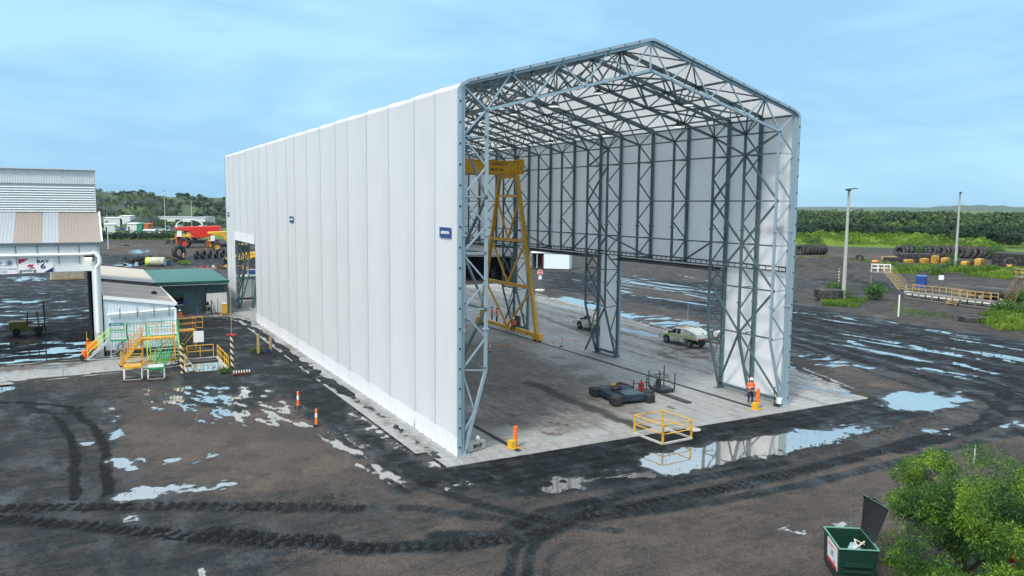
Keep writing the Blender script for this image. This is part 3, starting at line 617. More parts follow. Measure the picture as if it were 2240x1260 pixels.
for i in range(19):
    y0, y1 = FY[i]+(.0 if i else -.06), FY[i+1]; dip = .05 if BAY[i] == 'n' else .08
    lo = 8.9 if is_open(y0, y1, [LOPEN]) else 0.
    def wl(u, v, x=0., s=1., lo=lo):
        y = y0+(y1-y0)*u; z = lo+(SH-.35-lo)*v; return (x+s*dip*4*u*(1-u)*(1-.9*(2*v-1)**6), y, z)
    zb = lo+1.25
    patch('wall_panel', lambda u, v: (dip*4*u*(1-u)*min(1, v*6+.15)*min(1, (1-v)*8+.1), y0+(y1-y0)*u, lo+.95+(SH-.3-lo-.95)*v), 6, 10, sh, FAB)
    # loose skirt along the foot of the wall, wrinkled
    r_ = random.Random(i); ph = [r_.uniform(0, 6) for _ in range(4)]
    def sk(u, v):
        y = y0+(y1-y0)*u; wv = .045*math.sin(y*5+ph[0]+v*3)+.035*math.sin(y*11.3+ph[1]-v*4)+.02*math.sin(y*23+ph[2]+v*2)
        top = 1.06+.15*math.sin(u*math.pi)*.4+(.1 if True else 0)*(u-.5)*0; return (-.035-abs(wv)*(1-v)-.02*v+dip*4*u*(1-u)*(v*.4), y, lo+.02+top*v)
    patch('wall_skirt', sk, 34, 4, sh, SKIRT)
    lo2 = 8.95 if is_open(y0, y1, ROPEN) else .05
    patch('wall_panel', lambda u, v: (SW-dip*4*u*(1-u)*min(1, v*6+.15)*min(1, (1-v)*8+.1), y0+(y1-y0)*u, lo2+(SH-.3-lo2)*v), 6, 10, sh, FAB)
    # roof, both slopes, sagging slightly between the frames, with rounded eaves
    def rf(u, v, s):
        y = y0+(y1-y0)*u; d = dip*1.3*4*u*(1-u)
        if v < .12:
            a = v/.12*math.pi/2*.83; R_ = .3; x = R_-R_*math.cos(a); z = SH-.3+R_*math.sin(a)
        else:
            q = (v-.12)/.88; x = .205+(SW/2-.205)*q; z = SH-.002+(SA-SH)*q**1.0*1.0
            z = SH-.0+(SA-SH)*((x-.205)/(SW/2-.205)); z = min(z, SA-.04)
        z -= d; x = x if s > 0 else SW-x; return (x, y, z)
    patch('roof_panel', lambda u, v: rf(u, v, 1), 5, 24, sh, FAB); patch('roof_panel', lambda u, v: rf(u, v, -1), 5, 24, sh, FAB)
# keder tracks over every frame line
for i, y in enumerate(FY):
    b = MB(); wd = .05
    lo = 0. if not (LOPEN[0]+.1 < y < LOPEN[1]-.1) else 8.9
    if 0 < i < 19:
        b.box((-.004, y, (lo+SH)/2-.1), (.03, wd, SH-lo-.3)); lo2 = 8.95 if any(a+.1 < y < c-.1 for a, c in ROPEN) else 0.
        b.box((SW+.004, y, (lo2+SH)/2-.1), (.03, wd, SH-lo2-.3))
    b.bar((.2, y, SH+.0), (SW/2, y, SA-.02), .05, .04); b.bar((SW-.2, y, SH+.0), (SW/2, y, SA-.02), .05, .04)
    b.build('keder_track', SEAM, sh)
# front edge trim with clamps, left jamb, right jamb and both rakes, rounded corners
def trim(y, sgn):
    b = MB(); K = MB()
    pts = [(.05, 0), (.05, SH-.45)]+[(.05+.4*(1-math.cos(a)), SH-.45+.42*math.sin(a)) for a in (math.pi/8, math.pi/4, math.pi*3/8)]+[(.55, SH+.09), (SW/2-.5, SA-.1), (SW/2-.2, SA-.03)]
    pts = pts+[(SW/2, SA)]+[(SW-p[0], p[1]) for p in reversed(pts)]
    for p, q in zip(pts, pts[1:]): b.bar((p[0], y, p[1]), (q[0], y, q[1]), .20, .16)
    for p, q in zip(pts, pts[1:]):
        Lq = math.hypot(q[0]-p[0], q[1]-p[1]); nn = int(Lq/1.05)
        for j in range(nn):
            t_ = (j+.5)/nn; K.box((p[0]+(q[0]-p[0])*t_, y-sgn*.085, p[1]+(q[1]-p[1])*t_), (.09, .04, .09))
    e_ = b.build('edge_trim', PLATE, sh); tag(K.build('edge_clamp', STEELD, e_))
trim(-.04, 1); trim(FY[-1]+.04, -1)
# ---- lattice portal frames
TOPX = [.25, 3.16, 6.28, 9.39, 12.5]; BOTX = [1.70, 4.66, 7.84, 10.95]
def tz(x): return SH-.16+(SA-SH)*(1-abs(x-SW/2)/(SW/2))
def bz(x): return 18.63+(21.62-18.63)*(1-abs(x-SW/2)/(SW/2-1.7))
def mir(p, s): return p if s > 0 else (SW-p[0], p[1])
def leg_lo(i, s):
    """bottom of a column: full height beside a pier, cut short over an opening"""
    y = FY[i]
    if s > 0: return 8.9 if LOPEN[0]+.1 < y < LOPEN[1]-.1 else 0.
    return 9.2 if any(a+.1 < y < c-.1 for a, c in ROPEN) else 0.
def make_frame(i, stl=STEEL):
    y = FY[i]; b = MB(); ch, dg = .155, .08
    if i == 0: y = .1
    P = lambda p: (p[0], y, p[1])
    for s in (1, -1):
        lo = leg_lo(i, s); B = lambda p, q, w=dg, b=b: b.bar(P(mir(p, s)), P(mir(q, s)), w, w)
        xo, xi = .27, 1.70
        b.bar(P(mir((xo, lo), s)), P(mir((xo, tz(xo)), s)), .21, .21)
        if lo == 0:
            B((xi, 4.6), (xi, 18.63), ch); B((.42, .12), (xi, 4.6), ch)
            nodes = [(xo, 4.75), (xi, 6.4), (xo, 8.0), (xi, 9.5), (xo, 11.05), (xi, 12.5), (xo, 14.05), (xi, 15.65), (xo, 17.2), (xi, 18.63)]
            for p, q in zip(nodes, nodes[1:]): B(p, q)
            B((xo, 4.75), (xi, 4.6), .07); B((xo, 4.75), (1.05, 2.35)); B((1.05, 2.35), (xo, 1.1))
            for z in (8.0, 11.05, 14.05, 17.2): B((xo, z), (xi, z), .07)
            b.box((SW*(s < 0)+s*.36, y, .03), (.7, .45, .06)); b.box((SW*(s < 0)+s*.3, y, .12), (.3, .3, .14))
        else:
            B((xi, lo+.1), (xi, 18.63), ch)
            nodes = [(xi, 9.5), (xo, 11.05), (xi, 12.5), (xo, 14.05), (xi, 15.65), (xo, 17.2), (xi, 18.63)]
            for p, q in zip(nodes, nodes[1:]): B(p, q)
            B((xo, lo+.2), (xi, lo+.2), .12)
            for z in (11.05, 14.05, 17.2): B((xo, z), (xi, z), .07)
        for z in (12., 6.9):  # bolted splices
            if z > lo: b.box(P(mir((xi, z), s))[:2]+(z,), (.27, .27, .09)); b.box(P(mir((xo, z), s))[:2]+(z,), (.30, .30, .09))
        # rafter
        b.bar(P(mir((xo, tz(xo)), s)), P((SW/2, tz(SW/2))), .19, .19); b.bar(P(mir((xi, 18.63), s)), P((SW/2, 21.62)), ch, ch)
        nodes = [(TOPX[0], tz(TOPX[0])), (BOTX[0], 18.63), (TOPX[1], tz(TOPX[1])), (BOTX[1], bz(BOTX[1])), (TOPX[2], tz(TOPX[2])), (BOTX[2], bz(BOTX[2])), (TOPX[3], tz(TOPX[3])), (BOTX[3], bz(BOTX[3])), (TOPX[4], tz(TOPX[4]))]
        for p, q in zip(nodes, nodes[1:]): B(p, q)
        b.box(P(mir((9.3, bz(9.3)), s)), (.25, .26, .26))
    b.bar(P((SW/2, tz(SW/2))), P((SW/2, 21.62)), .085)
    b.build('truss_frame', stl, sh)
for i in range(20): make_frame(i, PLATE if i == 0 else STEEL)
# ---- members that run the length of the shelter
def along(name, pts_, w, h=None, ranges=None, stl=STEEL):
    for (x, z) in pts_:
        for a, c in (ranges or [(FY[0], FY[-1])]): b = MB(); b.bar((x, a, z), (x, c, z), w, h or w); b.build(name, stl, sh)
along('roof_purlin', [(x, bz(x)) for x in (1.70, 4.66, 7.84, 10.95, 14.05, 17.16, 20.34, 23.3)]+[(12.5, 21.62)], .10)
along('roof_purlin', [(x, tz(x)-.02) for x in (3.16, 6.28, 9.39, 12.5, 15.61, 18.72, 21.84)], .12)
along('eave_purlin', [(.27, 19.75), (24.73, 19.75)], .12)
for z in (17.2, 14.05, 11.05): along('wall_purlin', [(1.62, z), (23.38, z)], .10)
piers = [(0, 6.18), (19.42, 22.51), (35.75, 38.84), (52.08, 55.17), (68.41, FY[-1])]
for z in (8.0, 4.75): along('wall_purlin', [(23.38, z)], .10, ranges=piers); along('wall_purlin', [(1.62, z)], .10, ranges=[(0, 55.17), (68.41, FY[-1])])
along('base_beam', [(24.75, .32)], .2, ranges=piers); along('base_beam', [(.2, .32)], .16, ranges=[(0, 55.17), (68.41, FY[-1])])
# ladder truss on the line where the wall stops short
b = MB(); b.bar((24.68, 0, 9.55), (24.68, FY[-1], 9.55), .09); b.bar((24.68, 0, 9.25), (24.68, FY[-1], 9.25), .07)
y = .3
while y < FY[-1]: b.bar((24.68, y, 9.25), (24.68, y, 9.55), .04); y += .6
b.build('ladder_girder', STEELD, sh)
for a, c in ROPEN: b = MB(); b.box((24.9, (a+c)/2, 8.98), (.16, c-a, .22)); b.box((24.2, (a+c)/2, 8.95), (1.3, c-a, .05)); b.build('lintel', STEELD, sh)
for a, c in [LOPEN]: b = MB(); b.box((.1, (a+c)/2, 8.85), (.16, c-a, .18)); b.build('lintel', STEELD, sh)
# braces between frames
W_ = .12
def X(i, j, z0, z1, x): b.bar((x, FY[i], z0), (x, FY[j], z1), W_)
for x in (23.36, 1.66):
    for i0, i1, i2 in ((0, 1, 2), (17, 18, 19)):
        b = MB()
        for k in range(2):
            zt = (17.2, 11.05)[k]; zm = (14.05, 8.0)[k]; zb = (11.05, 4.75)[k]
            for j in (i0, i2): X(i1, j, zt, zm, x); X(j, i1, zm, zb, x)
        for j in (i0, i2): b.bar((x, FY[i1], 4.75), (24.5 if x > 12 else .5, FY[j], .3), W_)
        b.bar((x, FY[i1], 4.75), (24.5 if x > 12 else .5, FY[i1], .3), W_)
        for j in (i0, i2): X(i1, j, 17.2, 18.6, x)
        b.build('wall_brace', STEEL, sh)
    for i in (5, 9, 13):
        b = MB()
        X(i, i+1, 17.2, 14.05, x); X(i+1, i, 14.05, 11.05, x); X(i, i+1, 11.05, 8.0, x); X(i+1, i, 8.0, 4.75, x); X(i, i+1, 4.75, .3, x+(.9 if x > 12 else -.9)*0)
        X(i, i+1, 18.6, 17.2, x); b.build('wall_brace', STEEL, sh)
    for i in (2, 5, 6, 9, 10, 13, 14, 17):      # knee braces beside the openings
        j = i+1 if i in (2, 6, 10, 14) else i-1
        b = MB(); b.bar((x, FY[i], 11.05), (24.6 if x > 12 else .4, FY[j], 9.4), .11); b.build('wall_brace', STEEL, sh)
b = MB()
for i in range(19):
    y0, y1 = FY[i], FY[i+1]
    for s in (1, -1):
        for k, (xb, xt) in enumerate(((1.70, 3.16), (4.66, 6.28), (7.84, 9.39), (10.95, 12.5))):
            q = lambda x: x if s > 0 else SW-x
            if (i+k) % 2: b.bar((q(xb), y0, bz(xb)), (q(xt), y1, tz(xt)), .075)
            else: b.bar((q(xb), y1, bz(xb)), (q(xt), y0, tz(xt)), .075)
        if BAY[i] == 'n':
            for k, (xa, xc) in enumerate(((1.70, 4.66), (4.66, 7.84), (7.84, 10.95), (10.95, 12.5))):
                q = lambda x: x if s > 0 else SW-x; u, v = (y0, y1) if k % 2 else (y1, y0)
                b.bar((q(xa), u, bz(xa)), (q(xc), v, bz(xc) if xc < 12.4 else 21.62), .11)
            for k, (xa, xc) in enumerate(zip(TOPX, TOPX[1:])):
                u, v = (y0, y1) if k % 2 else (y1, y0); b.bar((q(xa), u, tz(xa)), (q(xc), v, tz(xc)), .08)
b.build('roof_brace', STEEL, sh)
# name boards fixed to the fabric
def board(y, z, w_, h_, x, rot, side, txt='ALLSHELTER'):
    b = MB(); b.box((x, y, z), (.03, w_, h_)); o = b.build('name_board', SIGNB, sh)
    text('lettering', txt, .20, LETW, o, (x+side*.02, y, z), rot, .004, .006, sx=1.0)
board(1.65, 12.1, 1.5, .56, -.025, FACE_LEFT, -1); board(37.27, 12.12, 1.45, .56, -.025, FACE_LEFT, -1); board(73., 12.1, 1.4, .56, -.025, FACE_LEFT, -1)
board(1.6, 12.1, 1.6, .6, SW+.05, (rad(90), 0, rad(90)), 1)

# ---- high bay lamps hung under the trusses
LAMPG = M('lamp_lens', (.9, .92, .92), .3, 0, .02, 2, emit=((1, .98, .95), .7))
l0 = None
spots = [(19, 5.2), (19, 13.6), (19, 22.1), (19, 30.8), (19, 39.), (16.1, .8), (12.5, 5.4), (13., 17.8), (12.6, 29.), (6.4, 1.), (6.4, 10.8), (6.2, 22.), (6.2, 33.), (12.6, 42.)]
near_ = ['nearest the gable on the right side', 'second from the gable on the right side', 'third from the gable on the right side', 'fourth from the gable on the right side', 'farthest back on the right side', 'hanging just inside the right slope of the front frame', 'under the ridge, nearest the gable', 'under the ridge, second from the gable', 'under the ridge, third from the gable', 'hanging at the front frame on its left slope', 'second on the left side', 'third on the left side', 'last on the left side', 'last under the ridge, deep in the shelter']
for k, (x, y) in enumerate(spots):
    z = bz(x)-.12; lab = 'round high bay lamp '+near_[k]
    if l0 is None:
        l0 = thing('high_bay_lamp', lab, 'lamp', (x, y, z), 0, 'high bay lamps under the shelter roof')
        a = MB(); a.tube((0, 0, 0), (0, 0, -.35), .03); a.lathe([(.001, -.33), (.12, -.33), (.14, -.42), (.32, -.52), (.34, -.60), (.30, -.60)], n=16); a.build('housing', STEELD, l0, True)
        a = MB(); a.lathe([(.001, -.615), (.29, -.615), (.29, -.58)], n=16); a.build('lens', LAMPG, l0)
    else: dup(l0, (x, y, z), 0, lab)

# ================================================================ GANTRY CRANE on floor rails
CX0, CX1 = 3.45, 22.45
b = MB(); b.box((CX0, 37, .02), (.09, 75, .05)); b.box((CX0, 37, .004), (.34, 75.4, .012)); cr1 = b.build('crane_rail', STEELD); tag(cr1, 'dark crane rail let into the slab near the left wall', 'rail', 'crane rails')
b = MB(); b.box((CX1, 37.3, .02), (.09, 74, .05)); b.box((CX1, 37.3, .004), (.34, 74.4, .012)); tag(b.build('crane_rail', STEELD), 'dark crane rail let into the slab near the right wall', 'rail', 'crane rails')
cr_ = thing('gantry_crane', 'yellow gantry crane with A-frame legs and box girder inside the shelter', 'crane', (0, 0, 0))
YF, YB = 29.6, 42.7
for yg in (34.55, 37.7):
    b = MB(); b.box((13, yg, 17.5), (20.3, .62, 1.2)); g_ = b.build('box_girder', CRANEY, cr_, bevel=.03)
    b = MB(); b.box((13, yg, 18.13), (20.4, .8, .06)); b.box((13, yg, 16.88), (20.4, .8, .06)); b.build('flange', CRANEY, g_)
    for x in (22.9, 3.1): b = MB(); b.box((x, yg, 17.6), (.6, .9, 1.5)); b.build('girder_end', CRANEY, g_)
    if yg < 36:
        DKR = M('dark_lettering', (.10, .02, .015), .6, 0, .02, 3)
        text('lettering', 'CAPACITY', .42, DKR, g_, (20.3, yg-.32, 17.75), FACE_FRONT, .004, .008, sx=1.0); text('lettering', 'MAX 20t', .40, DKR, g_, (20.1, yg-.32, 17.22), FACE_FRONT, .004, .008)
b = MB(); b.box((13, 36.1, 18.05), (1.6, 3.9, .35)); b.box((13.1, 36.1, 18.35), (1., 1.6, .35)); b.lathe([(.28, -.7), (.28, .7)], (13, 36.1, 17.7), 'y', 12); b.build('hoist_trolley', CRANEY, cr_)
b = MB(); b.tube((13, 36.1, 17.6), (13, 36.1, 16.2), .03); b.box((13, 36.1, 16.), (.3, .3, .5)); b.build('hook_block', STEELD, cr_)
for x in (CX1, CX0):
    def yy(z, f): return (YF+(34.3-YF)*z/16.9) if f else (YB+(38.-YB)*z/16.9)
    lg = MB(); W1 = .36
    lg.bar((x, yy(.6, 1), .6), (x, yy(16.9, 1), 16.9), W1, W1*.9); lg.bar((x, yy(.6, 0), .6), (x, yy(16.9, 0), 16.9), W1, W1*.9)
    L_ = lg.build('leg', CRANEY, cr_, bevel=.03)
    br = MB()
    for z, w_ in ((5.3, .3), (10., .28), (14.6, .24)): br.bar((x, yy(z, 1), z), (x, yy(z, 0), z), w_)
    br.bar((x, yy(16.7, 1), 16.7), (x, yy(16.7, 0), 16.7), .5)
    m_ = (YF+YB)/2
    for zt, zb in ((14.4, 10.1), (9.9, 5.4), (5.1, .75)):
        for f in (1, 0): br.bar((x, yy(zt, f), zt), (x, m_, zb), .17)
    br.build('brace', CRANEY, cr_)
    sl = MB(); sl.box((x, m_, .62), (.42, YB-YF+.8, .40)); sill = sl.build('sill_beam', CRANEY, cr_, bevel=.03)
    for yq in (YF+.1, YB-.1):
        c_ = MB(); c_.prism([(x-.24, yq-.85, .25), (x-.24, yq+.85, .25), (x-.24, yq+.6, .85), (x-.24, yq-.6, .85)], (.48, 0, 0)); bg_ = c_.build('wheel_bogie', CRANEY, sill)
        for d in (-.45, .45): c_ = MB(); c_.lathe([(.001, -.1), (.22, -.1), (.22, .1), (.001, .1)], (x, yq+d, .27), 'x', 14); c_.build('wheel', STEELD, cr_, True)
b = MB(); b.path([(CX1-.32, yy(.8, 1)+.1, .9), (CX1-.32, yy(16.7, 1)+.1, 16.7)], .04); b.path([(CX1+.32, yy(.8, 1)-.1, .9), (CX1+.32, yy(12, 1)-.1, 12)], .03); b.build('cable_conduit', PLATE, cr_)
b = MB(); b.box((CX1+.3, 34.4, 1.5), (.35, .7, 1.)); b.build('control_cabinet', STEELD, cr_)
# ================================================================ WORKSHOP on the left
GREYC = corr('grey_cladding', (.52, .60, .64), 'X', .2, .5, .04, .25, dirt=(.42, .47, .5))
GREYCY = corr('grey_cladding_side', (.50, .60, .66), 'Y', .2, .5, .04, .25)
LIGHTW = corr('pale_cladding', (.60, .72, .80), 'X', .25, .5, .04, .25, dirt=(.48, .56, .6))
LIGHTF = M('pale_fascia', (.66, .72, .74), .5, 0, .04, 1, dirt=(.52, .54, .5), dth=.62)
TAN = corr('tan_roof_sheet', (.27, .24, .215), 'X', .25, .5, .07, .15, dirt=(.28, .25, .22))
TANY = corr('tan_roof_sheet_side', (.26, .225, .19), 'Y', .25, .5, .07, .15, dirt=(.38, .32, .27))
CLEARS = corr('translucent_roof_sheet', (.33, .37, .41), 'X', .25, .4, .06, .25)
GUTTER = M('gutter_steel', (.12, .17, .19), .5, .3, .1, 3)
LOUV = M('louvre_blade', (.72, .78, .80), .5, .1, .05, 2)
PIPE = M('downpipe_white', (.74, .79, .82), .4, 0, .05, 2)
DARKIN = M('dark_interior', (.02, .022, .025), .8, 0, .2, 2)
BASEB = M('dark_plinth', (.05, .055, .06), .7, 0, .2, 2)
bay = thing('workshop_building', 'tall grey workshop with a louvred upper wall and BAY 6 sign over its open front', 'building')
XR, YFr, YBk, XL = -16., 39.5, 62., -48.
b = MB(); b.box(((XL+XR)/2, YFr+.05, 8.85), (XR-XL-.4, .1, 2.4)); b.build('fascia_wall', LIGHTF, bay)
x = XR-1.6
while x > XL: b = MB(); b.box((x, YFr-.03, 9.15), (.05, .05, 1.7)); b.build('hanger_strap', GUTTER, bay); x -= 1.55
b = MB(); b.tube((XL, YFr-.2, 9.1), (XR-.9, YFr-.2, 9.1), .13, n=10); b.path([(XR-.9, YFr-.2, 9.1), (XR-.45, YFr-.22, 9.2), (XR-.1, YFr-.3, 8.8), (XR-.1, YFr-.3, 8.3), (XR-.4, YFr-.2, 7.9), (XR-.4, YFr-.2, 2.2)], .16, n=10); b.build('downpipe', PIPE, bay, True)
b = MB(); b.box(((XL+XR)/2, YFr-.1, 10.02), (XR-XL+.5, .3, .22)); b.build('gutter', GUTTER, bay)
# lean-to roof with clear sheets
b = MB(); b.prism([(XL, YFr-.2, 10.12), (XR+.15, YFr-.2, 10.12), (XR+.15, 45, 12.6), (XL, 45, 12.6)], (0, 0, -.08)); rf_ = b.build('roof', TAN, bay)
for x in (-20.3, -23.6, -27, -31.5, -36, -41):
    b = MB(); s_ = 1.05; b.prism([(x, YFr-.16, 10.145), (x+s_*1.15, YFr-.16, 10.145), (x+s_*1.15, 44.95, 12.61), (x, 44.95, 12.61)], (0, 0, -.03)); b.build('skylight_sheet', CLEARS, rf_)
b = MB(); b.bar((XR+.16, YFr-.2, 10.2), (XR+.16, 45, 12.68), .14, .06); b.build('barge_trim', LIGHTF, rf_)
# upper wall: louvre blades, then plain sheet
b = MB(); z = 12.75
while z < 15.1: b.prism([(XL, 45.06, z+.10), (XL, 44.90, z-.05), (XL, 44.93, z-.08), (XL, 45.08, z+.07)], (XR-.1-XL, 0, 0)); z += .215
b.build('louvre_bank', LOUV, bay)
b = MB(); b.box(((XL+XR)/2, 45.15, 13.9), (XR-XL-.2, .1, 2.7)); b.build('upper_wall', LIGHTF, bay)
b = MB(); b.box(((XL+XR)/2, 44.95, 15.85), (XR-XL-.1, .2, 1.3)); b.box(((XL+XR)/2, 44.85, 16.5), (XR-XL, .5, .08)); b.build('parapet_sheet', GREYC, bay)
b = MB(); b.prism([(XL, 45, 16.5), (XR, 45, 16.5), (XR, 60, 15.6), (XL, 60, 15.6)], (0, 0, -.1)); b.build('upper_roof', GREYC, bay)
b = MB(); b.prism([(XR-.05, 45, 12.5), (XR-.05, 45, 16.45), (XR-.05, 60, 15.55), (XR-.05, 60, 10), (XR-.05, 45, 9.5)], (-.12, 0, 0)); b.build('side_wall', GREYCY, bay)
b = MB(); b.prism([(XR-.05, YFr, 0), (XR-.05, YFr, 9.9), (XR-.05, 45, 12.5), (XR-.05, 45, 0)], (-.12, 0, 0)); b.build('side_wall', GREYCY, bay)
b = MB(); b.prism([(XR-.05, 45, 0), (XR-.05, 60, 0), (XR-.05, 60, 9.5), (XR-.05, 45, 9.5)], (-.12, 0, 0)); b.build('side_wall', GREYCY, bay)
b = MB(); b.box((XR-.40, YFr+.1, 4.0), (.66, .5, 7.9)); b.build('corner_column', LIGHTF, bay)
b = MB(); b.box((XR-.95, 47.5, 3.7), (.12, 13, 7.4)); b.build('shade_lining', DARKIN, bay)  # added near-black lining, its colour stands in for shade on the inside wall
for (cx_, cy_) in ((-16.6, 44.8), (-16.6, 52), (-16.6, 59.6), (-33, 59.6)): b = MB(); b.box((cx_, cy_, 4.7), (.3, .3, 9.4)); b.build('column', STEELD, bay)
b = MB(); b.box(((XL+XR)/2, 59.9, 9.6), (XR-XL, .1, 1.6)); b.build('back_fascia', GREYC, bay)
SIGNW = M('sign_white', (.78, .80, .82), .45, 0, .02, 2); SIGNN = M('sign_navy', (.015, .03, .12), .5, 0, .05, 2); SIGNM = M('sign_magenta', (.42, .02, .10), .5, 0, .05, 2)
b = MB(); b.box((-20.85, YFr-.03, 8.22), (2.55, .04, 1.2)); s6 = b.build('bay_sign', SIGNW, bay)
text('lettering', 'BAY', .36, SIGNN, s6, (-20.35, YFr-.06, 8.56), FACE_FRONT, .004, .012, sx=1.35)
text('lettering', '6', .62, SIGNN, s6, (-20.35, YFr-.06, 8.14), FACE_FRONT, .004, .016, sx=1.3)
text('lettering', 'golding', .34, SIGNN, s6, (-21.45, YFr-.06, 7.82), FACE_FRONT, .004, .004, sx=1.25)
for tri in ([(-22.1, 8.8), (-21.35, 8.8), (-22.1, 8.35)], [(-19.6, 7.64), (-20.3, 7.64), (-19.6, 8.05)]):
    b = MB(); b.prism([(p, YFr-.052, q) for p, q in tri], (0, -.012, 0)); b.build('sign_corner', SIGNM if tri[0][0] < -21 else SIGNN, s6)
b = MB(); b.prism([(-21.5, YFr-.052, 8.12), (-21.1, YFr-.052, 8.12), (-21.0, YFr-.052, 8.32), (-21.4, YFr-.052, 8.32)], (0, -.012, 0)); b.prism([(-21.35, YFr-.052, 7.98), (-20.95, YFr-.052, 7.98), (-20.95, YFr-.052, 8.08), (-21.25, YFr-.052, 8.08)], (0, -.012, 0)); b.build('sign_emblem', SIGNM, s6)
b = MB(); b.box((-23.75, YFr-.03, 8.2), (3.1, .04, 1.25)); s5 = b.build('site_sign', SIGNW, bay)
text('lettering', 'do', .36, SIGNN, s5, (-23.5, YFr-.06, 8.52), FACE_FRONT, .004, .01, sx=1.2); BLS = M('sign_lettering_blue', (.10, .20, .36), .5, 0, .04, 2)
text('lettering', 'COAL MINE', .15, BLS, s5, (-23.2, YFr-.06, 8.28), FACE_FRONT, .003, .0, sx=1.2)
text('lettering', 'COLLINGO MINING', .17, BLS, s5, (-23.1, YFr-.06, 7.98), FACE_FRONT, .003, .0, sx=1.1); text('lettering', 'BLECHER', .18, BLS, s5, (-23.3, YFr-.06, 7.75), FACE_FRONT, .003, .0, sx=1.1)
b = MB(); b.lathe([(.001, 0), (.16, 0), (.16, .012), (.001, .012)], (-22.72, YFr-.065, 8.48), 'y', 16)
for k in range(10): a = k*math.pi/5; b.box((-22.72+.23*math.cos(a), YFr-.06, 8.48+.23*math.sin(a)), (.07, .012, .07))
b.build('sign_emblem', BLS, s5)
LAMPW = M('lit_floodlight', (.9, .9, .8), .4, 0, .02, 2, emit=((1., .95, .75), 3.))
b = MB(); b.box((-16.95, YFr-.35, 8.9), (.62, .5, .16)); b.box((-16.6, YFr-.15, 8.75), (.12, .3, .5)); fl_ = b.build('flood_lamp', STEELD, bay)
b = MB(); b.box((-16.95, YFr-.35, 8.77), (.56, .44, .08)); b.build('lens', LAMPW, fl_)
# annex in front with the white wall and a sloping tan roof
an = thing('workshop_annex', 'low white annex with a sloping tan roof and a white pipe along its wall', 'building')
x0, x1, y0, y1 = -15.95, -10.2, 39.5, 55.5
zr = lambda x: 5.3+(4.45-5.3)*(x+15.95)/5.75
b = MB(); b.prism([(x0, y0, .0), (x1, y0, 0), (x1, y0, zr(x1)-.05), (x0, y0, zr(x0)-.05)], (0, .12, 0)); b.build('wall', LIGHTW, an)
b = MB(); b.box((x1-.06, (y0+y1)/2+.1, 2.2), (.12, y1-y0-.3, 4.4)); b.build('wall', LIGHTW, an)
b = MB(); b.box(((x0+x1)/2, y1-.06, 2.2), (x1-x0, .12, 4.4)); b.build('wall', LIGHTW, an)
b = MB(); b.prism([(x0, y0-.08, zr(x0)), (x1+.15, y0-.08, zr(x1+.15)), (x1+.15, y1, zr(x1+.15)), (x0, y1, zr(x0))], (0, 0, -.07)); ra = b.build('roof', TANY, an)
WTRIM = M('white_trim', (.76, .80, .82), .45, 0, .03, 2)
b = MB(); b.bar((x0, y0-.12, zr(x0)), (x1+.15, y0-.12, zr(x1+.15)), .10, .3); b.build('barge_trim', WTRIM, ra)
b = MB(); b.bar((x1+.18, y0-.1, zr(x1)-.02), (x1+.18, y1, zr(x1)-.02), .12, .14); b.build('gutter', WTRIM, ra)
for yy_ in (44.2, 49.5, 53.8): b = MB(); b.bar((x0, yy_, zr(x0)+.02), (x1+.1, yy_, zr(x1)+.02), .28, .03); b.build('ridge_strip', M('pale_roof_strip', (.62, .58, .52), .5, 0, .05, 2), ra)
b = MB(); b.box((-11.3, 47, zr(-11.3)+.12), (.5, .4, .22)); b.box((-11.3, 47, zr(-11.3)+.26), (.2, .6, .12)); b.build('roof_vent', STEELD, ra)
b = MB(); b.path([(x0+.25, y0-.22, 3.75), (x1+.05, y0-.22, 4.0), (x1+.05, y0-.22, .4)], .11, n=10); b.build('pipe', PIPE, an, True)
for xx in (-14.7, -13.3, -11.95, -10.7): b = MB(); b.box((xx, y0-.36, 3.85), (.06, .05, .95)); b.build('pipe_strap', BASEB, an)
b = MB(); b.box(((x0+x1)/2, y0-.04, .28), (x1-x0, .08, .56)); b.build('plinth', BASEB, an)
b = MB(); b.box((-15.05, y0-.05, 2.72), (1.15, .03, .62)); ns = b.build('notice_board', SIGNW, an)
BLN = M('notice_blue', (.03, .10, .38), .5, 0, .05, 2)
b = MB(); b.box((-15.05, y0-.075, 2.86), (1.1, .02, .28)); b.build('notice_panel', BLN, ns); text('lettering', 'NOTICE', .2, SIGNW, ns, (-15.05, y0-.09, 2.86), FACE_FRONT, .003, .004); text('lettering', 'PPE AREA ONLY', .12, BLN, ns, (-15.05, y0-.09, 2.55), FACE_FRONT, .003, .0)
b = MB(); b.box((-12.75, y0-.05, 1.8), (.36, .03, .3)); b.build('notice_board', SIGNW, an)
b = MB(); b.box((-13.3, y0-.06, 2.9), (4.4, .03, .03)); b.build('conduit', STEEL, an)
# second store behind it, cream roof
st_ = thing('store_building', 'store building with a cream skillion roof behind the white annex', 'building')
CREAM = corr('cream_roof_sheet', (.44, .40, .34), 'Y', .25, .5, .05, .2); TAUPE = M('taupe_wall', (.20, .19, .17), .7, 0, .1, 2)
zr2 = lambda x: 5.35+(4.65-5.35)*(x+15.9)/5.4
b = MB(); b.prism([(-15.9, 60.8, 0), (-10.4, 60.8, 0), (-10.4, 60.8, zr2(-10.4)-.1), (-15.9, 60.8, zr2(-15.9)-.1)], (0, 18, 0)); b.build('wall', TAUPE, st_)
b = MB(); b.prism([(-16, 60.5, zr2(-16)), (-10.2, 60.5, zr2(-10.2)), (-10.2, 79, zr2(-10.2)), (-16, 79, zr2(-16))], (0, 0, -.1)); r2 = b.build('roof', CREAM, st_)
b = MB(); b.bar((-16, 60.45, zr2(-16)), (-10.2, 60.45, zr2(-10.2)), .1, .3); b.build('barge_trim', WTRIM, r2)
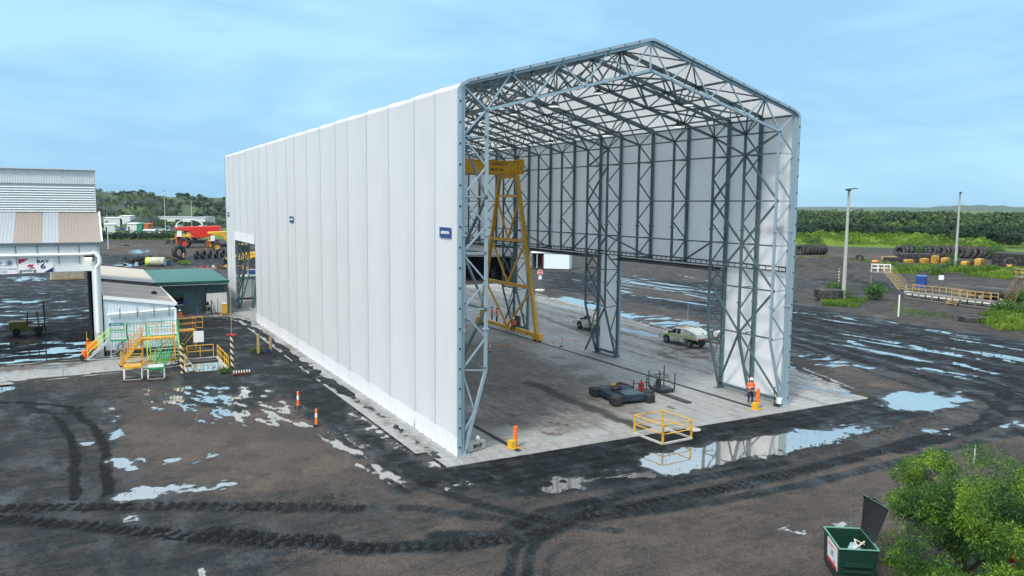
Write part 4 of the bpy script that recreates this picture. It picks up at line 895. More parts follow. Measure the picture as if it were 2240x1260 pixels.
# green office
GRW = corr('green_wall_sheet', (.10, .16, .17), 'X', .25, .55, .08, .5); GRR = corr('green_roof_sheet', (.012, .115, .09), 'X', .25, .45, .1, .25, dirt=(.02, .09, .075)); GRD = M('dark_green_trim', (.01, .10, .07), .5, 0, .08, 2)
go = thing('green_office', 'low green metal office with a veranda and dark window beside the shelter', 'building')
b = MB(); b.box((-6, 72.2, 1.95), (8.2, 13.5, 3.9)); b.build('wall', GRW, go)
b = MB(); b.prism([(-10.25, 64.1, 4.05), (-1.55, 64.1, 4.12), (-1.65, 79.2, 4.55), (-10.1, 79.2, 4.5)], (0, 0, -.1)); r3 = b.build('roof', GRR, go)
b = MB(); b.box((-5.9, 64.05, 4.0), (8.75, .12, .28)); b.build('gutter', GRD, r3)
b = MB(); b.box((-5.9, 64.2, 3.72), (8.5, .08, .1)); b.build('veranda_beam', WTRIM, r3)
for xx in (-1.75, -9.9): b = MB(); b.box((xx, 64.2, 1.85), (.14, .14, 3.7)); b.build('veranda_post', GRD, go)
b = MB(); b.box((-7.6, 65.36, 1.9), (1.9, .12, 1.35)); wn = b.build('window', GRD, go)
b = MB(); b.box((-7.6, 65.28, 1.68), (1.75, .06, .85)); b.build('pane', GLASS, wn); b = MB(); b.box((-7.6, 65.24, 1.2), (2.0, .1, .08)); b.build('sill', WTRIM, wn)
b = MB(); b.box((-9.3, 65.38, 1.35), (.9, .1, 2.2)); b.build('door', DARKIN, go)
b = MB(); b.box((-2.9, 64.75, 1.3), (2.5, .5, 2.5)); cabn = b.build('storage_cabinet', corr('white_cabinet', (.72, .75, .74), 'X', .16, .5, .04, .4)); tag(cabn, 'white ribbed storage cabinet under the green veranda', 'cabinet')
t_ = thing('yellow_cabinet', 'narrow yellow cabinet on small feet by the veranda post', 'cabinet', (-2.35, 63.0, 0)); b = MB(); b.box((0, 0, .75), (.55, .5, 1.2)); b.build('body', YELLOW, t_, bevel=.03); b = MB(); b.box((0, 0, 1.40), (.6, .55, .06)); b.build('lid', WTRIM, t_)
b = MB(); [b.box((p, q, .08), (.08, .08, .16)) for p in (-.2, .2) for q in (-.18, .18)]; b.build('foot', STEELD, t_)
t_ = thing('storage_rack', 'dark rack of drums and tools against the white cabinet', 'rack', (-4.2, 64.0, 0)); b = MB(); [b.box((p, q, .9), (.05, .05, 1.8)) for p in (-.5, .5) for q in (-.25, .25)]; b.box((0, 0, .5), (1., .5, .05)); b.box((0, 0, 1.15), (1., .5, .05)); b.bar((.5, 0, 1.8), (1., -.1, .1), .05); b.build('frame', STEELD, t_)
for p, z in ((-.25, .78), (.2, .78), (0, 1.4)): b = MB(); b.lathe([(.001, 0), (.2, 0), (.2, .42), (.001, .42)], (p, 0, z-.25), 'z', 12); b.build('drum', BLACKP, t_, True)
t_ = tag(MB().lathe([(.001, 0), (.26, 0), (.29, .9), (.31, .95), (.001, .97)], (-5.3, 63.9, 0), 'z', 14).build('waste_bin', M('blue_grey_plastic', (.10, .13, .22), .5), smooth=True), 'blue grey round bin left of the storage rack', 'bin')
t_ = thing('sign_stand', 'small dark sign on a post in front of the office window', 'sign', (-6.75, 63.2, 0)); b = MB(); b.tube((0, 0, 0), (0, 0, 1.5), .03); b.build('post', STEELD, t_); b = MB(); b.box((0, -.03, 1.6), (.5, .03, .35)); b.build('panel', BLUEP, t_)
t_ = thing('floor_jack_handle', 'thin dark post stand leaning on the white cabinet', 'stand', (-2.95, 64.3, 0)); b = MB(); b.tube((0, 0, 0), (0, 0, 1.9), .025); b.build('pole', STEELD, t_); b = MB(); b.box((0, 0, .05), (.4, .35, .1)); b.build('foot', STEELD, t_)
# ================================================================ ACCESS STANDS
def tubes(b, segs, r=.028):
    for p, q in segs: b.tube(p, q, r, n=6)
def rail(b, pts, h=1.05, post=True, r=.028, kick=False):
    """guard rail on a polyline of deck points"""
    for p, q in zip(pts, pts[1:]):
        p = Vector(p); q = Vector(q)
        for z in (h, h*.52): b.tube(p+V(0, 0, z), q+V(0, 0, z), r, n=6)
        n_ = max(1, int(round((q-p).length/1.1)))
        for k in range(n_+1): u = p+(q-p)*(k/n_); b.tube(u, u+V(0, 0, h), r, n=6)
        if kick: b.bar(p+V(0, 0, .08), q+V(0, 0, .08), .02, .15)
def flight(parent, p0, p1, wd, tm, rm, n=None, sm=None, hand=True):
    """stair flight from foot p0 to head p1"""
    p0 = Vector(p0); p1 = Vector(p1); d = p1-p0; hz = Vector((d.x, d.y, 0)).normalized(); s = Vector((-hz.y, hz.x, 0))*(wd/2); n = n or max(3, int(d.z/.24))
    b = MB()
    for k in (-1, 1): b.bar(p0+s*k, p1+s*k, .05, .16)
    o = b.build('stair_stringer', sm or tm, parent)
    b = MB(); rz_ = math.atan2(hz.y, hz.x)
    for k in range(1, n): c = p0+d*(k/n); b.box((c.x, c.y, c.z), (.24, wd, .035), rz_)
    tr_ = b.build('tread_flight', tm, o)
    if hand:
        for k in (-1, 1):
            b = MB()
            a = p0+s*k+V(0, 0, .0); c = p1+s*k
            for h in (.95, .5): b.tube(a+V(0, 0, h)+d*.04, c+V(0, 0, h), .026, n=6)
            for t in (.05, .5, 1.): b.tube(a+d*t, a+d*t+V(0, 0, .95), .026, n=6)
            b.build('handrail', rm, parent)
def stand(label, loc, rz, L_, W_, H_, rm, fm, dm, stairs=(-1,), srm=None, gate=False, run=None, wheels=True, rails='nsE', hr=1.05, brace=True):
    t = thing('access_stand', label, 'access platform', loc, rz, 'mobile access stands by the annex')
    l2, w2 = L_/2, W_/2
    b = MB(); b.box((0, 0, H_-.04), (L_, W_, .07)); b.build('deck', dm, t)
    b = MB(); b.box((0, -w2, H_-.08), (L_+.06, .05, .14)); b.box((0, w2, H_-.08), (L_+.06, .05, .14)); b.box((-l2, 0, H_-.08), (.05, W_, .14)); b.box((l2, 0, H_-.08), (.05, W_, .14)); b.build('deck_edge', rm, t)
    run = run or H_*.95
    b = MB()
    for x in (-l2, l2):
        for y in (-w2, w2): b.bar((x, y, .12), (x, y, H_-.1), .055)
    xs = -l2-(run if -1 in stairs else 0); xe = l2+(run if 1 in stairs else 0)
    for y in (-w2, w2):
        b.bar((xs, y, .15), (xe, y, .15), .06)
        if brace: b.bar((-l2, y, .2), (l2, y, H_-.15), .04); 
    for x in (xs, -l2, l2, xe): b.bar((x, -w2, .15), (x, w2, .15), .06)
    if brace: b.bar((l2, -w2, .2), (l2, w2, H_-.15), .04)
    b.build('frame', fm, t)
    b = MB()
    if 'n' in rails: rail(b, [(-l2, w2, H_), (l2, w2, H_)], hr)
    if 's' in rails: rail(b, [(-l2, -w2, H_), (l2, -w2, H_)], hr)
    if 'E' in rails: rail(b, [(l2, -w2, H_), (l2, w2, H_)], hr)
    if 'W' in rails: rail(b, [(-l2, -w2, H_), (-l2, w2, H_)], hr)
    if b.v: b.build('guard_rail', rm, t)
    for s in stairs: flight(t, (s*(l2+run), 0, .1), (s*l2, 0, H_), W_*.9, dm, srm or rm, sm=fm)
    if gate:
        b = MB(); b.path([(l2, -w2, H_+.15), (l2+.55, -w2-.3, H_+.15), (l2+.55, -w2-.3, H_+1.15), (l2, -w2, H_+1.15)], .025, closed=True); b.tube((l2, -w2, H_+.65), (l2+.55, -w2-.3, H_+.65), .025); b.build('gate', rm, t)
    if wheels:
        for x in (xs, xe):
            for y in (-w2, w2): b = MB(); b.lathe([(.001, -.03), (.09, -.03), (.09, .03), (.001, .03)], (x, y, .07), 'y', 10); b.build('wheel', BLACKP, t)
    return t
ALU = M('aluminium', (.62, .66, .68), .4, .5, .08, 5)
def gpo(x, y, dy=0.): p = gp(x, y); return (p.x, p.y+dy, 0)
stand('green caged access stand with pale stair, at the left end of the white wall', (-14.9, 38.3, 0), 0, 1.3, 1., 1.75, GREENP, ALU, ALU, (-1,), LIME, True, 1.9, hr=1.25)
stand('low access stand with thin orange hoops, between the green cage and the orange bridge', (-13.6, 38.5, 0), 0, 1.1, .8, .85, ORANGE, STEEL, ALU, (-1,), STEEL, False, .9, rails='nE', wheels=False)
bs = stand('long orange bridge stand with a high walkway in front of the white wall', (-12.05, 34.6, 0), rad(3), 2.5, .9, 2.25, SAFETYO, YELLOW, SAFETYO, (-1,), SAFETYO, False, 1.7, rails='nE')
stand('green topped stand with a white ladder base, lowest of the group', (-12.75, 28.0, 0), rad(83), 1.3, 1.15, 1.05, GREENP, WHITEP, ALU, (), None, False, rails='s', wheels=True, hr=.95)
stand('orange caged stand on white legs nearest the camera', (-14.35, 28.4, 0), rad(84), 1.2, 1.25, 1.15, YELLOW, WHITEP, SAFETYO, (), None, False, rails='nsEW', hr=.75)
stand('tall green stand with a pale stair facing the yard', (-11.4, 38.2, 0), rad(90), 1.3, 2.6, 1.95, GREENP, LIME, ALU, (-1,), GREENP, True, 2.1)
stand('orange stand with looped rails beside the corner of the annex', (-9.3, 39.6, 0), rad(10), 1.5, .9, 2.0, SAFETYO, YELLOW, SAFETYO, (), None, True, rails='nsEW')
# extra green stair climbing off the low stand
t_ = thing('access_stair', 'bright green free standing stair behind the white ladder base', 'access platform', (-12.1, 31.2, 0), rad(60)); flight(t_, (-.9, 0, .05), (.9, 0, 1.5), .8, GREENP, GREENP); b = MB(); [b.bar((.9, k*.4, 0), (.9, k*.4, 1.45), .05) for k in (-1, 1)]; b.build('leg', GREENP, t_)
t_ = thing('barrier_board', 'orange barrier panel with lamp left of the green stand', 'barrier', (-17.0, 39.0, 0)); b = MB(); b.box((0, 0, 1.2), (.9, .08, .7)); b.build('panel', ORPL, t_); b = MB(); [b.bar((k*.35, 0, 0), (k*.35, 0, 2.4), .06) for k in (-1, 1)]; b.build('leg', M('ochre_steel', (.35, .26, .05), .6), t_); b = MB(); b.ball((-.3, -.05, 1.75), .1); b.build('lamp', ORPL, t_)
t_ = thing('hose_cart', 'orange two wheeled cart at the foot of the workshop column', 'cart', (-17.5, 38.4, 0), .5); b = MB(); b.box((0, 0, .55), (.5, .5, .7)); b.build('tank', ORPL, t_, bevel=.05)
for s in (-1, 1): b = MB(); b.lathe([(.001, -.05), (.28, -.05), (.28, .05), (.001, .05)], (s*.32, 0, .28), 'x', 14); b.build('wheel', BLACKP, t_)
b = MB(); b.path([(-.2, .25, .9), (-.2, .6, 1.2), (.2, .6, 1.2), (.2, .25, .9)], .025); b.build('handle', STEELD, t_)
# ---- sump with its railings
sp_ = thing('sump', 'concrete rimmed sump full of water inside yellow rails', 'sump')
b = MB(); px0, px1, py0, py1 = -10.25, -7.35, 29.6, 35.2
for c, d in ((((px0+px1)/2, py1+.1, -.03), (px1-px0+.4, .2, .14)), ((px0-.1, (py0+py1)/2, -.03), (.2, py1-py0, .14)), ((px1+.1, (py0+py1)/2, -.03), (.2, py1-py0, .14))): b.box(c, d)
b.build('rim', CONC, sp_); b = MB(); b.box(((px0+px1)/2, py1-1.2, -.02), (px1-px0-.1, .5, .09)); b.box(((px0+px1)/2, py1-.3, -.03), (px1-px0-.1, .45, .10)); b.build('cover_plank', BASEB, sp_)
def rail_thing(label, pts, h=1.05, mat=YELLOW, group=None):
    c = Vector(pts[0]); t = thing('guard_railing', label, 'railing', c, 0, group); b = MB(); rail(b, [Vector(p)-c for p in pts], h, r=.035); b.build('rail', mat, t); return t
rail_thing('yellow railing on the left side of the sump beside a striped post', [(-10.35, 29.5, 0), (-10.35, 32.2, 0), (-10.35, 34.8, 0)])
rail_thing('yellow railing across the back of the sump under a white board', [(-9.7, 35.6, 0), (-7.5, 35.6, 0)], 1.1)
rail_thing('yellow railing on the right side of the sump', [(-7.2, 35.4, 0), (-7.2, 32.4, 0), (-7.2, 29.5, 0)])
t_ = thing('blank_sign', 'blank white board on posts behind the sump', 'sign', (-8.6, 36.4, 0)); b = MB(); b.box((0, 0, 1.75), (.85, .04, 1.0)); b.build('panel', WTRIM, t_); b = MB(); [b.tube((k*.3, .04, 0), (k*.3, .04, 1.8), .03) for k in (-1, 1)]; b.build('post', STEEL, t_)
STRIPE = M('striped_paint', (.5, .4, .2), .5)
def stripes(nm, c1, c2, per, ang=1.):
    m = bpy.data.materials.new(nm); m.use_nodes = True; t = m.node_tree; n = t.nodes; l = t.links; p = n['Principled BSDF']; tcn = n.new('ShaderNodeTexCoord'); sp = n.new('ShaderNodeSeparateXYZ'); l.new(tcn.outputs['Object'], sp.inputs[0])
    a = n.new('ShaderNodeMath'); a.operation = 'MULTIPLY_ADD'; l.new(sp.outputs['X'], a.inputs[0]); a.inputs[1].default_value = ang; l.new(sp.outputs['Z'], a.inputs[2])
    f = n.new('ShaderNodeMath'); f.operation = 'PINGPONG'; l.new(a.outputs[0], f.inputs[0]); f.inputs[1].default_value = per; g = n.new('ShaderNodeMath'); g.operation = 'GREATER_THAN'; l.new(f.outputs[0], g.inputs[0]); g.inputs[1].default_value = per/2
    mx = n.new('ShaderNodeMix'); mx.data_type = 'RGBA'; l.new(g.outputs[0], mx.inputs['Factor']); mx.inputs['A'].default_value = (*c1, 1); mx.inputs['B'].default_value = (*c2, 1); l.new(mx.outputs['Result'], p.inputs['Base Color']); p.inputs['Roughness'].default_value = .5; return m
HAZ = stripes('hazard_stripes', (.68, .60, .40), (.02, .02, .02), .26, 1.2)
def striped_post(label, x, y, h, whip=0., cap=False):
    t = thing('striped_post', label, 'post', (x, y, 0)); b = MB(); b.lathe([(.001, 0), (.13, 0), (.13, h), (.001, h)], n=14); b.build('post', HAZ, t, True)
    if whip: b = MB(); b.tube((0, 0, h), (0, 0, h+whip), .018); b.build('whip_aerial', M('whip_yellow', (.5, .38, .12), .5), t)
    if cap: b = MB(); b.box((0, 0, h+.04), (.75, .16, .09)); b.build('cap_board', REDP, t)
striped_post('black and cream striped post at the left corner of the sump', -10.75, 29.3, 2.4)
striped_post('black and cream striped post with a red cross board and tall whip', -7.05, 28.5, 2.95, 3.6, True)
t_ = tag(MB().lathe([(.001, 0), (.15, 0), (.14, 1.75), (.001, 1.78)], (-3.65, 35.4, 0), 'z', 12).build('timber_post', WOOD, smooth=True), 'taller round timber bollard with an orange top in weeds', 'post', 'timber posts by the slab')
t_ = tag(MB().lathe([(.001, 0), (.13, 0), (.13, 1.35), (.001, 1.37)], (-2.45, 36.0, 0), 'z', 12).build('timber_post', WOOD, smooth=True), 'shorter round timber bollard beside a blue rag', 'post', 'timber posts by the slab')
b = MB(); b.add([(-3.2, 35.5, .03), (-2.9, 35.3, .35), (-2.7, 35.4, .1), (-2.6, 35.2, .3), (-2.5, 35.6, .02), (-2.9, 35.7, .15)], [(0, 1, 2), (2, 1, 3), (2, 3, 4), (0, 2, 5), (5, 2, 4)]); tag(b.build('rag', M('blue_rag', (.05, .15, .45), .8, bump=.3)), 'crumpled blue rag on the ground between the timber posts', 'rag')
t_ = thing('drain_grate', 'low rusty battery of white capped fittings by the striped post', 'grate', (-6.6, 26.9, 0)); b = MB(); b.box((0, 0, .08), (1.4, .5, .14)); b.build('base', M('rust', (.12, .04, .03), .8), t_)
for k in range(7): b = MB(); b.lathe([(.001, 0), (.05, 0), (.05, .18), (.001, .18)], (-.6+k*.2, 0, .14), 'z', 8); b.build('fitting', WTRIM, t_)
# ---- delineator posts
def delineator(label, x, y, rz=0.):
    t = thing('delineator_post', label, 'traffic post', (x, y, -.02), rz, 'delineator posts beside the haul lane')
    b = MB(); b.lathe([(.001, 0), (.24, 0), (.25, .05), (.14, .09), (.09, .10)], n=8); b.build('rubber_base', BLACKP, t)
    b = MB(); b.lathe([(.10, .08), (.075, .45), (.06, 1.02), (.03, 1.06), (.001, 1.07)], n=14); b.build('body', ORPL, t, True)
    b = MB(); b.lathe([(.0795, .5), (.0705, .78)], n=14); b.build('reflective_band', REFL, t, True)
    return t
delineator('orange delineator post with a white band, farther one by the lane', *gp(652, 889).xy); delineator('orange delineator post with a white band, nearer one by the lane', *gp(692, 930).xy)
# ---- forklift
OLIVE = M('faded_olive_yellow', (.26, .22, .05), .55, 0, .15, 3, dirt=(.1, .08, .04))
fk = thing('forklift', 'old olive yellow forklift with raised mast inside the workshop bay', 'forklift', (*gp(68, 730).xy, 0), rad(2))
b = MB(); b.prism([(-1.9, -.65, .4), (-1.9, -.65, 1.25), (-1.7, -.65, 1.4), (-.35, -.65, 1.35), (-.3, -.65, .85), (1.0, -.65, .8), (1.0, -.65, .35)], (0, 1.3, 0)); b.build('body', OLIVE, fk, bevel=.05)
b = MB(); [b.bar((x, y, .85), (x+dx, y, 2.35), .08) for x, dx in ((-.3, .1), (.75, -.15)) for y in (-.55, .55)]; b.box((.2, 0, 2.38), (.9, 1.2, .05)); b.build('roll_frame', STEELD, fk)
b = MB(); b.box((-.05, 0, 1.2), (.5, .5, .12)); b.box((-.28, 0, 1.5), (.1, .5, .6)); b.build('seat', BLACKP, fk)
b = MB(); [b.box((1.25, y, 1.7), (.12, .1, 3.3)) for y in (-.45, .45)]; [b.box((1.25, 0, z), (.1, .9, .1)) for z in (.3, 1.5, 3.3)]; b.build('mast', STEELD, fk)
b = MB(); [b.box((1.95, y, .2), (1.2, .13, .06)) for y in (-.3, .3)]; b.box((1.38, 0, .5), (.06, 1.0, .6)); b.build('fork', STEELD, fk)
for x, r in ((-1.25, .36), (.7, .42)):
    for y in (-.62, .62): b = MB(); b.lathe([(.001, -.13), (r*.9, -.13), (r, -.08), (r, .08), (r*.9, .13), (.001, .13)], (x, y, r), 'y', 16); b.build('wheel', TYRE, fk, True)
# ================================================================ PEOPLE
HAIR = M('dark_hair', (.03, .02, .015), .8); BOOT = M('work_boot', (.10, .06, .03), .7, 0, .2, 9); HATW = M('white_helmet', (.82, .83, .82), .3, 0, .02, 3); DKC = M('dark_cloth', (.02, .022, .026), .85, 0, .2, 9)
def person(label, loc, rz, el, wr, legs=None, pel=.95, lean=0., hat=HATW, shirt=HIVIS, group='workers in hi vis shirts', bend=None, hy=-.02):
    """el, wr: elbow and wrist of (left, right) arm; legs: per side (hip, knee, ankle, toe); figure faces -Y"""
    t = thing('person', label, 'person', loc, rz, group)
    if bend is None: bend = lean
    ch = (0, -bend*.45, pel+.46); nk = (0, -bend*.6, pel+.60); hd = (0, -bend*.75+hy, pel+.70)
    J = [(0, 0, pel, .135), (0, -bend*.2, pel+.24, .125), (*ch, .15), (*nk, .055), (*hd, .082), (hd[0], hd[1]-.005, hd[2]+.095, .088)]
    E_ = [(0, 1), (1, 2), (2, 3), (3, 4), (4, 5)]
    legs = legs or [((.10, 0, pel-.04), (.12, -.03, .50), (.12, .02, .09), (.14, -.16, .045)), ((-.10, 0, pel-.04), (-.12, -.02, .50), (-.13, .02, .09), (-.16, -.15, .045))]
    for lg in legs:
        k = len(J)
        for p, r in zip(lg, (.088, .062, .042, .04)): J.append((*p, r))
        E_ += [(0, k), (k, k+1), (k+1, k+2), (k+2, k+3)]
    sh_ = []
    for s, e, w_ in ((1, el[0], wr[0]), (-1, el[1], wr[1])):
        k = len(J); so_ = (s*.19, ch[1], ch[2]+.06); sh_.append(so_); e = Vector(e); w_ = Vector(w_); d = (w_-e).normalized(); pm = w_+d*.085
        J += [(*so_, .058), (*e, .042), (*w_, .028), (*pm, (.040, .018))]; E_ += [(2, k), (k, k+1), (k+1, k+2), (k+2, k+3)]
        sd_ = d.cross(Vector((0, 0, 1))); sd_ = sd_.normalized() if sd_.length > .1 else Vector((1, 0, 0)); dn = Vector((0, 0, -1)) if abs(d.z) < .8 else Vector((0, -1, 0))
        for f in range(4):
            o_ = (f-1.5)*.021; ln = (.036, .042, .040, .030)[f]; k2 = len(J); a = pm+sd_*o_+d*.02; J += [(*(a+d*ln), .0095), (*(a+d*(ln*1.7)+dn*.018), .0085)]; E_ += [(k+3, k2), (k2, k2+1)]
        k2 = len(J); a = w_+d*.03-sd_*.035; J += [(*a, .012), (*(a+d*.04-sd_*.012), .010)]; E_ += [(k+2, k2), (k2, k2+1)]
    skin('body', J, E_, SKIN, t)
    # shirt
    sj = [(0, 0, pel+.02, .15), (0, -bend*.2, pel+.24, .15), (*ch[:2], ch[2]+.01, .172), (*nk[:2], nk[2]-.03, .08)]; se = [(0, 1), (1, 2), (2, 3)]
    for so_, e, w_ in zip(sh_, el, wr):
        k = len(sj); e = Vector(e); w_ = Vector(w_); sj += [(*so_, .078), (*e, .058), (*(e+(w_-e)*.86), .044)]; se += [(2, k), (k, k+1), (k+1, k+2)]
    skin('shirt', sj, se, shirt, t)
    pj = [(0, 0, pel+.04, .152), (0, 0, pel-.06, .14)]; pe = [(0, 1)]
    for lg in legs:
        k = len(pj); pj += [(*lg[0], .105), (*lg[1], .08), (*(Vector(lg[2])+V(0, 0, .02)), .062)]; pe += [(1, k), (k, k+1), (k+1, k+2)]
    skin('trousers', pj, pe, NAVY, t)
    for lg in legs: skin('boot', [(*(Vector(lg[2])+V(0, .02, .04)), .058), (*(Vector(lg[2])+V(0, .02, -.03)), .06), (*lg[3], .052)], [(0, 1), (1, 2)], BOOT, t)
    b = MB(); b.lathe([(.158, -.03), (.160, .03)], (0, -bend*.2, pel+.27), 'z', 16); o = b.build('reflective_band', REFL, t, True); o.scale = (1.06, 1, 1)
    hz_ = hd[2]+.12
    if hat:
        b = MB(); b.lathe([(.165, -.012), (.125, .0), (.124, .04), (.10, .10), (.05, .135), (.001, .142)], (hd[0], hd[1]-.015, hz_), 'z', 18); b.build('helmet', hat, t, True)
    else: b = MB(); b.ball((hd[0], hd[1]+.015, hz_-.02), .105, 8, (1, 1.05, 1)); b.build('hair', HAIR, t, True)
    b = MB(); b.add([(hd[0]-.014, hd[1]-.088, hz_-.085), (hd[0]+.014, hd[1]-.088, hz_-.085), (hd[0], hd[1]-.115, hz_-.085), (hd[0], hd[1]-.085, hz_-.035)], [(0, 1, 2), (0, 2, 3), (1, 3, 2), (0, 3, 1)]); b.build('nose', SKIN, t)
    for s in (-1, 1): b = MB(); b.ball((hd[0]+s*.032, hd[1]-.084, hz_-.04), .011, 5); b.build('eye', HAIR, t)
    b = MB(); b.box((hd[0], hd[1]-.082, hz_-.115), (.045, .01, .01)); b.build('mouth', M('lips', (.35, .12, .10), .5), t)
    for s in (-1, 1): b = MB(); b.ball((hd[0]+s*.088, hd[1]+.005, hz_-.06), .022, 5, (.4, .8, 1.3)); b.build('ear', SKIN, t)
    return t
q = gp(1641, 884)
pn = person('standing worker in white helmet and orange shirt holding a tablet, beside the right ribbed bollard', (q.x, q.y, 0), rad(-28), ((.27, -.05, 1.20), (-.27, -.05, 1.20)), ((.13, -.30, 1.14), (-.13, -.30, 1.14)), hy=-.06)
b = MB(); b.box((0, -.40, 1.16), (.30, .02, .20)); tb = b.build('tablet', BLACKP); tb.location = pn.location; tb.rotation_euler = pn.rotation_euler; tag(tb, 'dark tablet in the hands of the worker by the right bollard', 'tablet')
q = gp(1076, 704); person('taller of two workers chatting behind the crane leg, red orange shirt', (q.x, q.y, 0), rad(60), ((.27, -.02, 1.18), (-.26, -.06, 1.2)), ((.22, -.22, 1.05), (-.12, -.28, 1.22)), hat=None)
q = gp(1087, 707); person('shorter of two workers chatting behind the crane leg, facing the taller one', (q.x, q.y, 0), rad(-100), ((.26, .0, 1.16), (-.26, .0, 1.16)), ((.24, -.12, .93), (-.24, -.12, .93)), hat=None, pel=.9)
sl_ = [((.10, 0, .98), (.15, -.42, 1.0), (.16, -.44, .55), (.17, -.60, .50)), ((-.10, 0, .98), (-.15, -.42, 1.0), (-.16, -.42, .55), (-.17, -.58, .50))]
person('worker in white helmet sitting on the crane sill beam, bent forward', (CX1, 34.3, 0), rad(-70), ((.26, -.20, 1.22), (-.26, -.20, 1.22)), ((.12, -.42, 1.12), (-.12, -.42, 1.12)), legs=sl_, pel=.98, bend=.35)
q = gp(394, 714); person('worker in white helmet and red shirt standing by the annex corner', (q.x, q.y, 0), rad(-10), ((.27, -.02, 1.2), (-.27, -.02, 1.2)), ((.16, -.24, 1.1), (-.16, -.24, 1.1)))
q = gp(402, 572); person('distant worker in an orange vest walking in front of the big tyre', (q.x, q.y, 0), rad(30), ((.26, .08, 1.2), (-.26, -.1, 1.2)), ((.26, -.08, .98), (-.26, -.3, 1.05)))
# ================================================================ UTES
HUB = M('wheel_rim', (.28, .29, .30), .4, .6, .1, 4); MUDW = M('muddy_white_paint', (.70, .72, .66), .4, 0, .06, 2, dirt=(.36, .31, .22), dscale=.9, dth=.58, coat=.3); HVY = M('hi_vis_panel', (.58, .66, .12), .4, 0, .12, 2, dirt=(.5, .5, .4), dth=.5); REDL = M('tail_lamp', (.45, .02, .01), .3)
def wheel(b_parent, x, y, r=.40, w_=.26):
    s = 1 if y > 0 else -1
    b = MB(); b.lathe([(r*.55, -w_/2), (r*.92, -w_/2), (r, -w_*.32), (r, w_*.32), (r*.92, w_/2), (r*.55, w_/2)], (x, y, r), 'y', 22); o = b.build('wheel', TYRE, b_parent, True)
    b = MB(); b.lathe([(.001, s*w_*.30), (r*.2, s*w_*.42), (r*.5, s*w_*.32), (r*.56, s*w_*.42)], (x, y, r), 'y', 14); b.build('rim', HUB, o, True)
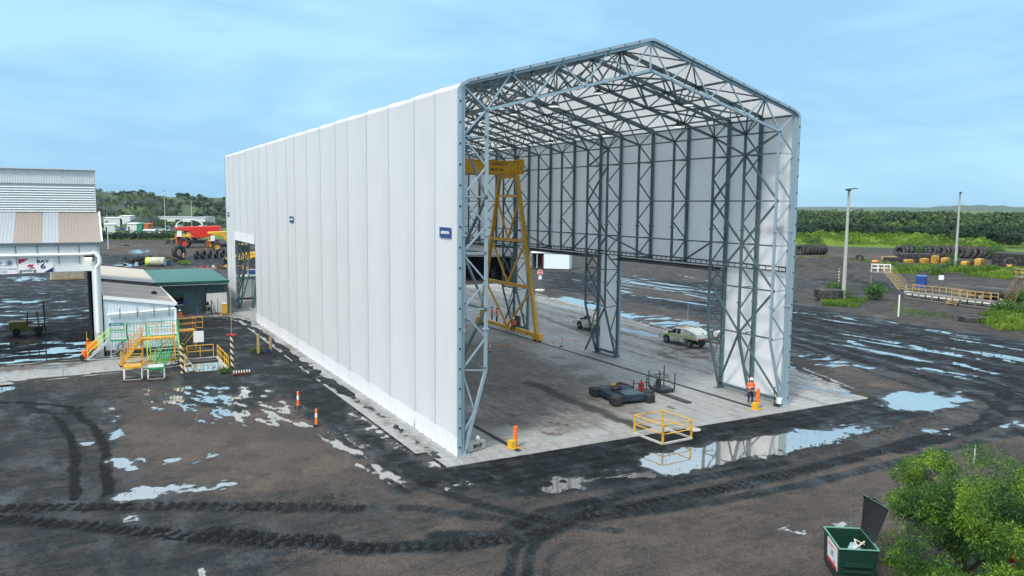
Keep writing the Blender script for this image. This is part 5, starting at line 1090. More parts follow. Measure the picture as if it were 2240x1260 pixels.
def ute(label, loc, rz, body, style, accent=None, group='utility trucks'):
    t = thing('utility_truck', label, 'ute', loc, rz, group); wd = .90
    def shell(name, prof, y0, y1, mat, bev=.05, par=t, taper=0.):
        b = MB(); n_ = len(prof); zs = [p[1] for p in prof]; zm, zM = min(zs), max(zs)
        vs = [(x, y0+taper*(z-zm)/(zM-zm+1e-6), z) for x, z in prof]+[(x, y1-taper*(z-zm)/(zM-zm+1e-6), z) for x, z in prof]
        b.add(vs, [tuple(range(n_)), tuple(range(2*n_-1, n_-1, -1))]+[(i, i+n_, (i+1) % n_+n_, (i+1) % n_) for i in range(n_)]); return b.build(name, mat, par, bevel=bev)
    # bonnet and cab lower body with wheel arch notch
    arch = [(1.62+.48*math.cos(a), .42+.48*math.sin(a)) for a in [math.pi*k/8 for k in range(9)]]
    shell('body', [(2.62, .42), (2.66, .80), (2.50, 1.0), (1.30, 1.13), (-.75, 1.13), (-.75, .40), (1.14, .40)]+list(reversed(arch))[0:0]+[(1.16, .55), (1.3, .80), (1.62, .90), (1.94, .80), (2.10, .52), (2.12, .42)], -wd, wd, body)
    shell('cab', [(1.42, 1.10), (.72, 1.70), (.45, 1.76), (-.62, 1.76), (-.75, 1.66), (-.75, 1.10)], -wd+.03, wd-.03, body, .05, t, .17)
    for s in (-1, 1):
        b = MB()
        for poly in ([(1.18, 1.16), (.70, 1.60), (.28, 1.62), (.28, 1.16)], [(.18, 1.16), (.18, 1.62), (-.25, 1.62), (-.34, 1.16)]):
            b.prism([(x, s*(wd-.03-.17*(z-1.10)/.66+.004), z) for x, z in poly], (0, s*.008, 0))
        b.build('side_window', GLASS, t)
        b = MB(); b.box((1.12, s*(wd+.1), 1.22), (.12, .2, .2)); b.build('mirror', BLACKP, t)
        b = MB(); b.box((.25, s*(wd+.005), 1.02), (.16, .02, .03)); b.build('door_handle', BLACKP, t)
        b = MB(); b.box((2.60, s*.62, .82), (.10, .34, .18)); b.build('headlight', M('headlamp', (.7, .72, .75), .15), t)
    b = MB(); b.add([(1.40, -.74, 1.15), (1.40, .74, 1.15), (.74, .63, 1.69), (.74, -.63, 1.69)], [(0, 1, 2, 3)]); o = b.build('windscreen', GLASS, t); o.location = (.012, 0, .012)
    b = MB(); b.box((2.70, 0, .62), (.16, 1.7, .28)); b.tube((2.78, -.6, .95), (2.78, .6, .95), .035); b.tube((2.76, -.6, .7), (2.78, -.6, .95), .035); b.tube((2.76, .6, .7), (2.78, .6, .95), .035); b.build('bull_bar', BLACKP, t)
    b = MB(); b.box((2.67, 0, .80), (.04, .85, .2)); b.build('grille', BLACKP, t)
    b = MB(); b.tube((1.45, -wd-.0, 1.1), (1.3, -wd+.05, 1.75), .03); b.build('snorkel', BLACKP, t)
    b = MB(); b.box((0, 0, .42), (4.9, .9, .16)); b.build('chassis', BLACKP, t)
    if style == 'service':
        shell('service_body', [(-.82, .86), (-.82, 1.78), (-1.2, 1.80), (-2.45, 1.46), (-2.62, 1.40), (-2.70, .86)], -.98, .98, body, .05)
        if accent:
            for s in (-1, 1): b = MB(); b.prism([(x, s*.985, z) for x, z in ((-.84, .90), (-.84, 1.24), (-2.62, 1.12), (-2.68, .90))], (0, s*.012, 0)); b.build('hi_vis_stripe', accent, t); b = MB(); b.prism([(x, s*(wd+.004), z) for x, z in ((2.4, .88), (1.3, 1.08), (-.7, 1.10), (-.7, .88), (1.1, .84))], (0, s*.01, 0)); b.build('hi_vis_stripe', accent, t)
        b = MB(); [b.box((-2.735, s*.7, .96), (.03, .36, .12)) for s in (-1, 1)]; b.box((-2.73, 0, .96), (.02, .9, .1)); b.build('tail_light', REDL, t)
        b = MB(); b.box((-2.76, 0, .66), (.12, 1.8, .12)); b.build('bumper', BLACKP, t)
        b = MB(); [b.tube((x, y, 1.74), (x, y, 1.98), .022) for x in (.3, -.5, -1.3) for y in (-.6, .6)]; [b.tube((.4, y, 1.98), (-1.6, y, 1.98), .022) for y in (-.6, .6)]; [b.tube((x, -.6, 1.98), (x, .6, 1.98), .022) for x in (.3, -.5, -1.3)]; b.path([(-1.3, -.6, 1.98), (-1.3, -.6, 2.25), (-1.3, .6, 2.25), (-1.3, .6, 1.98)], .022); b.build('roof_rack', WTRIM, t)
        b = MB(); b.tube((-.9, .5, 1.8), (-.9, .5, 4.2), .018); b.build('whip_aerial', WTRIM, t)
        b = MB(); b.lathe([(.001, -.02), (.16, -.02), (.17, .02), (.001, .02)], (-2.5, 0, 1.36), 'x', 12); b.build('round_vent', BLACKP, t)
    else:
        b = MB(); b.box((-1.75, 0, .92), (1.95, 1.86, .10)); b.box((-1.75, .93, 1.10), (1.95, .04, .28)); b.box((-1.75, -.93, 1.10), (1.95, .04, .28)); b.box((-2.72, 0, 1.10), (.04, 1.86, .28)); b.build('tray', body, t)
        b = MB(); b.path([(-.82, -.8, .95), (-.82, -.8, 1.85), (-.82, .8, 1.85), (-.82, .8, .95)], .03); b.build('headboard', BLACKP, t); b = MB(); b.box((-1.3, 0, 1.15), (.7, 1.6, .4)); b.build('tool_box', HUB, t)
        b = MB(); b.tube((1.5, .6, 1.1), (1.5, .6, 2.6), .014); b.build('whip_aerial', BLACKP, t)
        b = MB(); [b.box((-2.745, s*.7, .98), (.03, .3, .1)) for s in (-1, 1)]; b.build('tail_light', REDL, t)
    b = MB(); b.box((.0, 0, 1.80), (.22, 1.0, .09)); b.build('beacon_bar', M('amber_lens', (.7, .3, .02), .3), t)
    for x in (1.62, -1.55):
        for y in (-.80, .80): wheel(t, x, y)
    return t
ute('white and lime service ute with a canopy body, parked outside the right opening', (34.75, 21.9, 0), rad(93), MUDW, 'service', HVY)
ute('white tray ute with a black headboard, parked behind the middle pier', (31.9, 33.4, 0), rad(93), MUDW, 'tray')
ute('third white ute mostly hidden by the near pier of the shelter', (40.1, 19.9, 0), rad(92), WHITEP, 'tray')
q = gp(1112, 606); ute('white ute far behind the crane leg beside the dark open shed', (q.x, q.y, 0), rad(150), WHITEP, 'tray')
# ================================================================ LOOSE GEAR ON THE SLAB
DBLUE = M('dolly_blue', (.010, .026, .045), .5, .1, .15, 2, dirt=(.04, .045, .05), dth=.52); DTOP = M('dolly_deck', (.045, .07, .085), .4, .3, .15, 2)
dl = thing('transport_dolly', 'low dark blue wheel dolly with black corner housings on the slab', 'dolly', (15.75, 6.6, 0), rad(-6))
b = MB(); b.prism([(-1.25, -1.6, .18), (1.25, -1.6, .18), (1.25, 1.5, .18), (.6, 1.9, .18), (-.6, 1.9, .18), (-1.25, 1.5, .18)], (0, 0, .42)); b.build('body', DBLUE, dl, bevel=.04)
b = MB(); b.box((.25, -.75, .62), (1.5, 1.4, .04)); b.box((-.75, 1.1, .62), (.7, .8, .04)); b.build('deck_plate', DTOP, dl)
for x, y in ((-1.3, -1.5), (1.3, -1.5), (-1.3, 1.4), (1.3, 1.4)):
    b = MB(); b.prism([(x-.3, y-.45, .08), (x+.3, y-.45, .08), (x+.3, y+.45, .08), (x-.3, y+.45, .08)], (0, 0, .5)); h_ = b.build('corner_housing', BLACKP, dl, bevel=.03)
    b = MB(); b.lathe([(.001, -.12), (.28, -.12), (.3, 0), (.28, .12), (.001, .12)], (x, y-.1, .29), 'x', 14); b.build('wheel', TYRE, h_, True)
b = MB(); b.lathe([(.30, 0), (.42, .1), (.36, .26), (.12, .30), (.001, .30)], (-.1, .5, .62), 'z', 14); b.build('turntable', BLACKP, dl, True)
b = MB(); b.path([(-.6, .2, .66), (-.2, .5, .95), (.4, .9, .95), (1.0, .9, .75)], .07, 8); b.path([(-.6, -1.5, .65), (-.45, .2, .72), (.9, 1.6, .72)], .05, 6); b.build('hydraulic_hose', BLACKP, dl, True)
b = MB(); b.box((-.35, .5, .98), (.35, .2, .16)); b.build('valve_block', M('brass_yellow', (.35, .26, .03), .5), dl)
def cage(label, loc, rz, w_, d_, h_, extra):
    t = thing('tool_cage', label, 'cage', loc, rz, 'black wheeled cages by the dolly'); b = MB(); b.box((0, 0, .22), (w_, d_, .16)); b.build('base', STEELD, t)
    b = MB(); [b.bar((x*w_/2, y*d_/2, .2), (x*w_/2, y*d_/2, h_+.3*(x*y > 0)), .06) for x in (-1, 1) for y in (-1, 1)]; b.tube((-w_/2, -d_/2, h_*.9), (w_/2, d_/2, h_*.9), .025); b.tube((-w_/2, d_/2, h_*.75), (w_/2, d_/2, h_*.75), .025)
    ring = [(w_*.42*math.cos(a), d_*.42*math.sin(a), h_*.8) for a in [k*math.pi/6 for k in range(13)]]; b.path(ring, .025, 5); b.tube((w_/2, -d_/2, .4), (w_/2, d_/2, h_*.8), .02); b.build('cage_frame', STEELD, t)
    for x in (-1, 1):
        for y in (-1, 1): c = MB(); c.lathe([(.001, -.03), (.08, -.03), (.08, .03), (.001, .03)], (x*w_*.42, y*d_*.42, .08), 'y', 10); c.build('caster', BLACKP, t)
    b = MB(); b.lathe([(.001, 0), (.2, 0), (.2, .55), (.1, .62), (.001, .62)], (-w_*.18, d_*.05, .3), 'z', 12); b.build('cylinder', extra, t, True)
cage('smaller black cage with a red cylinder beside the blue dolly', (18.1, 7.0, 0), rad(-8), 1.1, 1.1, .95, M('red_cylinder', (.40, .03, .03), .45)); cage('larger black cage with tall posts beside a dark plank', (19.9, 7.2, 0), rad(-8), 1.3, 1.5, 1.45, BLACKP)
b = MB(); b.box((0, 0, .05), (.45, 3., .09)); [b.box((0, -1.2+k*.6, .1), (.45, .04, .02)) for k in range(5)]; o = b.build('ramp_plank', M('dark_ribbed_plank', (.035, .045, .05), .7, 0, .2, 4)); o.location = (19.3, 4.9, 0); o.rotation_euler = (0, 0, rad(-2)); tag(o, 'long dark ribbed plank lying in front of the larger cage', 'plank')
def bollard(label, x, y, h):
    t = thing('ribbed_bollard', label, 'bollard', (x, y, 0), rad(8), 'ribbed bollards at the rail ends')
    b = MB(); b.box((0, 0, .03), (.62, .62, .06)); b.box((-.1, 0, .25), (.34, .40, .42)); b.build('steel_base', YELLOW, t, bevel=.02)
    pr = [(.001, .05)]; z = .05
    while z < h-.02:
        pr += [(.125, z), (.125, z+.10), (.095, z+.13), (.095, z+.16)]; z += .17
    pr += [(.12, h), (.001, h+.01)]; b = MB(); b.lathe(pr, (.14, 0, 0), 'z', 16); b.build('ribbed_tube', M('ribbed_orange', (.80, .17, .015), .45, 0, .08, 5), t, True)
bollard('orange ribbed bollard on a yellow base at the end of the left rail', 3.45, .05, 1.22); bollard('orange ribbed bollard on a yellow base at the end of the right rail', 22.3, .15, 1.35)
t_ = thing('pit_guard', 'square yellow guard rail around a manhole at the slab edge', 'railing', (12.55, -1.9, -.04), rad(3)); w2, d2 = 1.15, 1.28
b = MB(); c4 = [(-w2, -d2), (w2, -d2), (w2, d2), (-w2, d2)]
for z in (.6, 1.15): b.path([(x, y, z) for x, y in [(-w2+.15, -d2), (w2-.15, -d2), (w2, -d2+.15), (w2, d2-.15), (w2-.15, d2), (-w2+.15, d2), (-w2, d2-.15), (-w2, -d2+.15)]], .032, 7, True)
b.build('rail', YELLOW, t_)
for x, y in c4: b = MB(); b.box((x*.97, y*.97, .57), (.10, .10, 1.14)); b.build('post', YELLOW, t_)
b = MB(); [b.box((x*w2, 0, .05), (.14, 2*d2, .10)) for x in (-1, 1)]; [b.box((0, y*d2, .05), (2*w2-.14, .14, .10)) for y in (-1, 1)]; b.build('kerb', CONC, t_)
b = MB(); b.lathe([(.001, 0), (.42, 0), (.45, .05), (.40, .06), (.001, .06)], (15.1, -1.75, -.03), 'z', 20); tag(b.build('manhole_lid', CONC, smooth=True), 'round pale manhole lid right of the yellow pit guard', 'manhole')
cbk = thing('ballast_block', 'weathered concrete ballast block with stencilled letters inside the left column', 'block', (1.35, .78, 0), rad(14)); b = MB(); b.box((0, 0, .24), (1.35, .5, .46)); cb_ = b.build('block', CONC, cbk, bevel=.02)
text('lettering', 'M+P', .34, DKC, cb_, (.05, -.256, .25), FACE_FRONT, .003, .012); b = MB(); b.ball((.3, .05, .56), .16, 7, (.9, .8, 1)); tag(b.build('plastic_bag', M('white_plastic', (.8, .81, .8), .4, bump=.5), smooth=True), 'crumpled white plastic bag on the concrete ballast block', 'bag').location = (1.3, .8, .03)
hd_ = thing('hand_trolley', 'small black hand trolley with a white drum at the foot of the right front column', 'trolley', (24.3, .2, 0), rad(20)); b = MB(); b.path([(-.35, 0, .1), (-.35, .1, 1.15), (-.15, .12, 1.3), (.25, .12, 1.25), (.35, .05, .8), (.35, 0, .1)], .03); b.box((0, -.1, .12), (.75, .5, .06)); b.build('frame', STEELD, hd_)
b = MB(); b.lathe([(.001, 0), (.19, 0), (.2, .4), (.001, .42)], (.15, -.1, .15), 'z', 14); b.build('drum', WTRIM, hd_, True)
for x in (-.3, .35): b = MB(); b.lathe([(.001, -.04), (.11, -.04), (.11, .04), (.001, .04)], (x, -.2, .11), 'x', 12); b.build('wheel', BLACKP, hd_)
# bunting line across the floor
pk = M('faded_pink_plastic', (.75, .25, .20), .5); pts = [gp(1072, 770), gp(1150, 765), gp(1228, 758), gp(1345, 757)]
bt = thing('bunting_line', 'low line of orange pennants strung across the slab to the middle pier', 'bunting'); b = MB(); hp = [Vector((p.x, p.y, .75)) for p in pts]; allp = []
for p, q in zip(hp, hp[1:]):
    for k in range(8): u = k/8; allp.append(p+(q-p)*u-V(0, 0, .22*4*u*(1-u)))
allp.append(hp[-1]); b.path(allp, .012, 4); rp = b.build('rope', pk, bt); b = MB()
for p in allp[::2]: b.prism([p, p+V(.20, -.05, 0), p+V(.09, -.03, -.22)], (.0, .012, 0))
pf = b.build('pennants', ORPL, bt)
for p, lab in ((pts[0], 'low white post holding the bunting near the left column'), (pts[2], 'pink and white post on a black foot in the middle of the slab')):
    t = thing('bunting_post', lab, 'post', (p.x, p.y, 0), 0, 'posts that hold the bunting'); b = MB(); b.lathe([(.001, 0), (.2, 0), (.2, .05), (.001, .07)], n=12); b.build('foot', BLACKP, t); b = MB(); b.lathe([(.05, .05), (.045, 1.0), (.001, 1.03)], n=10); b.build('tube', pk, t, True); b = MB(); b.lathe([(.056, .45), (.055, .75)], n=10); b.build('white_band', REFL, t, True)
# stop sign, light masts, stakes
t_ = thing('stop_sign', 'round red sign on a post in a drum base beyond the right opening', 'sign', (*gp(1181, 636).xy, 0), rad(-20)); b = MB(); b.tube((0, 0, 0), (0, 0, 3.3), .04); b.build('post', STEEL, t_)
b = MB(); b.lathe([(.001, 0), (.8, 0), (.75, .22), (.001, .24)], n=18); b.build('base', M('pale_rim', (.5, .5, .48), .7), t_, True)
for r_, y_, mt, nm in ((.46, -.05, WTRIM, 'border'), (.38, -.075, REDP, 'disc')): b = MB(); b.lathe([(.001, -.015), (r_, -.015), (r_, .015), (.001, .015)], (0, y_, 2.95), 'y', 20); o = b.build(nm, mt, t_)
text('lettering', 'STOP', .26, LETW, t_, (0, -.097, 2.95), FACE_FRONT, .003, .008); b = MB(); b.box((0, -.05, 2.12), (.5, .03, .55)); b.build('lower_plate', WTRIM, t_)
MASTC = M('mast_concrete', (.40, .42, .39), .8, 0, .15, 1.2, dirt=(.28, .3, .27)); 
def mast(label, x, y, h, r=.32, arm=1.6, rz=0., mat=MASTC, group='floodlight masts', lamps=3):
    t = thing('light_mast', label, 'light pole', (x, y, 0), rz, group); b = MB(); b.lathe([(.001, 0), (r, 0), (r*.52, h), (.001, h+.02)], n=14); b.build('pole', mat, t, True)
    b = MB(); b.bar((-arm*.5, 0, h-.1), (arm, 0, h+.25), .10); b.box((0, 0, h-.05), (.5, .4, .35)); b.build('cross_arm', STEEL, t)
    for k in range(lamps): u = -.5+1.5*k/(max(1, lamps-1)); b = MB(); b.box((arm*u, -.15, h+.10+.12*u), (.62, .42, .12)); b.build('lamp_head', STEELD, t)
mast('grey concrete light mast with three lamp heads, nearer one on the right', *gp(1845, 652).xy, 16.4, rz=rad(10)); mast('grey concrete light mast standing in bright grass, farther one on the right', *gp(2089, 592).xy, 17.2, rz=rad(30))
mast('thin pale light pole on the far hillside, tallest one', *gp(362, 506).xy, 19, .12, 1., mat=WTRIM, group='thin light poles far left', lamps=1); mast('thin light pole farther right on the hillside', *gp(420, 500).xy, 15, .11, .8, mat=WTRIM, group='thin light poles far left', lamps=1)
mast('slim pole left of the big tyre', *gp(376, 576).xy, 7.2, .09, .6, mat=STEEL, group='thin light poles far left', lamps=1); mast('slim pole right of the big tyre with two lamps', *gp(408, 578).xy, 6.9, .09, .8, mat=STEEL, group='thin light poles far left', lamps=2); mast('bent arm light pole behind the workshop', *gp(237, 545).xy, 10.5, .1, -3., mat=WTRIM, group='thin light poles far left', lamps=1)
def stake(label, x, y, h, r=.05): tag(MB().lathe([(.001, -.1), (r, -.1), (r, h), (.001, h)], (x, y, 0), 'z', 8).build('white_stake', WTRIM), label, 'stake', 'white stakes in the dirt')
stake('tall white stake at the edge of the haul road', *gp(1965, 692).xy, 2.75, .09); stake('thin white stake behind the near tree', *gp(2131, 1010).xy, .9, .03)
striped_post('thin black and cream striped pole left of the nearer mast', *gp(1834, 628).xy, 3.2)
# ================================================================ SKIP BIN
BING = M('bin_green', (.005, .042, .027), .45, 0, .15, 2, dirt=(.012, .032, .025), dth=.52, coat=.1); BIND = M('bin_lid_black', (.012, .014, .015), .6, 0, .2, 2)
bn = thing('skip_bin', 'dark green skip bin with its black lid standing open beside the bushy tree', 'skip bin', (7.2, -19.25, -.03), math.atan2(-1.6, -1.1)-rad(90))
# local: +y runs along the long side towards the camera; x across
LX, LY, H_ = .68, .98, 1.4; b = MB(); tk = .05
ft = (LX, LY, H_); bl = (LX*.93, LY*.80)
def wallq(b, p, q, p2, q2, inn): b.prism([p, q, q2, p2], inn)
b.prism([(-bl[0], -LY, .1), (-bl[0], bl[1], .1), (-LX, LY, H_), (-LX, -LY, H_)], (tk, 0, 0)); b.prism([(bl[0], -LY, .1), (bl[0], bl[1], .1), (LX, LY, H_), (LX, -LY, H_)], (-tk, 0, 0))
b.prism([(-bl[0]+tk, bl[1], .1), (bl[0]-tk, bl[1], .1), (LX-tk, LY, H_), (-LX+tk, LY, H_)], (0, -tk, 0)); b.prism([(-bl[0]+tk, -LY, .1), (bl[0]-tk, -LY, .1), (LX-tk, -LY, H_), (-LX+tk, -LY, H_)], (0, tk, 0)); b.box((0, -.1, .13), (2*bl[0]-.12, 1.65, .05)); b.build('body', BING, bn)
b = MB(); b.path([(-LX-.01, -LY-.01, H_+.01), (-LX-.01, LY+.01, H_+.01), (LX+.01, LY+.01, H_+.01), (LX+.01, -LY-.01, H_+.01)], .032, 6, True); b.build('rim', M('rim_green', (.10, .27, .20), .5), bn)
b = MB(); b.box((0, LY-.06, .80), (1.0, .10, .14)); b.box((0, LY-.12, .52), (1.0, .08, .10)); b.build('rib', BING, bn)

lid = MB(); lw = 1.36; n_ = 7; vs = []
for j in range(2*n_+1):
    y = -LY+.02+lw*j/(2*n_); o_ = .05 if j % 2 else 0.
    for z, xo in ((H_+.02, 0.), (H_+.35, -.03-.12*j/14), (H_+1.3, -.05-.40*j/14), (H_+1.48, -.0-.40*j/14)): vs.append((-LX+xo-o_*.6, y, z-(.12*abs(j-n_)/n_ if z > H_+1.3 else 0)))
fs = [(j*4+k, (j+1)*4+k, (j+1)*4+k+1, j*4+k+1) for j in range(2*n_) for k in range(3)]
lid.add(vs, fs); lo_ = lid.build('lid', BIND, bn); sm_ = lo_.modifiers.new('thick', 'SOLIDIFY'); sm_.thickness = .03
b = MB(); b.path([(-LX-.03, -LY+.02, H_+.35), (-LX-.05, -LY+.02, H_+1.3), (-LX, -LY+.02, H_+1.38), (-LX-.40, -LY+lw, H_+1.38), (-LX-.45, -LY+lw, H_+1.3), (-LX-.15, -LY+lw, H_+.35)], .022); b.build('lid_edge', M('lid_edge_green', (.06, .16, .12), .5), lo_)
b = MB(); b.tube((-LX-.03, -LY, H_), (-LX-.03, LY, H_), .03); b.build('hinge', BING, bn)
an_ = math.atan2(LX-bl[0], H_-.1)
b = MB(); b.box((0, 0, 0), (.02, 1.15, .85)); sg = b.build('sticker', SIGNW, bn); sg.location = (LX-.002, .15, .86); sg.rotation_euler = (0, an_, 0)
b = MB(); b.box((.011, 0, -.355), (.012, 1.15, .14)); b.build('sticker_band', M('sticker_red', (.60, .03, .06), .5), sg)
b = MB(); [b.box((.011, 0, z), (.012, .95, .015)) for z in (.34, .24)]; b.box((.011, -.15, .29), (.012, .5, .04)); b.build('sticker_lines', M('sticker_pink', (.6, .2, .2), .5), sg)
text('lettering', 'VE', .26, BLS, sg, (.015, .02, .02), (rad(90), 0, rad(90)), .004, .01); text('lettering', '3m', .13, BLS, sg, (.015, .25, -.2), (rad(90), 0, rad(90)), .004, .004)
def junk(label, loc, pts, mat, nm): b = MB(); [b.bar(p, q, w_, w_*.5) for p, q, w_ in pts]; o = b.build(nm, mat); o.location = loc; tag(o, label, 'rubbish')
c_ = Vector((7.1, -19.5, .85))
junk('pale broken timber lath sticking up inside the skip bin', c_, [((-.4, .1, 0), (.3, -.2, .55), .06), ((-.1, -.3, .1), (.25, .2, .5), .05), ((.25, .2, .5), (.45, -.1, .35), .05)], M('pale_lath', (.52, .48, .38), .7), 'broken_lath')
b = MB(); r_ = random.Random(4); vs = [(.35*math.cos(a)*r_.uniform(.6, 1.2), .3*math.sin(a)*r_.uniform(.6, 1.2), r_.uniform(.25, .55)) for a in [k*math.pi/5 for k in range(10)]]+[(0, 0, .62), (0, 0, .0)]; b.add(vs, [(k, (k+1) % 10, 10) for k in range(10)]+[((k+1) % 10, k, 11) for k in range(10)]); o = b.build('plastic_sheet', M('blue_white_plastic', (.35, .48, .58), .45, 0, .4, 6, bump=.6)); o.location = (7.35, -19.35, .62); tag(o, 'crumpled blue white plastic sheet lying in the skip bin', 'rubbish')
t_ = thing('yellow_marker', 'yellow marker post with a red and white band at the right edge by the tree', 'post', (12.45, -22.2, 0)); b = MB(); b.lathe([(.001, 0), (.11, 0), (.11, 1.08), (.001, 1.1)], n=14); b.build('post', YELLOW, t_, True); b = MB(); b.lathe([(.112, .55), (.112, .72)], n=14); b.build('red_band', REDP, t_, True); b = MB(); b.lathe([(.113, .45), (.113, .55)], n=14); b.build('white_band', REFL, t_, True)
b = MB(); b.tube((0, 0, 0), (-1.4, .5, .1), .035); o = b.build('loose_pipe', STEEL); o.location = (12.3, -21.9, .75); tag(o, 'grey pipe end resting between the yellow marker and the tree', 'pipe')
# ================================================================ TYRES
def tyre_mesh(R_=1.6, W_=1.05, n=28):
    b = MB(); b.lathe([(R_*.52, -W_*.42), (R_*.60, -W_*.5), (R_*.86, -W_*.52), (R_*.97, -W_*.44), (R_*.965, W_*.44), (R_*.86, W_*.52), (R_*.60, W_*.5), (R_*.52, W_*.42), (R_*.52, -W_*.42)], (0, 0, 0), 'x', n)
    for k in range(n):
        a = 2*math.pi*k/n; s = W_*.24*(1 if k % 2 else -1); c = Vector((s, R_*math.cos(a), R_*math.sin(a))); t = Vector((0, -math.sin(a), math.cos(a)))
        b.bar(c-t*.07*R_, c+t*.07*R_, W_*.42, .10*R_*.6)
    return b
proto_t = None
def tyre(label, loc, rot, sc=1., group='spent mining tyres'):
    global proto_t
    if proto_t is None:
        proto_t = tyre_mesh().build('mining_tyre', TYRE, smooth=True); o = proto_t; tag(o, label, 'tyre', group); o.location = loc; o.rotation_euler = rot; o.scale = (sc,)*3; return o
    o = dup(proto_t, loc, None, label, group); o.rotation_euler = rot; o.scale = (sc,)*3; return o
r_ = random.Random(11)
# short roll of standing tyres left of the mast
a, c = gp(1748, 557), gp(1800, 556.5); d = (c-a); az_r = math.atan2(d.y, d.x)
for k in range(8): p = a+d*(k/7); tyre('standing tyre in the short roll by the shelter, left of the nearer mast', (p.x, p.y, 1.5), (r_.uniform(0, 6), r_.uniform(-.1, .2), az_r+(.9 if k < 2 else .35)+r_.uniform(-.15, .15)), .95, 'short roll of standing tyres')
a, c = gp(1968, 560), gp(2168, 566); d = c-a; az_r = math.atan2(d.y, d.x)
for k in range(21): p = a+d*(k/20); tyre('leaning tyre in the long rear row behind the yellow castings', (p.x+r_.uniform(-.3, .3), p.y+r_.uniform(-.3, .3), 1.6+r_.uniform(-.15, .1)), (r_.uniform(0, 6), r_.uniform(.1, .4), az_r+.95+r_.uniform(-.15, .15)), 1.05, 'long row of leaning tyres')
a, c = gp(1946, 571), gp(2062, 574); d = c-a
for k in range(8):
    p = a+d*(k/7)
    for j in range(2 if k in (2, 3, 4, 5, 6) else 1): tyre('flat tyre in the stacks between the yellow castings and the long row', (p.x, p.y, .55+j*1.08), (0, rad(90), r_.uniform(0, 6)), .95, 'flat tyre stacks')
a, c = gp(2095, 577), gp(2140, 578); d = c-a
for k in range(3): p = a+d*(k/2); tyre('flat black tyre beside the farther mast', (p.x, p.y, .5), (0, rad(90), r_.uniform(0, 6)), .85, 'flat tyres by the farther mast')
a, c = gp(2186, 582), gp(2250, 588); d = c-a
for k in range(5):
    p = a+d*(k/4)
    for j in range(3): tyre('dark tyre in the tall stack at the right edge of the picture', (p.x, p.y, .6+j*1.1), (0, rad(90), r_.uniform(0, 6)), 1.0, 'tall tyre stacks at the right edge')
q = gp(2208, 590); tyre('upright black tyre in front of the tall stacks at the right edge', (q.x, q.y, 1.4), (0, 0, rad(40)), .9)
q = gp(1812, 656); tyre('weathered grey tyre lying flat in weeds beside the nearer mast', (q.x, q.y, .95), (0, rad(92), .4), 1.25)
q = gp(2127, 702); tyre('half buried pale tyre lying flat near the haul road', (q.x, q.y, .1), (0, rad(90), .4), .95)
q = gp(392, 566); tyre('huge upright black tyre with a pale rim hole, far left of the shelter', (q.x, q.y, 1.6), (.3, 0, rad(-62)), 1.08)
q = gp(1880, 572); tyre('single dark tyre standing alone on the pale ground', (q.x, q.y, .9), (.3, 0, rad(10)), .62)
q = gp(1005, 728); tyre('dark tyre standing just inside the left wall of the shelter', (3.2, 22.3, .62), (.3, 0, rad(70)), .40)
a, c = gp(430, 566), gp(500, 562); d = c-a
WALLB = M('dark_bund_block', (.028, .045, .055), .8, 0, .2, 1)
for k in range(9):
    p = a+d*(k/8)*1.6
    tyre('black tyre standing in the bund wall right of the huge tyre', (p.x, p.y, 1.0), (r_.uniform(0, 6), 0, rad(-30)+r_.uniform(-.1, .1)), .66, 'tyres in the far bund wall')
# ---- yellow castings, red barriers
for k, (x, y, ws, hs, lab) in enumerate(((1948, 570, 5.2, 1.4, 'leftmost and longest yellow casting in front of the tyres'), (1988, 574, 2.4, 1.0, 'small yellow casting second from the left'), (2022, 575, 2., 1.5, 'yellow casting left of the tallest one'), (2045, 576, 1.5, 2.4, 'tallest narrow yellow casting before the flat tyre stacks'), (2068, 577, 2.2, 1.9, 'yellow casting just left of the farther mast'), (2112, 579, 2.6, 1.1, 'low yellow casting just right of the farther mast'), (2142, 580, 3.6, 2.0, 'large square yellow casting right of the farther mast'), (2206, 587, 2.3, 1.1, 'bright yellow casting in front of the right tyre stacks'), (1915, 573, 2., .6, 'rusty orange casting at the left end of the row'))):
    ws *= .88; hs *= .85; q = gp(x, y); t = thing('yellow_casting', lab, 'machine part', (q.x, q.y, -.05), rad(-28+k*7), 'yellow castings by the tyre rows'); b = MB(); b.prism([(-ws/2, -.7, 0), (ws/2, -.7, 0), (ws/2*.95, -.7, hs*.7), (ws*.3, -.7, hs), (-ws*.42, -.7, hs*.92), (-ws/2, -.7, hs*.5)], (0, 1.4, 0)); b.build('body', M('casting_yellow', (.46, .27, .03), .6, 0, .2, 2, dirt=(.16, .10, .04), dth=.54) if k != 8 else ORANGE, t, bevel=.03)
    b = MB(); [b.box((ws*(u-.5)*.8, -.72, hs*.4), (ws*.10, .06, hs*.35)) for u in (.1, .4, .7, .95)]; b.build('recess', M('shadow_rust', (.22, .09, .02), .7), t)
for k, x in enumerate((2222, 2246)):
    q = gp(x, 595+k*2); t = thing('water_barrier', ('red plastic water barrier at the right edge, left one', 'red plastic water barrier at the right edge, right one')[k], 'barrier', (q.x, q.y, 0), rad(-60), 'red water barriers'); b = MB(); b.prism([(-1, -.3, 0), (-1, .3, 0), (-1, .12, .5), (-1, .1, .95), (-1, -.1, .95), (-1, -.12, .5)], (2, 0, 0)); b.build('body', M('barrier_red', (.5, .02, .04), .5), t, bevel=.03)
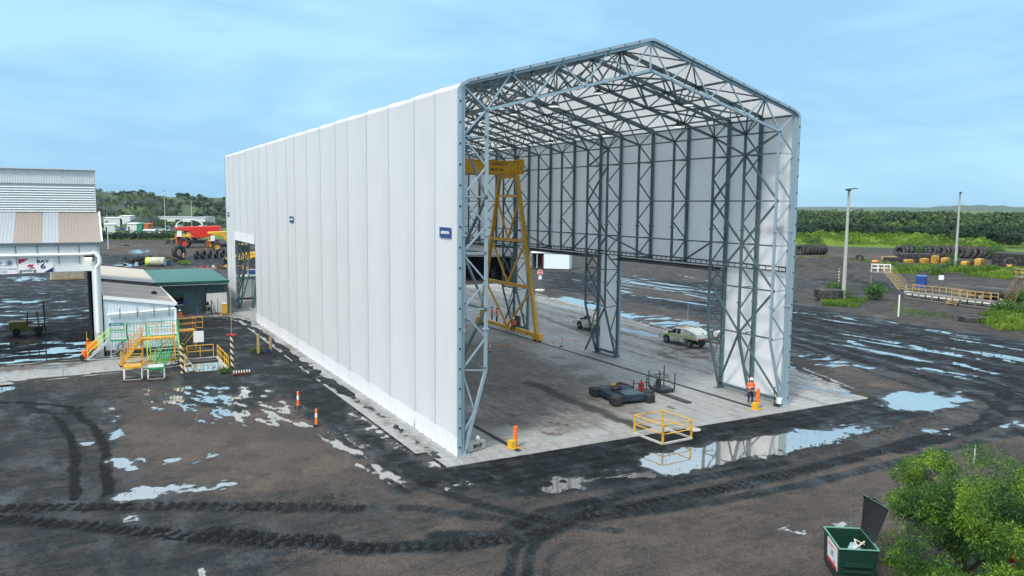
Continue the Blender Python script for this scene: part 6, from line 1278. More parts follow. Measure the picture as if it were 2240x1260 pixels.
# ================================================================ WASHDOWN PLATFORM on the right
RUSTY = M('weathered_yellow', (.50, .36, .12), .6, 0, .2, 1.5, dirt=(.22, .15, .09), dth=.5); GRYS = M('weathered_grey', (.20, .20, .18), .7, .2, .2, 1.5)
wp = thing('washdown_platform', 'long weathered walkway with yellow stairs up to a tower at its left end', 'platform', (0, 0, 0))
A0 = Vector((93.6, 38.6, 1.0)); A1 = Vector((92.8, 25.2, 1.0)); dA = (A1-A0).normalized(); nA = Vector((dA.y, -dA.x, 0))
def deck(parent, p, q, wd, z, nm='walkway_deck'): b = MB(); d = (q-p).normalized(); s = Vector((-d.y, d.x, 0))*wd/2; b.prism([p-s, q-s, q+s, p+s], (0, 0, -.16)); return b.build(nm, GRYS, parent)
deck(wp, A0, A1, 1.5, 1.)
s_ = Vector((-dA.y, dA.x, 0))*.75; b = MB(); rail(b, [A0+s_, A1+s_], 1.1, r=.05); b.build('guard_rail', RUSTY, wp); b = MB(); rail(b, [A0-s_+dA*7.5, A1-s_], 1.1, r=.05); rail(b, [A0-s_, A0-s_+dA*3.4], 1.1, r=.05); b.build('guard_rail', RUSTY, wp)
b = MB()
for k in range(7):
    p = A0+(A1-A0)*(k/6)
    for s in (s_, -s_): b.bar(p+s, (p+s).xy.to_3d(), .14)
for s in (s_, -s_): b.bar((A0+s).xy.to_3d()+V(0, 0, .1), (A1+s).xy.to_3d()+V(0, 0, .1), .16)
b.build('support_frame', GRYS, wp)
T0 = Vector((108.2, 54.6, 2.35)); b = MB(); deck(wp, T0+V(-1.2, 1.0, 0), T0+V(1.0, -1.6, 0), 2.2, 2.35, 'tower_deck')
for o in ((-1.9, .2, 0), (-.3, 1.6, 0), (.2, -2.0, 0), (1.7, -.8, 0)): b = MB(); b.bar(T0+V(*o), (T0+V(*o)).xy.to_3d(), .16); b.build('tower_leg', GRYS, wp)
b = MB(); rail(b, [T0+V(1.7, -.8, 0), T0+V(-.3, 1.6, 0), T0+V(-1.9, .2, 0), T0+V(.2, -2., 0)], 1.3, r=.055); b.build('guard_rail', WTRIM, wp)
flight(wp, (94.8, 40.4, 1.0), (106.8, 53.0, 2.35+1.2), 1.3, RUSTY, RUSTY, n=16)
flight(wp, tuple((A0+(A1-A0)*.62-s_*2.6).xy)+(0.,), tuple((A0+(A1-A0)*.62-s_).xy)+(1.,), 1.4, RUSTY, RUSTY, n=5, hand=False)
wq = thing('washdown_tower', 'second stair and tower of the washdown bay cut by the right edge of the picture', 'platform', (0, 0, 0)); T1 = Vector((112.5, 32.0, 3.2)); deck(wq, T1+V(-1.2, 1., 0), T1+V(1.2, -2., 0), 2.4, 3.2, 'tower_deck'); b = MB(); rail(b, [T1+V(1.9, -.8, 0), T1+V(-.3, 1.6, 0), T1+V(-1.9, .2, 0), T1+V(.2, -2.4, 0)], 1.2, r=.055); b.build('guard_rail', RUSTY, wq)
for o in ((-1.9, .2, 0), (-.3, 1.6, 0), (.2, -2.3, 0), (1.8, -.8, 0)): b = MB(); b.bar(T1+V(*o), (T1+V(*o)).xy.to_3d(), .18); b.build('tower_leg', GRYS, wq); flight(wq, (93.6, 23.8, 1.0), (111.0, 31.4, 3.2), 1.3, RUSTY, RUSTY, n=20)
q = gp(2015, 631); t_ = thing('portable_toilet', 'tall blue portable cabin behind the washdown walkway', 'cabin', (q.x, q.y, 0), rad(25)); b = MB(); b.box((0, 0, 1.05), (1.5, 1.5, 2.1)); b.build('body', BLUEP, t_, bevel=.06); b = MB(); b.prism([(-.8, -.8, 2.1), (.8, -.8, 2.1), (.8, .8, 2.1), (-.8, .8, 2.1)], (0, 0, .12)); b.build('roof', M('cabin_roof_blue', (.04, .14, .38), .4), t_, bevel=.05); b = MB(); b.box((0, -.77, 1.0), (.8, .04, 1.8)); b.build('door', M('cabin_door_blue', (.01, .045, .20), .5), t_)
q = gp(2057, 634); t_ = thing('notice_sign', 'small white notice on a post behind the washdown walkway', 'sign', (q.x, q.y, 0), rad(-30)); b = MB(); b.tube((0, 0, 0), (0, 0, 1.9), .06); b.build('post', STEEL, t_); b = MB(); b.box((0, -.06, 2.1), (.85, .05, .8)); b.build('panel', WTRIM, t_)
rail_thing('low weathered railing behind the washdown walkway', [(111, 46.5, 0), (108, 38, 0), (106, 31.5, 0)], 1.2, GRYS)
t_ = thing('round_tank', 'long low dark tank behind the washdown walkway', 'tank', (104.5, 30.5, .9), rad(-98)); b = MB(); b.lathe([(.001, -5), (.7, -5), (.9, -4.7), (.9, 4.7), (.7, 5), (.001, 5)], (0, 0, 0), 'x', 20); b.build('shell', M('tank_black', (.035, .04, .045), .35, .2, .15, 1), t_, True); b = MB(); [b.box((x, 0, -.7), (.4, 1.4, .5)) for x in (-3.5, 0, 3.5)]; b.build('saddle', CONC, t_)
b = MB(); b.prism([(x, y, 0) for x, y in ((97.5, 42.), (103, 46), (102.5, 36), (99, 22), (97.0, 22), (97.2, 30))], (0, 0, .012)); tag(b.build('washdown_slab', M('pale_slab', (.42, .41, .37), .75, 0, .12, .6, dirt=(.25, .24, .22), dscale=.4, dth=.5)), kind='structure').location = (0, 0, .03)
# ================================================================ FAR YARD behind the workshop
def haul_truck(label, x, y, mat, rz, sc=1., dark=STEELD):
    q = gp(x, y); t = thing('haul_truck', label, 'dump truck', (q.x, q.y, -.05), rz, 'mine haul trucks'); t.scale = (sc,)*3
    b = MB(); vs = [(6.9, 6.3), (6.7, 6.7), (2.6, 6.9), (-6.9, 7.2), (-7.5, 5.4), (-3.0, 3.5), (.9, 3.3), (2.4, 5.4), (6.5, 6.1)]
    b.prism([(px_, -3.1, pz) for px_, pz in vs], (0, 6.2, 0)); body = b.build('dump_body', mat, t, bevel=.08)
    b = MB(); [b.box((-6+k*1.35, s*3.14, 5.5), (.22, .12, 2.4)) for k in range(6) for s in (-1, 1)]; b.build('body_rib', mat, body)
    b = MB(); b.box((-.4, 0, 1.9), (12.2, 1.9, 1.1)); b.box((4.6, 0, 2.6), (2.4, 4.8, 1.6)); b.build('chassis', dark, t, bevel=.05)
    b = MB(); b.box((6.1, 0, 2.5), (.5, 4.6, 2.2)); b.box((6.2, 0, 3.65), (1.2, 6.2, .18)); b.build('front_deck', mat, t, bevel=.04)
    b = MB(); b.box((6.38, 0, 2.5), (.12, 2.6, 1.7)); b.build('radiator', M('radiator_red', (.28, .05, .04), .6) if mat is REDP else dark, t)
    b = MB(); b.prism([(4.6, 1.2, 3.7), (6.2, 1.2, 3.7), (6.0, 1.2, 5.5), (4.6, 1.2, 5.6)], (0, 1.8, 0)); cb = b.build('cab', WTRIM, t, bevel=.05); b = MB(); b.box((6.14, 2.1, 4.8), (.06, 1.5, .9)); b.box((5.3, 1.18, 4.8), (.9, .05, .8)); b.build('window', GLASS, cb)
    b = MB(); rail(b, [(6.7, -2.9, 3.75), (6.7, 2.9, 3.75)], 1.0, r=.05); b.path([(6.9, -2.4, 3.6), (7.3, -2.8, .8)], .06); b.path([(6.9, -1.7, 3.6), (7.3, -2.1, .8)], .06); b.build('ladder', YELLOW, t)
    for x_ in (4.0, -3.9):
        for s in (-1, 1):
            c = MB(); c.lathe([(.9, -.6), (1.5, -.62), (1.65, -.45), (1.65, .45), (1.5, .62), (.9, .6)], (x_, s*2.5, 1.65), 'y', 22); o = c.build('wheel', TYRE, t, True)
            c = MB(); c.lathe([(.001, s*.30), (.5, s*.35), (.7, s*.25), (.95, s*.5)], (x_, s*2.5, 1.65), 'y', 16); c.build('rim', mat, o, True)
    return t
FACE_L = math.atan2(-RT.y, -RT.x)
haul_truck('red haul truck facing left with an overhanging tray, tallest of the far machines', 434, 541, REDP, FACE_L+.25, .92)
haul_truck('yellow haul truck partly hidden by the left rear corner of the shelter', 500, 548, YELLOW, FACE_L+.4, .8)
def digger(label, x, y, rz, sc=1.): 
    q = gp(x, y); t = thing('wheel_loader', label, 'loader', (q.x, q.y, 0), rz, 'far yellow machines'); t.scale = (sc,)*3
    b = MB(); b.prism([(-3.2, -1.2, 1.2), (1.0, -1.2, 1.2), (1.0, -1.2, 2.2), (-.3, -1.2, 2.5), (-3.0, -1.2, 2.7)], (0, 2.4, 0)); b.build('body', YELLOW, t, bevel=.06)
    b = MB(); b.prism([(-.3, -.8, 2.4), (1.2, -.8, 2.3), (1.0, -.8, 3.9), (-.3, -.8, 3.9)], (0, 1.6, 0)); b.build('cab', GLASS, t, bevel=.04); b = MB(); b.box((.35, 0, 3.95), (1.7, 1.8, .12)); b.build('cab_roof', YELLOW, t)
    b = MB(); [b.bar((1.2, s*.7, 2.0), (3.6, s*.7, 1.2), .25) for s in (-1, 1)]; b.build('lift_arm', YELLOW, t); b = MB(); b.prism([(3.4, -1.5, .3), (4.8, -1.5, .1), (3.7, -1.5, 1.6), (3.3, -1.5, 1.5)], (0, 3, 0)); b.build('bucket', STEELD, t)
    for x_ in (1.8, -2.):
        for s in (-1, 1): c = MB(); c.lathe([(.001, -.3), (.75, -.32), (.85, -.2), (.85, .2), (.75, .32), (.001, .3)], (x_, s*1.3, .85), 'y', 18); c.build('wheel', TYRE, t, True)
digger('yellow wheel loader left of the red haul truck', 396, 533, FACE_L+.3, 1.0); digger('second yellow loader seen through the low opening of the shelter', 537, 582, FACE_L, 1.2); digger('third yellow loader parked behind the first one', 411, 526, FACE_L-.6, 1.1)
# horizontal drums / tanks
q = gp(340, 582); t_ = thing('fuel_drum', 'horizontal white drum with a lime yellow end on the dirt', 'tank', (q.x, q.y, .95), math.atan2(RT.y, RT.x)+.12); b = MB(); b.lathe([(.9, -1.7), (.95, -1.6), (.95, 1.9), (.85, 2.), (.001, 2.)], (0, 0, 0), 'x', 20); b.build('shell', M('dirty_white_drum', (.45, .46, .36), .6, 0, .2, 2, dirt=(.2, .22, .12)), t_, True); b = MB(); b.lathe([(.001, -1.86), (.8, -1.86), (.95, -1.72), (.955, -1.1)], (0, 0, 0), 'x', 20); b.build('end_cap', LIME, t_, True)
q = gp(366, 580); t_ = tag(MB().lathe([(.001, 0), (.6, 0), (.62, 1.1), (.001, 1.15)], (q.x, q.y, 0), 'z', 14).build('blue_drum', M('drum_blue', (.02, .08, .22), .5), smooth=True), 'short dark blue drum right of the white drum', 'drum')
for k, (x, y, s_, lab) in enumerate(((293, 579, 2.6, 'leftmost dark scrap heap behind the cream roof'), (315, 577, 2.2, 'second dark scrap heap beside the white drum'), (372, 571, 1.6, 'rusty scrap heap at the foot of the slim pole'))):
    q = gp(x, y); b = MB(); r2_ = random.Random(k)
    for j in range(26):
        p = V(q.x+r2_.gauss(0, s_*.45), q.y+r2_.gauss(0, s_*.45), r2_.uniform(.1, s_*.5)); b.bar(p, p+V(r2_.uniform(-1, 1), r2_.uniform(-1, 1), r2_.uniform(-.4, .8)), r2_.uniform(.15, .6), r2_.uniform(.1, .5))
    tag(b.build('scrap_heap', BLACKP if k < 2 else M('rust_scrap', (.15, .09, .06), .8, 0, .3, 2)), lab, 'scrap')
# site sheds, containers, cars of the far compound
def far_shed(label, x, y, w_, d_, h_, mat, rz=0., roof=None, doors=1):
    q = gp(x, y); t = thing('site_shed', label, 'shed', (q.x, q.y, 0), math.atan2(RT.y, RT.x)+rz, 'sheds of the far compound'); b = MB(); b.box((0, d_/2, h_/2), (w_, d_, h_)); b.build('wall', mat, t); b = MB(); b.prism([(-w_/2-.2, -.2, h_), (w_/2+.2, -.2, h_), (w_/2+.2, d_+.2, h_+.4), (-w_/2-.2, d_+.2, h_+.4)], (0, 0, .15)); b.build('roof', roof or mat, t)
    b = MB(); [b.box((w_*(-.3+.3*k), -.03, h_*.45), (w_*.14, .08, h_*.6)) for k in range(doors)]; b.build('doorway', DARKIN, t); return t
CGREEN = M('container_green', (.03, .25, .16), .6, 0, .1, 1); CRUST = M('container_rust', (.42, .13, .05), .7, 0, .2, 1); CWHITE = M('container_white', (.58, .62, .62), .5, 0, .08, 1); ROOFG = M('roof_grey', (.34, .38, .40), .5, .2, .08, 1)
for a_ in (('white cube container left of the green one', 289, 513, 4, 4, 4.4, CWHITE, .1), ('green container between the white and rusty ones', 301, 513, 4, 4, 4.4, CGREEN, .1), ('rusty orange container right of the green one', 317, 513, 3.2, 3.5, 4.2, CRUST, -.2), ('low pale tank shed in front of the containers', 326, 518, 4, 3, 2.4, CWHITE, .3), ('white shed with two doors at the left of the far compound', 245, 498, 8, 6, 5, CWHITE, .2), ('tall white block beside the two door shed', 273, 498, 6, 6, 6, CWHITE, 0), ('white hut behind the workshop light pole', 240, 512, 4, 4, 4, CWHITE, .4)): far_shed(*a_)
far_shed('long grey roofed workshop of the far compound behind the arch', 392, 493, 32, 14, 4.6, CWHITE, -.05, ROOFG, 3)
# arched shelter
q = gp(414, 500); ah = thing('arch_shelter', 'far shelter with a white arched roof over a dark opening', 'shelter', (q.x, q.y, 0), math.atan2(RT.y, RT.x)); ah.scale = (.58,)*3; pa = [(-12+.0, 3.0)]+[(-12*math.cos(a), 3+5.6*math.sin(a)) for a in [math.pi*k/14 for k in range(1, 14)]]+[(12, 3.)]
b = MB(); b.prism([(x, 0, z) for x, z in pa]+[(x*.95, 0, 3+(z-3)*.88) for x, z in reversed(pa)], (0, 1.2, 0)); b.build('arch', WTRIM, ah); vs = [(x, y, z) for y in (.8, 3.5) for x, z in pa]; n_ = len(pa); b = MB(); b.add(vs, [(i, i+1, n_+i+1, n_+i) for i in range(n_-1)]); b.build('roof_skin', M('arch_skin', (.30, .38, .42), .6), ah)
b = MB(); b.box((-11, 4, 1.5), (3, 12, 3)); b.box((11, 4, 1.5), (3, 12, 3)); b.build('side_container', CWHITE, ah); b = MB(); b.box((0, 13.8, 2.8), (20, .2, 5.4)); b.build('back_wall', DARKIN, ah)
def car(label, x, y, mat, rz, proto=[]):
    q = gp(x, y)
    if not proto:
        t = thing('parked_car', label, 'car', (0, 0, 0), 0, 'cars parked in the far compound'); b = MB(); b.prism([(-2.2, -.85, .35), (2.2, -.85, .35), (2.15, -.85, .85), (1.1, -.85, .98), (-2.1, -.85, 1.0)], (0, 1.7, 0)); b.build('body', mat, t, bevel=.08); b = MB(); b.prism([(1.0, -.75, .95), (.4, -.68, 1.5), (-1.3, -.68, 1.52), (-2.0, -.75, .98)], (0, 1.4, 0)); b.build('cabin', GLASS, t, bevel=.05); b = MB(); b.box((-.45, 0, 1.54), (1.5, 1.3, .05)); b.build('cabin_roof', mat, t)
        for x_ in (-1.35, 1.35):
            for s in (-1, 1): c = MB(); c.lathe([(.001, -.1), (.33, -.1), (.33, .1), (.001, .1)], (x_, s*.8, .33), 'y', 12); c.build('wheel', TYRE, t)
        proto.append(t); t.location = (q.x, q.y, 0); t.rotation_euler = (0, 0, rz); return t
    t = dup(proto[0], (q.x, q.y, 0), rz, label)
    for ch in t.children:
        if ch.name.startswith(('body', 'cabin_roof')): me = ch.data.copy(); me.materials.clear(); me.materials.append(mat); ch.data = me
    return t
cars = [(257, 504, CWHITE, 'white'), (268, 505, BLUEP, 'dark blue'), (280, 506, CWHITE, 'white'), (333, 503, CWHITE, 'white'), (345, 502, ROOFG, 'silver'), (352, 505, CWHITE, 'white'), (360, 501, BLUEP, 'dark blue'), (338, 509, CGREEN, 'green'), (355, 512, CWHITE, 'white'), (371, 500, CWHITE, 'white'), (378, 506, ROOFG, 'silver')]
ords = ['first', 'second', 'third', 'fourth', 'fifth', 'sixth', 'seventh', 'eighth', 'ninth', 'tenth', 'eleventh']
for k, (x, y, m_, cn) in enumerate(sorted(cars)): car('%s car in the far compound, %s from the left' % (cn, ords[k]), x, y, m_, r_.uniform(0, 3))
# buildings seen through the right hand openings
q = gp(1215, 589); t_ = thing('crib_hut', 'pale blue white hut with a dark open porch beyond the stop sign', 'hut', (q.x, q.y, 0), math.atan2(RT.y, RT.x)-.25); HW = M('hut_white', (.66, .76, .80), .5, 0, .03, 1); b = MB(); b.box((.2, 1.6, 1.75), (5.6, 3.2, 3.3)); b.build('wall', HW, t_); b = MB(); b.box((-4.1, 2.4, 1.6), (2.9, .12, 3.1)); b.box((-4.1, 1.3, .08), (2.9, 2.6, .12)); b.build('porch', DARKIN, t_); b = MB(); b.box((-1.2, 1.6, 3.5), (9.1, 3.5, .16)); b.build('roof', HW, t_); b = MB(); [b.box((x_, .1, 1.7), (.1, .1, 3.4)) for x_ in (-5.5, -4.1)]; b.build('porch_post', WTRIM, t_)
b = MB(); b.box((-2.75, .05, 1.5), (.4, .1, 2.6)); b.build('door', M('maroon_door', (.14, .02, .05), .5), t_)
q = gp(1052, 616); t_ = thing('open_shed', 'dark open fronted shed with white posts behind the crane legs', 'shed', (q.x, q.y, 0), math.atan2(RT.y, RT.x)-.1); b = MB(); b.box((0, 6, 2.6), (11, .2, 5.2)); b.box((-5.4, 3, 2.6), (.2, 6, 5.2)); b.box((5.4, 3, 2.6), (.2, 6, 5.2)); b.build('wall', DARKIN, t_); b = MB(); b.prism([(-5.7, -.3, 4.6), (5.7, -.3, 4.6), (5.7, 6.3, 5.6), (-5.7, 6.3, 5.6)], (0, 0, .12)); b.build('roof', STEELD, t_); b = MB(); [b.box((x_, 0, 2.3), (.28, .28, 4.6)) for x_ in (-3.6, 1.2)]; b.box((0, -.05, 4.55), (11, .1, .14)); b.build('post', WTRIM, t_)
q = gp(1084, 612); tyre('big dark tyre standing at the right end of the open shed', (q.x, q.y, 1.2), (.2, 0, rad(-50)), .8)
q = gp(1150, 616); t_ = thing('white_tank', 'white cylindrical tank on legs beside the open shed', 'tank', (*gp(1112, 598).xy, 0), 0); b = MB(); b.lathe([(.001, 1.2), (1.2, 1.4), (1.3, 1.8), (1.3, 4.2), (.9, 4.8), (.001, 4.9)], n=18); b.build('shell', HW, t_, True); b = MB(); [b.tube((x_, y_, 0), (x_, y_, 1.7), .07) for x_ in (-.9, .9) for y_ in (-.9, .9)]; b.build('leg', STEELD, t_)
q = gp(148, 610); t_ = thing('gravel_pallet', 'square bulk bag of pale stone seen through the workshop', 'bulk bag', (q.x, q.y, 0), .1); b = MB(); b.box((0, 0, .9), (5.2, 2.5, 1.8)); b.build('bag', M('pale_stone', (.40, .37, .28), .85, 0, .3, 3, dirt=(.2, .18, .13), dscale=2.5, bump=.8), t_, bevel=.2); b = MB(); b.box((0, 0, .04), (5.4, 2.7, .1)); b.build('pallet', WOOD, t_)
# site hut seen through the low opening of the shelter
q = gp(545, 655); t_ = thing('site_hut', 'grey green site hut seen through the low opening in the left wall', 'hut', (q.x+1.5, q.y+1.2, 0), 0); b = MB(); b.box((0, 0, 1.75), (7, 2.6, 2.9)); b.build('wall', M('hut_grey', (.40, .46, .46), .6, 0, .05, 1), t_); b = MB(); b.box((.6, -1.32, 2.0), (.7, .06, .9)); b.build('window', GLASS, t_); b = MB(); b.box((0, 0, .15), (6.8, 2.4, .3)); b.build('skid', BASEB, t_); b = MB(); b.box((0, 0, 3.26), (7.3, 2.9, .12)); b.build('roof', ROOFG, t_)
t_ = thing('notice_sign', 'white notice with a blue frame above the site hut', 'sign', (q.x+.4, q.y-.3, 0)); b = MB(); b.tube((0, 0, 0), (0, 0, 3.6), .04); b.build('post', STEEL, t_); b = MB(); b.box((0, -.05, 3.9), (1.2, .05, .9)); b.build('panel', WTRIM, t_); b = MB(); b.box((0, -.08, 3.9), (.9, .02, .6)); b.build('frame_mark', BLN, t_)
t_ = thing('pipe_rack', 'leaning grey steel frame rack just inside the low opening', 'rack', (1.9, 67.2, 0)); b = MB(); [b.bar((0, k*.5, 0), (.9, k*.5+.3, 4.2), .08) for k in range(4)]; [b.bar((.2*k, 0, k*.9+.5), (.2*k, 1.8, k*.9+.5), .07) for k in range(4)]; b.build('frame', STEEL, t_)
tag(MB().lathe([(.001, 0), (.12, 0), (.12, 1.5), (.001, 1.5)], (4.0, 73, 0), 'z', 10).build('orange_post', ORPL, smooth=True), 'short orange post inside the low opening', 'post')
# dark bund behind the green office
tag(MB().box((2.5, 92, .6), (26, 1.2, 1.7), rad(-3)).build('bund_wall', WALLB), 'long dark low bund wall right behind the green roof', 'wall')

# ================================================================ VEGETATION
def foliage_mat(nm, c1, c2, c3, sc=.9, isl=.42, nw=1.5):
    m = bpy.data.materials.new(nm); m.use_nodes = True; t = m.node_tree; n = t.nodes; l = t.links; p = n['Principled BSDF']
    g = n.new('ShaderNodeNewGeometry'); tcn = n.new('ShaderNodeTexCoord'); nz = n.new('ShaderNodeTexNoise'); nz.inputs['Scale'].default_value = sc; nz.inputs['Detail'].default_value = 3; l.new(tcn.outputs['Object'], nz.inputs['Vector'])
    a = n.new('ShaderNodeMath'); a.operation = 'MULTIPLY_ADD'; l.new(g.outputs['Random Per Island'], a.inputs[0]); a.inputs[1].default_value = isl; b = n.new('ShaderNodeMath'); b.operation = 'MULTIPLY_ADD'; l.new(nz.outputs['Fac'], b.inputs[0]); b.inputs[1].default_value = nw; b.inputs[2].default_value = .5-nw/2-isl/2; l.new(b.outputs[0], a.inputs[2])
    cr = n.new('ShaderNodeValToRGB'); l.new(a.outputs[0], cr.inputs[0]); e = cr.color_ramp.elements; e[0].position = .12; e[0].color = (*c1, 1); e[1].position = .92; e[1].color = (*c3, 1); k = e.new(.5); k.color = (*c2, 1)
    l.new(cr.outputs[0], p.inputs['Base Color']); p.inputs['Roughness'].default_value = .55
    tr = n.new('ShaderNodeBsdfTranslucent'); l.new(cr.outputs[0], tr.inputs['Color']); mx = n.new('ShaderNodeMixShader'); mx.inputs[0].default_value = .3; l.new(p.outputs[0], mx.inputs[1]); l.new(tr.outputs[0], mx.inputs[2]); l.new(mx.outputs[0], n['Material Output'].inputs['Surface']); return m
def leaves(C, R, n, ln, wd, droop=.3, shell=.55, tang=0.):
    """n leaf quads spread over ellipsoid clumps C (k,3), R (k,3)"""
    k = len(C); idx = rng.integers(0, k, n); u = rng.normal(size=(n, 3)); u /= np.linalg.norm(u, axis=1)[:, None]; r = shell+(1-shell)*rng.random(n)**.6
    P = C[idx]+u*R[idx]*r[:, None]
    d = u*.6+rng.normal(size=(n, 3))*.7; d[:, 2] -= droop; d /= np.linalg.norm(d, axis=1)[:, None]
    g_ = rng.normal(size=(n, 3))
    if tang:
        un = u*np.array([1, 1, 1.4]); un /= np.linalg.norm(un, axis=1)[:, None]; un = un+rng.normal(size=(n, 3))*(1-tang); un /= np.linalg.norm(un, axis=1)[:, None]; d = d-un*(d*un).sum(1)[:, None]; d /= np.linalg.norm(d, axis=1)[:, None]; g_ = un
    s = np.cross(d, g_); s /= np.linalg.norm(s, axis=1)[:, None]
    L_ = (ln*(.6+.8*rng.random(n)))[:, None]; W_ = (wd*(.6+.8*rng.random(n)))[:, None]
    v = np.stack([P, P+d*L_*.5+s*W_*.5, P+d*L_, P+d*L_*.5-s*W_*.5], 1); return v.reshape(-1, 3)
def quads_obj(name, v, mat, parent=None):
    n = len(v)//4; me = bpy.data.meshes.new(name); me.vertices.add(len(v)); me.vertices.foreach_set('co', v.astype(np.float32).ravel()); me.loops.add(4*n); me.loops.foreach_set('vertex_index', np.arange(4*n, dtype=np.int32)); me.polygons.add(n); me.polygons.foreach_set('loop_start', np.arange(0, 4*n, 4, dtype=np.int32)); me.polygons.foreach_set('loop_total', np.full(n, 4, dtype=np.int32)); me.materials.append(mat); me.update(); me.validate()
    o = bpy.data.objects.new(name, me); COL.objects.link(o)
    if parent is not None: o.parent = parent
    return o
BARK = M('bark', (.10, .075, .05), .9, 0, .25, 4, bump=.4)
LEAF1 = foliage_mat('leaf_bushy', (.012, .040, .012), (.042, .130, .018), (.23, .38, .022), .75, .42, 1.9)
LEAF2 = foliage_mat('leaf_forest', (.009, .030, .020), (.026, .068, .030), (.12, .18, .030), .06, .25, 2.4)
LEAF3 = foliage_mat('leaf_hill', (.008, .022, .022), (.026, .064, .026), (.12, .17, .03), .03, .25, 2.2)
GRASSM = foliage_mat('bright_grass', (.03, .08, .014), (.10, .20, .018), (.24, .34, .04), .12)
# -- the bushy tree in the foreground
tr_ = thing('bushy_tree', 'bushy bright green tree with drooping narrow leaves in the near right corner', 'tree', (9.8, -22.2, -.05))
tb = MB(); limbs = []; r_ = random.Random(5)
def limb(p, d, L_, r, lv):
    p = Vector(p); d = Vector(d).normalized(); q = p+d*L_; tb.tube(p, q, r, r*.62, 7); limbs.append((q, r))
    if lv:
        for k in range(3 if lv > 1 else 2): e = Vector((r_.uniform(-1, 1), r_.uniform(-1, 1), r_.uniform(.1, .9))); limb(q, d*.7+e*.75, L_*.72, r*.6, lv-1)
limb((0, 0, 0), (.05, 0, 1), .9, .14, 0)
for a in range(6): an2 = a*1.05; limb((0, 0, .5+.08*a), (math.cos(an2)*.8, math.sin(an2)*.8, .95), 1.25, .08, 2)
tb.build('trunk', BARK, tr_, True)
Cc = []; Rc = []
for q, r in limbs[1:]: Cc.append((q.x*1.15, q.y*1.15, max(.55, min(4.7, q.z*1.15)))); Rc.append((.52, .52, .42))
for k in range(64):
    a = r_.uniform(0, 6.283); rr = r_.uniform(.5, 1)**.5*2.75; z = r_.uniform(.4, 4.6); f = 1.1*math.sqrt(max(.06, 1-((z-2.2)/3.)**2)); Cc.append((rr*f*math.cos(a), rr*f*math.sin(a), z)); s = r_.uniform(.4, .75); Rc.append((s, s, s*.75))
for o_ in ((.45, .3, 4.95), (-.8, .3, 4.35), (1.7, -.3, 4.25), (2.5, -.8, 3.5), (-1.9, .4, 3.8)): Cc.append(o_); Rc.append((.55, .55, .5))
Cc = np.array(Cc); Rc = np.array(Rc); quads_obj('crown', leaves(Cc, Rc, 78000, .15, .028, .45, .35), LEAF1, tr_)
# -- template forest trees
def tree_proto(nm, h, w_, n, mat, seed, lab, cat, grp, ln=.6, wd=.34):
    rr = random.Random(seed); t = thing(nm, lab, cat, (0, 0, 0), 0, grp); b = MB(); b.tube((0, 0, -.2), (0, 0, h*.5), h*.022, h*.012, 6)
    C = []; R = []
    for k in range(5): a = rr.uniform(0, 6.3); b.tube((0, 0, h*(.2+.07*k)), (math.cos(a)*w_*.33, math.sin(a)*w_*.33, h*(.5+.08*k)), h*.011, h*.005, 5)
    b.build('trunk', BARK, t)
    for k in range(15): a = rr.uniform(0, 6.3); z = rr.uniform(.30, .93); f = math.sqrt(max(.1, 1-((z-.55)/.48)**2)); q_ = rr.uniform(.2, 1)*w_*.42*f; C.append((q_*math.cos(a), q_*math.sin(a), z*h)); s = rr.uniform(.13, .24)*w_; R.append((s, s, s*.7))
    quads_obj('crown', leaves(np.array(C), np.array(R), n, ln, wd, .1, .6, .7), mat, t); return t
flab = 'dark green tree in the front row of the wood behind the tyre rows'
pr = [tree_proto('forest_tree', 6.0, 8.0, 1300, LEAF2, 1, flab, 'tree', 'front row of the wood'), tree_proto('forest_tree', 5.2, 7.2, 1200, LEAF2, 2, flab, 'tree', 'front row of the wood'), tree_proto('forest_tree', 6.8, 7.5, 1300, LEAF2, 3, flab, 'tree', 'front row of the wood')]
first = [True]*3; r_ = random.Random(21)
def frac(px_, D): d = ray(px_, 500); h = Vector((d.x, d.y)).normalized(); return CAM.x+h.x*D, CAM.y+h.y*D
for k in range(84):
    px_ = 1700+k*7.4+r_.uniform(-4, 4); D = 378+20*(k % 3)+r_.uniform(-8, 8)-(34 if px_ > 2090 else 0); x, y = frac(px_, D); j = k % 3
    t = pr[j] if first[j] else dup(pr[j]); first[j] = False; t.location = (x, y, -.1); t.rotation_euler = (0, 0, r_.uniform(0, 6.28)); t.scale = (r_.uniform(.7, 1.2),)*3
# -- the wood behind as one mass
def mass(name, N, fpos, hfun, nq, ln, wd, mat, label, cat, wr=(.42, .55)):
    allv = []
    for k in range(N):
        x, y, z0 = fpos(k); h = hfun(); h = h*(.55+1.0*float(fbm(np.array([x/55.]), np.array([y/55.]), 66, 3)[0])) if name == 'distant_wood' else h; m = 6; C = np.zeros((m, 3)); a = rng.random(m)*6.283; rr = rng.random(m)*h*.34; C[:, 0] = x+rr*np.cos(a); C[:, 1] = y+rr*np.sin(a); C[:, 2] = z0+h*(.40+.48*rng.random(m)); R = np.repeat((h*(.20+.18*rng.random(m)))[:, None], 3, 1); R[:, 2] *= .72; C[0] = (x, y, z0+h*.48); R[0] = (h*.48, h*.48, h*.4)
        s = h/8.; allv.append(leaves(C, R, nq, ln*s, wd*s, .1, .8, .8))
    return tag(quads_obj(name, np.concatenate(allv), mat), label, cat, None, 'stuff')
def wood_pos(k):
    while True:
        D = 430+(rng.random()**1.15)*1500; px_ = 1600+rng.random()*760; x, y = frac(px_, D)
        if fbm(np.array([x/95.]), np.array([y/60.]), 91, 3)[0] > (.40 if D > 560 else .12)+(.13 if D > 900 else 0): return x, y, -.2
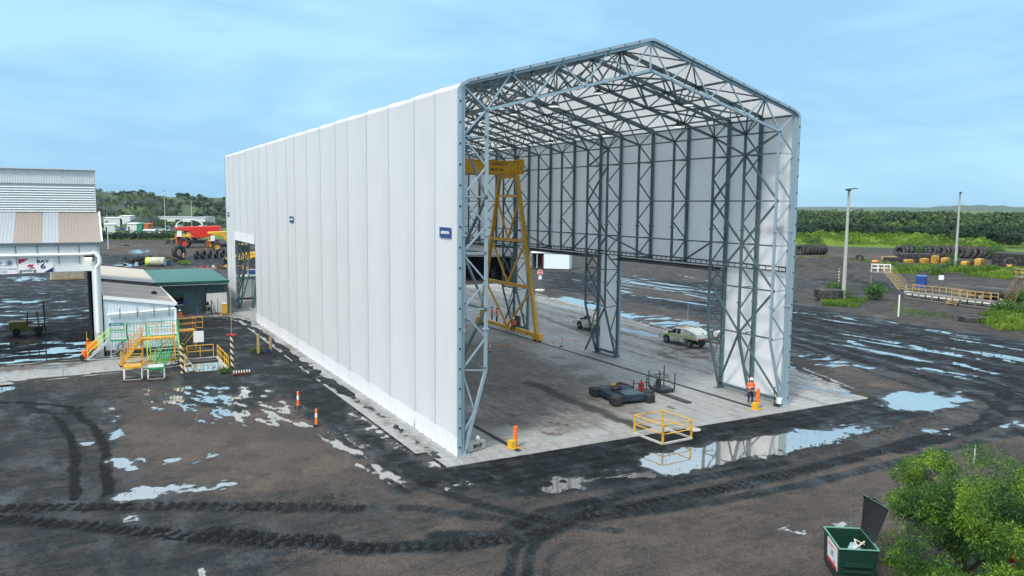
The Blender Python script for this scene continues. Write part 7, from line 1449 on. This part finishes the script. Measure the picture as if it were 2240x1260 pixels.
mass('distant_wood', 3300, wood_pos, lambda: 3.2+6.8*rng.random()**2.0, 100, 1.2, .95, LEAF2, 'dense dark green wood stretching back to the horizon on the right', 'wood')
# -- spoil hill on the left with scrub
def hill_z(az, D):
    rise = sstep(430., 700., D+30*np.sin(az*.6)+20*np.sin(az*1.7+2)); top = 19.6+1.6*np.sin(az*.55+1)+.9*np.sin(az*2.1)-.10*(az-6)
    z = rise*top*(D/700)**.35; terr = (fbm(az*.9, D/42., 50, 4)-.5)*7.5*rise*(1-sstep(690, 760, D)); st = (np.floor(z/5.5)*5.5+5.5*sstep(.35, .95, (z/5.5) % 1)); return .35*z+.65*st+terr*.6
azs = np.linspace(-22, 27, 260); Ds = np.concatenate([np.linspace(415, 800, 150), np.linspace(830, 2500, 12)]); AZ, DD = np.meshgrid(azs, Ds); HZ = hill_z(AZ, DD); fade = 1-sstep(19, 26, AZ); HZ = HZ*fade-.5
co = np.stack([CAM.x+DD*np.sin(np.radians(AZ)), CAM.y+DD*np.cos(np.radians(AZ)), HZ], -1)
HILLM = M('hill_scrub', (.045, .080, .028), .9, 0, .5, .05, dirt=(.018, .034, .044), dscale=.03, dth=.48)
nx, ny = len(azs), len(Ds); i_ = np.arange(nx-1)[None, :]+nx*np.arange(ny-1)[:, None]; qd = np.stack([i_, i_+1, i_+nx+1, i_+nx], -1).reshape(-1, 4)
me = bpy.data.meshes.new('hills'); me.from_pydata(co.reshape(-1, 3).tolist(), [], qd.tolist()); me.materials.append(HILLM); me.polygons.foreach_set('use_smooth', [True]*len(me.polygons)); ho = bpy.data.objects.new('hills', me); COL.objects.link(ho); tag(ho, kind='structure')
def hill_pos(k):
    while True:
        az = -20+42*rng.random(); D = 425+285*rng.random(); 
        if fbm(np.array([az*1.1]), np.array([D/35.]), 77, 3)[0] > .44: break
    z = float((hill_z(np.array([az]), np.array([D]))*(1-sstep(19, 26, np.array([az]))))[0]); return CAM.x+D*math.sin(rad(az)), CAM.y+D*math.cos(rad(az)), z-.8
mass('hill_scrub', 4600, hill_pos, lambda: 1.5+2.0*rng.random()**2, 34, 2.2, 1.5, LEAF3, 'dark green scrub covering the terraced hill on the left', 'scrub')
def hedge_pos(k):
    u = rng.random(); D = (318+22*rng.random()) if k % 3 else (468+25*rng.random()); px_ = 120+u*320+(0 if k % 3 else 120*rng.random()); x, y = frac(px_, D); return x, y, -.4
mass('hedge_scrub', 330, hedge_pos, lambda: 1.9+1.5*rng.random(), 60, 1.6, 1.0, LEAF3, 'band of green scrub in front of the far compound', 'scrub')
for k, px_ in enumerate((394, 409, 437)):
    az = math.degrees(math.atan2(frac(px_, 100)[0]-CAM.x, frac(px_, 100)[1]-CAM.y)); D = 712; z = float(hill_z(np.array([az]), np.array([D]))[0]); t = dup(pr[k], (CAM.x+D*math.sin(rad(az)), CAM.y+D*math.cos(rad(az)), z-1), 0, ('lone tree on the hill crest, left one', 'lone tree on the hill crest, middle and widest one', 'lone small tree on the hill crest, right one')[k], 'trees on the hill crest', (.8, 1.1, .6)[k])
# -- distant hill and pale fields
def dome(name, px_, D, wd, h, mat):
    d = ray(px_, 450); hh = Vector((d.x, d.y)).normalized(); c = Vector((CAM.x+hh.x*D, CAM.y+hh.y*D)); s = Vector((hh.y, -hh.x)); b = MB(); n = 40; vs = []
    for j in range(7):
        v = j/6
        for i in range(n+1): u = i/n*2-1; z = h*max(0, (1-u*u))**1.3*math.sin(math.pi*min(1, .02+v*.96))*(1+.15*math.sin(i*1.3)*.5); p = c+s*(u*wd)+hh*((v-.5)*wd*.8); vs.append((p.x, p.y, z-2))
    b.add(vs, [(j*(n+1)+i, j*(n+1)+i+1, (j+1)*(n+1)+i+1, (j+1)*(n+1)+i) for j in range(6) for i in range(n)]); tag(b.build(name, mat, smooth=True), kind='structure')
FARH = M('far_hill', (.05, .085, .06), .9, 0, .2, .004)
dome('far_hill', 2140, 7600, 620, 52, FARH); dome('far_ridge', 1950, 8300, 2600, 30, FARH)
# -- bushes on the right
BUSHM = foliage_mat('bush_leaf', (.016, .055, .014), (.045, .14, .02), (.15, .27, .03), .5)
def bush(label, x, y, w_, h, n=900, mat=BUSHM, nm='bush', grp='bushes on the right'):
    q = gp(x, y); t = thing(nm, label, 'bush', (q.x, q.y, -.05), 0, grp); rr = random.Random(int(x*7+y)); C = []; R = []
    for k in range(11): a = rr.uniform(0, 6.3); d = rr.uniform(0, .75)*w_/2; s = rr.uniform(.16, .28)*w_; C.append((d*math.cos(a), d*math.sin(a), rr.uniform(.2, .75)*h)); R.append((s, s, s*.6*min(1.3, h/w_*1.6)))
    b = MB(); [b.tube((0, 0, 0), (rr.uniform(-.3, .3)*w_, rr.uniform(-.3, .3)*w_, h*.6), .04, .015, 5) for _ in range(5)]; b.build('stems', BARK, t); quads_obj('foliage', leaves(np.array(C), np.array(R), n, .30 if w_ > 3 else .16, .12 if w_ > 3 else .05, .0, .4, .5), mat, t); return t
bush('wide green bush between the big grey tyre and the washdown stair', 1918, 655, 5.2, 2.8, 2000); bush('green bush behind the big grey tyre', 1826, 644, 5, 2.3, 1500); bush('small weed bush in front of the nearer mast', 1855, 655, 2.8, 1.6, 800); bush('dark bush right under the farther mast', 2072, 596, 6, 3.2, 1400); bush('tall bush breaking the tyre row at its right end', 2172, 572, 6, 6.2, 1800); bush('small round bush growing on the short roll of tyres', 1776, 548, 5, 5.5, 900); bush('round bush in the bright grass bank', 1791, 538, 5.5, 5.5, 900); bush('bush in the middle of the long tyre row', 2015, 565, 5, 4.6, 900); bush('weed bush by the yellow castings', 2080, 573, 4.5, 3., 700)
bush('low bush left of the farther mast', 2050, 600, 6, 2.2, 1200); bush('low bush among the castings on the left', 1945, 588, 8, 2.2, 1200); bush('green bush at the lower right by the half buried tyre', 2205, 690, 5, 2.4, 1600); bush('bright bush at the right edge above the grass', 2238, 668, 4, 2.6, 1200); bush('small weeds at the foot of the timber bollard', 560, 772, 1.5, .55, 700, BUSHM, 'weeds', 'small weeds on the left'); bush('weeds at the foot of the striped post by the sump', 492, 815, 1.5, .5, 700, BUSHM, 'weeds', 'small weeds on the left'); bush('weeds growing around the huge far tyre', 405, 578, 4, 1.2, 600, GRASSM, 'weeds', 'small weeds on the left'); bush('weeds beside the slim pole left of the huge tyre', 352, 573, 4, 1.6, 600, BUSHM, 'weeds', 'small weeds on the left')
# -- grass as one mass
gv = []
def grass_zone(pp, n, h, w_=.05):
    P = PX(*pp); a = np.array(P); lo_, hi_ = a.min(0), a.max(0); X = lo_[0]+(hi_[0]-lo_[0])*rng.random(n*3); Y = lo_[1]+(hi_[1]-lo_[1])*rng.random(n*3); k = inside(X, Y, P)&(fbm(X*.3, Y*.3, 88, 3) > (.40 if n > 20000 else .49)); X, Y = X[k][:n], Y[k][:n]
    if not len(X): return
    Z = features(X, Y)[0]; m = len(X); P0 = np.stack([X, Y, Z-.03], 1); hh = h*(.5+rng.random(m)); d = rng.normal(size=(m, 3))*.35; d[:, 2] = 1; d /= np.linalg.norm(d, axis=1)[:, None]; s = rng.normal(size=(m, 3)); s[:, 2] = 0; s /= np.linalg.norm(s, axis=1)[:, None]; s *= w_
    gv.append(np.stack([P0-s, P0+s, P0+s*.5+d*hh[:, None], P0-s*.5+d*hh[:, None]*.95], 1).reshape(-1, 3))
grass_zone([(1680, 534), (1900, 538), (2090, 545), (2190, 556), (2200, 546), (2000, 534), (1750, 527)], 26000, .6, .16)
grass_zone([(2030, 596), (2240, 614), (2300, 620), (2300, 595), (2100, 592)], 16000, .55, .10); grass_zone([(2130, 700), (2180, 680), (2300, 676), (2300, 728), (2180, 722)], 14000, .55, .05)
grass_zone([(1740, 564), (1800, 562), (1900, 570), (1900, 576), (1740, 573)], 5000, .4, .1); grass_zone([(1925, 577), (2080, 588), (2060, 602), (1950, 598)], 6000, .6, .1); grass_zone([(1790, 650), (1900, 655), (1880, 672), (1800, 668)], 5000, .4, .04); grass_zone([(1930, 1225), (2250, 1180), (2300, 1300), (1940, 1300)], 7000, .22, .012)
grass_zone([(1950, 660), (2010, 680), (2100, 690), (2090, 700), (1960, 690)], 700, .3, .03)
tag(quads_obj('grass', np.concatenate(gv), GRASSM), 'bright green grass on the banks and verges at the right', 'grass', None, 'stuff')
# -- loose mud clods thrown up along the wheel marks
b = MB(); r_ = random.Random(3)
def clods(pp, n, sp, s0, s1):
    P = [gp(*a) for a in pp]
    for _ in range(n):
        k = r_.randrange(len(P)-1); u = r_.random(); p = P[k]+(P[k+1]-P[k])*u; s = r_.uniform(s0, s1); c = (p.x+r_.gauss(0, sp), p.y+r_.gauss(0, sp), -.03); a = r_.uniform(0, 6); v = [(c[0]+s*math.cos(a+t_*1.57)*r_.uniform(.6, 1.1), c[1]+s*math.sin(a+t_*1.57)*r_.uniform(.6, 1.1), c[2]-.02) for t_ in range(4)]+[(c[0], c[1], c[2]+s*r_.uniform(.5, .9))]; b.add(v, [(0, 1, 4), (1, 2, 4), (2, 3, 4), (3, 0, 4)])
clods([(500, 1108), (775, 1112)], 500, .32, .03, .10); clods([(470, 1178), (800, 1195)], 500, .35, .03, .10); clods([(680, 1095), (740, 1085)], 120, .35, .03, .09); clods([(0, 1112), (500, 1108)], 220, .35, .02, .07); clods([(1180, 1170), (1500, 1085), (1960, 975)], 500, .5, .02, .08); clods([(1000, 1190), (1250, 1130)], 300, .5, .02, .08); clods([(1000, 1060), (1400, 1090)], 200, .8, .02, .07); clods([(1700, 1000), (2080, 905)], 260, .3, .03, .10); clods([(0, 850), (280, 822), (600, 790)], 160, .25, .03, .10); clods([(1560, 660), (1900, 720), (2240, 790)], 260, 2.5, .05, .14)
for _ in range(2600):
    q = gp(r_.uniform(0, 2240), r_.uniform(900, 1260)); 
    if -1.2 < q.y and -1 < q.x < 33: continue
    s = r_.uniform(.012, .04); a = r_.uniform(0, 6); v = [(q.x+s*math.cos(a+t_*2.09), q.y+s*math.sin(a+t_*2.09), -.05) for t_ in range(3)]+[(q.x, q.y, -.04+s)]; b.add(v, [(0, 1, 3), (1, 2, 3), (2, 0, 3)])
tag(b.build('mud_clods', M('clod_soil', (.014, .017, .018), .85, 0, .5, 7)), 'small dark mud clods and stones scattered along the wheel marks', 'mud clods', None, 'stuff')

# ================================================================ HAZE
zt = max((o.matrix_world @ Vector(c)).z for o in COL.objects if o.type == 'MESH' for c in o.bound_box)
hb = MB(); hb.box((900, 4400, 40), (17400, 15100, 88)); hz = hb.build('haze', None, None); hz.data.materials.clear()
hm = bpy.data.materials.new('air_haze'); hm.use_nodes = True; nn_ = hm.node_tree; nn_.nodes.remove(nn_.nodes['Principled BSDF']); pv = nn_.nodes.new('ShaderNodeVolumePrincipled'); pv.inputs['Color'].default_value = (.62, .80, .95, 1); pv.inputs['Density'].default_value = .00003; pv.inputs['Anisotropy'].default_value = .2
nn_.links.new(pv.outputs[0], nn_.nodes['Material Output'].inputs['Volume']); hz.data.materials.append(hm); tag(hz, 'thin bluish haze over the far country', 'haze', None, 'stuff')
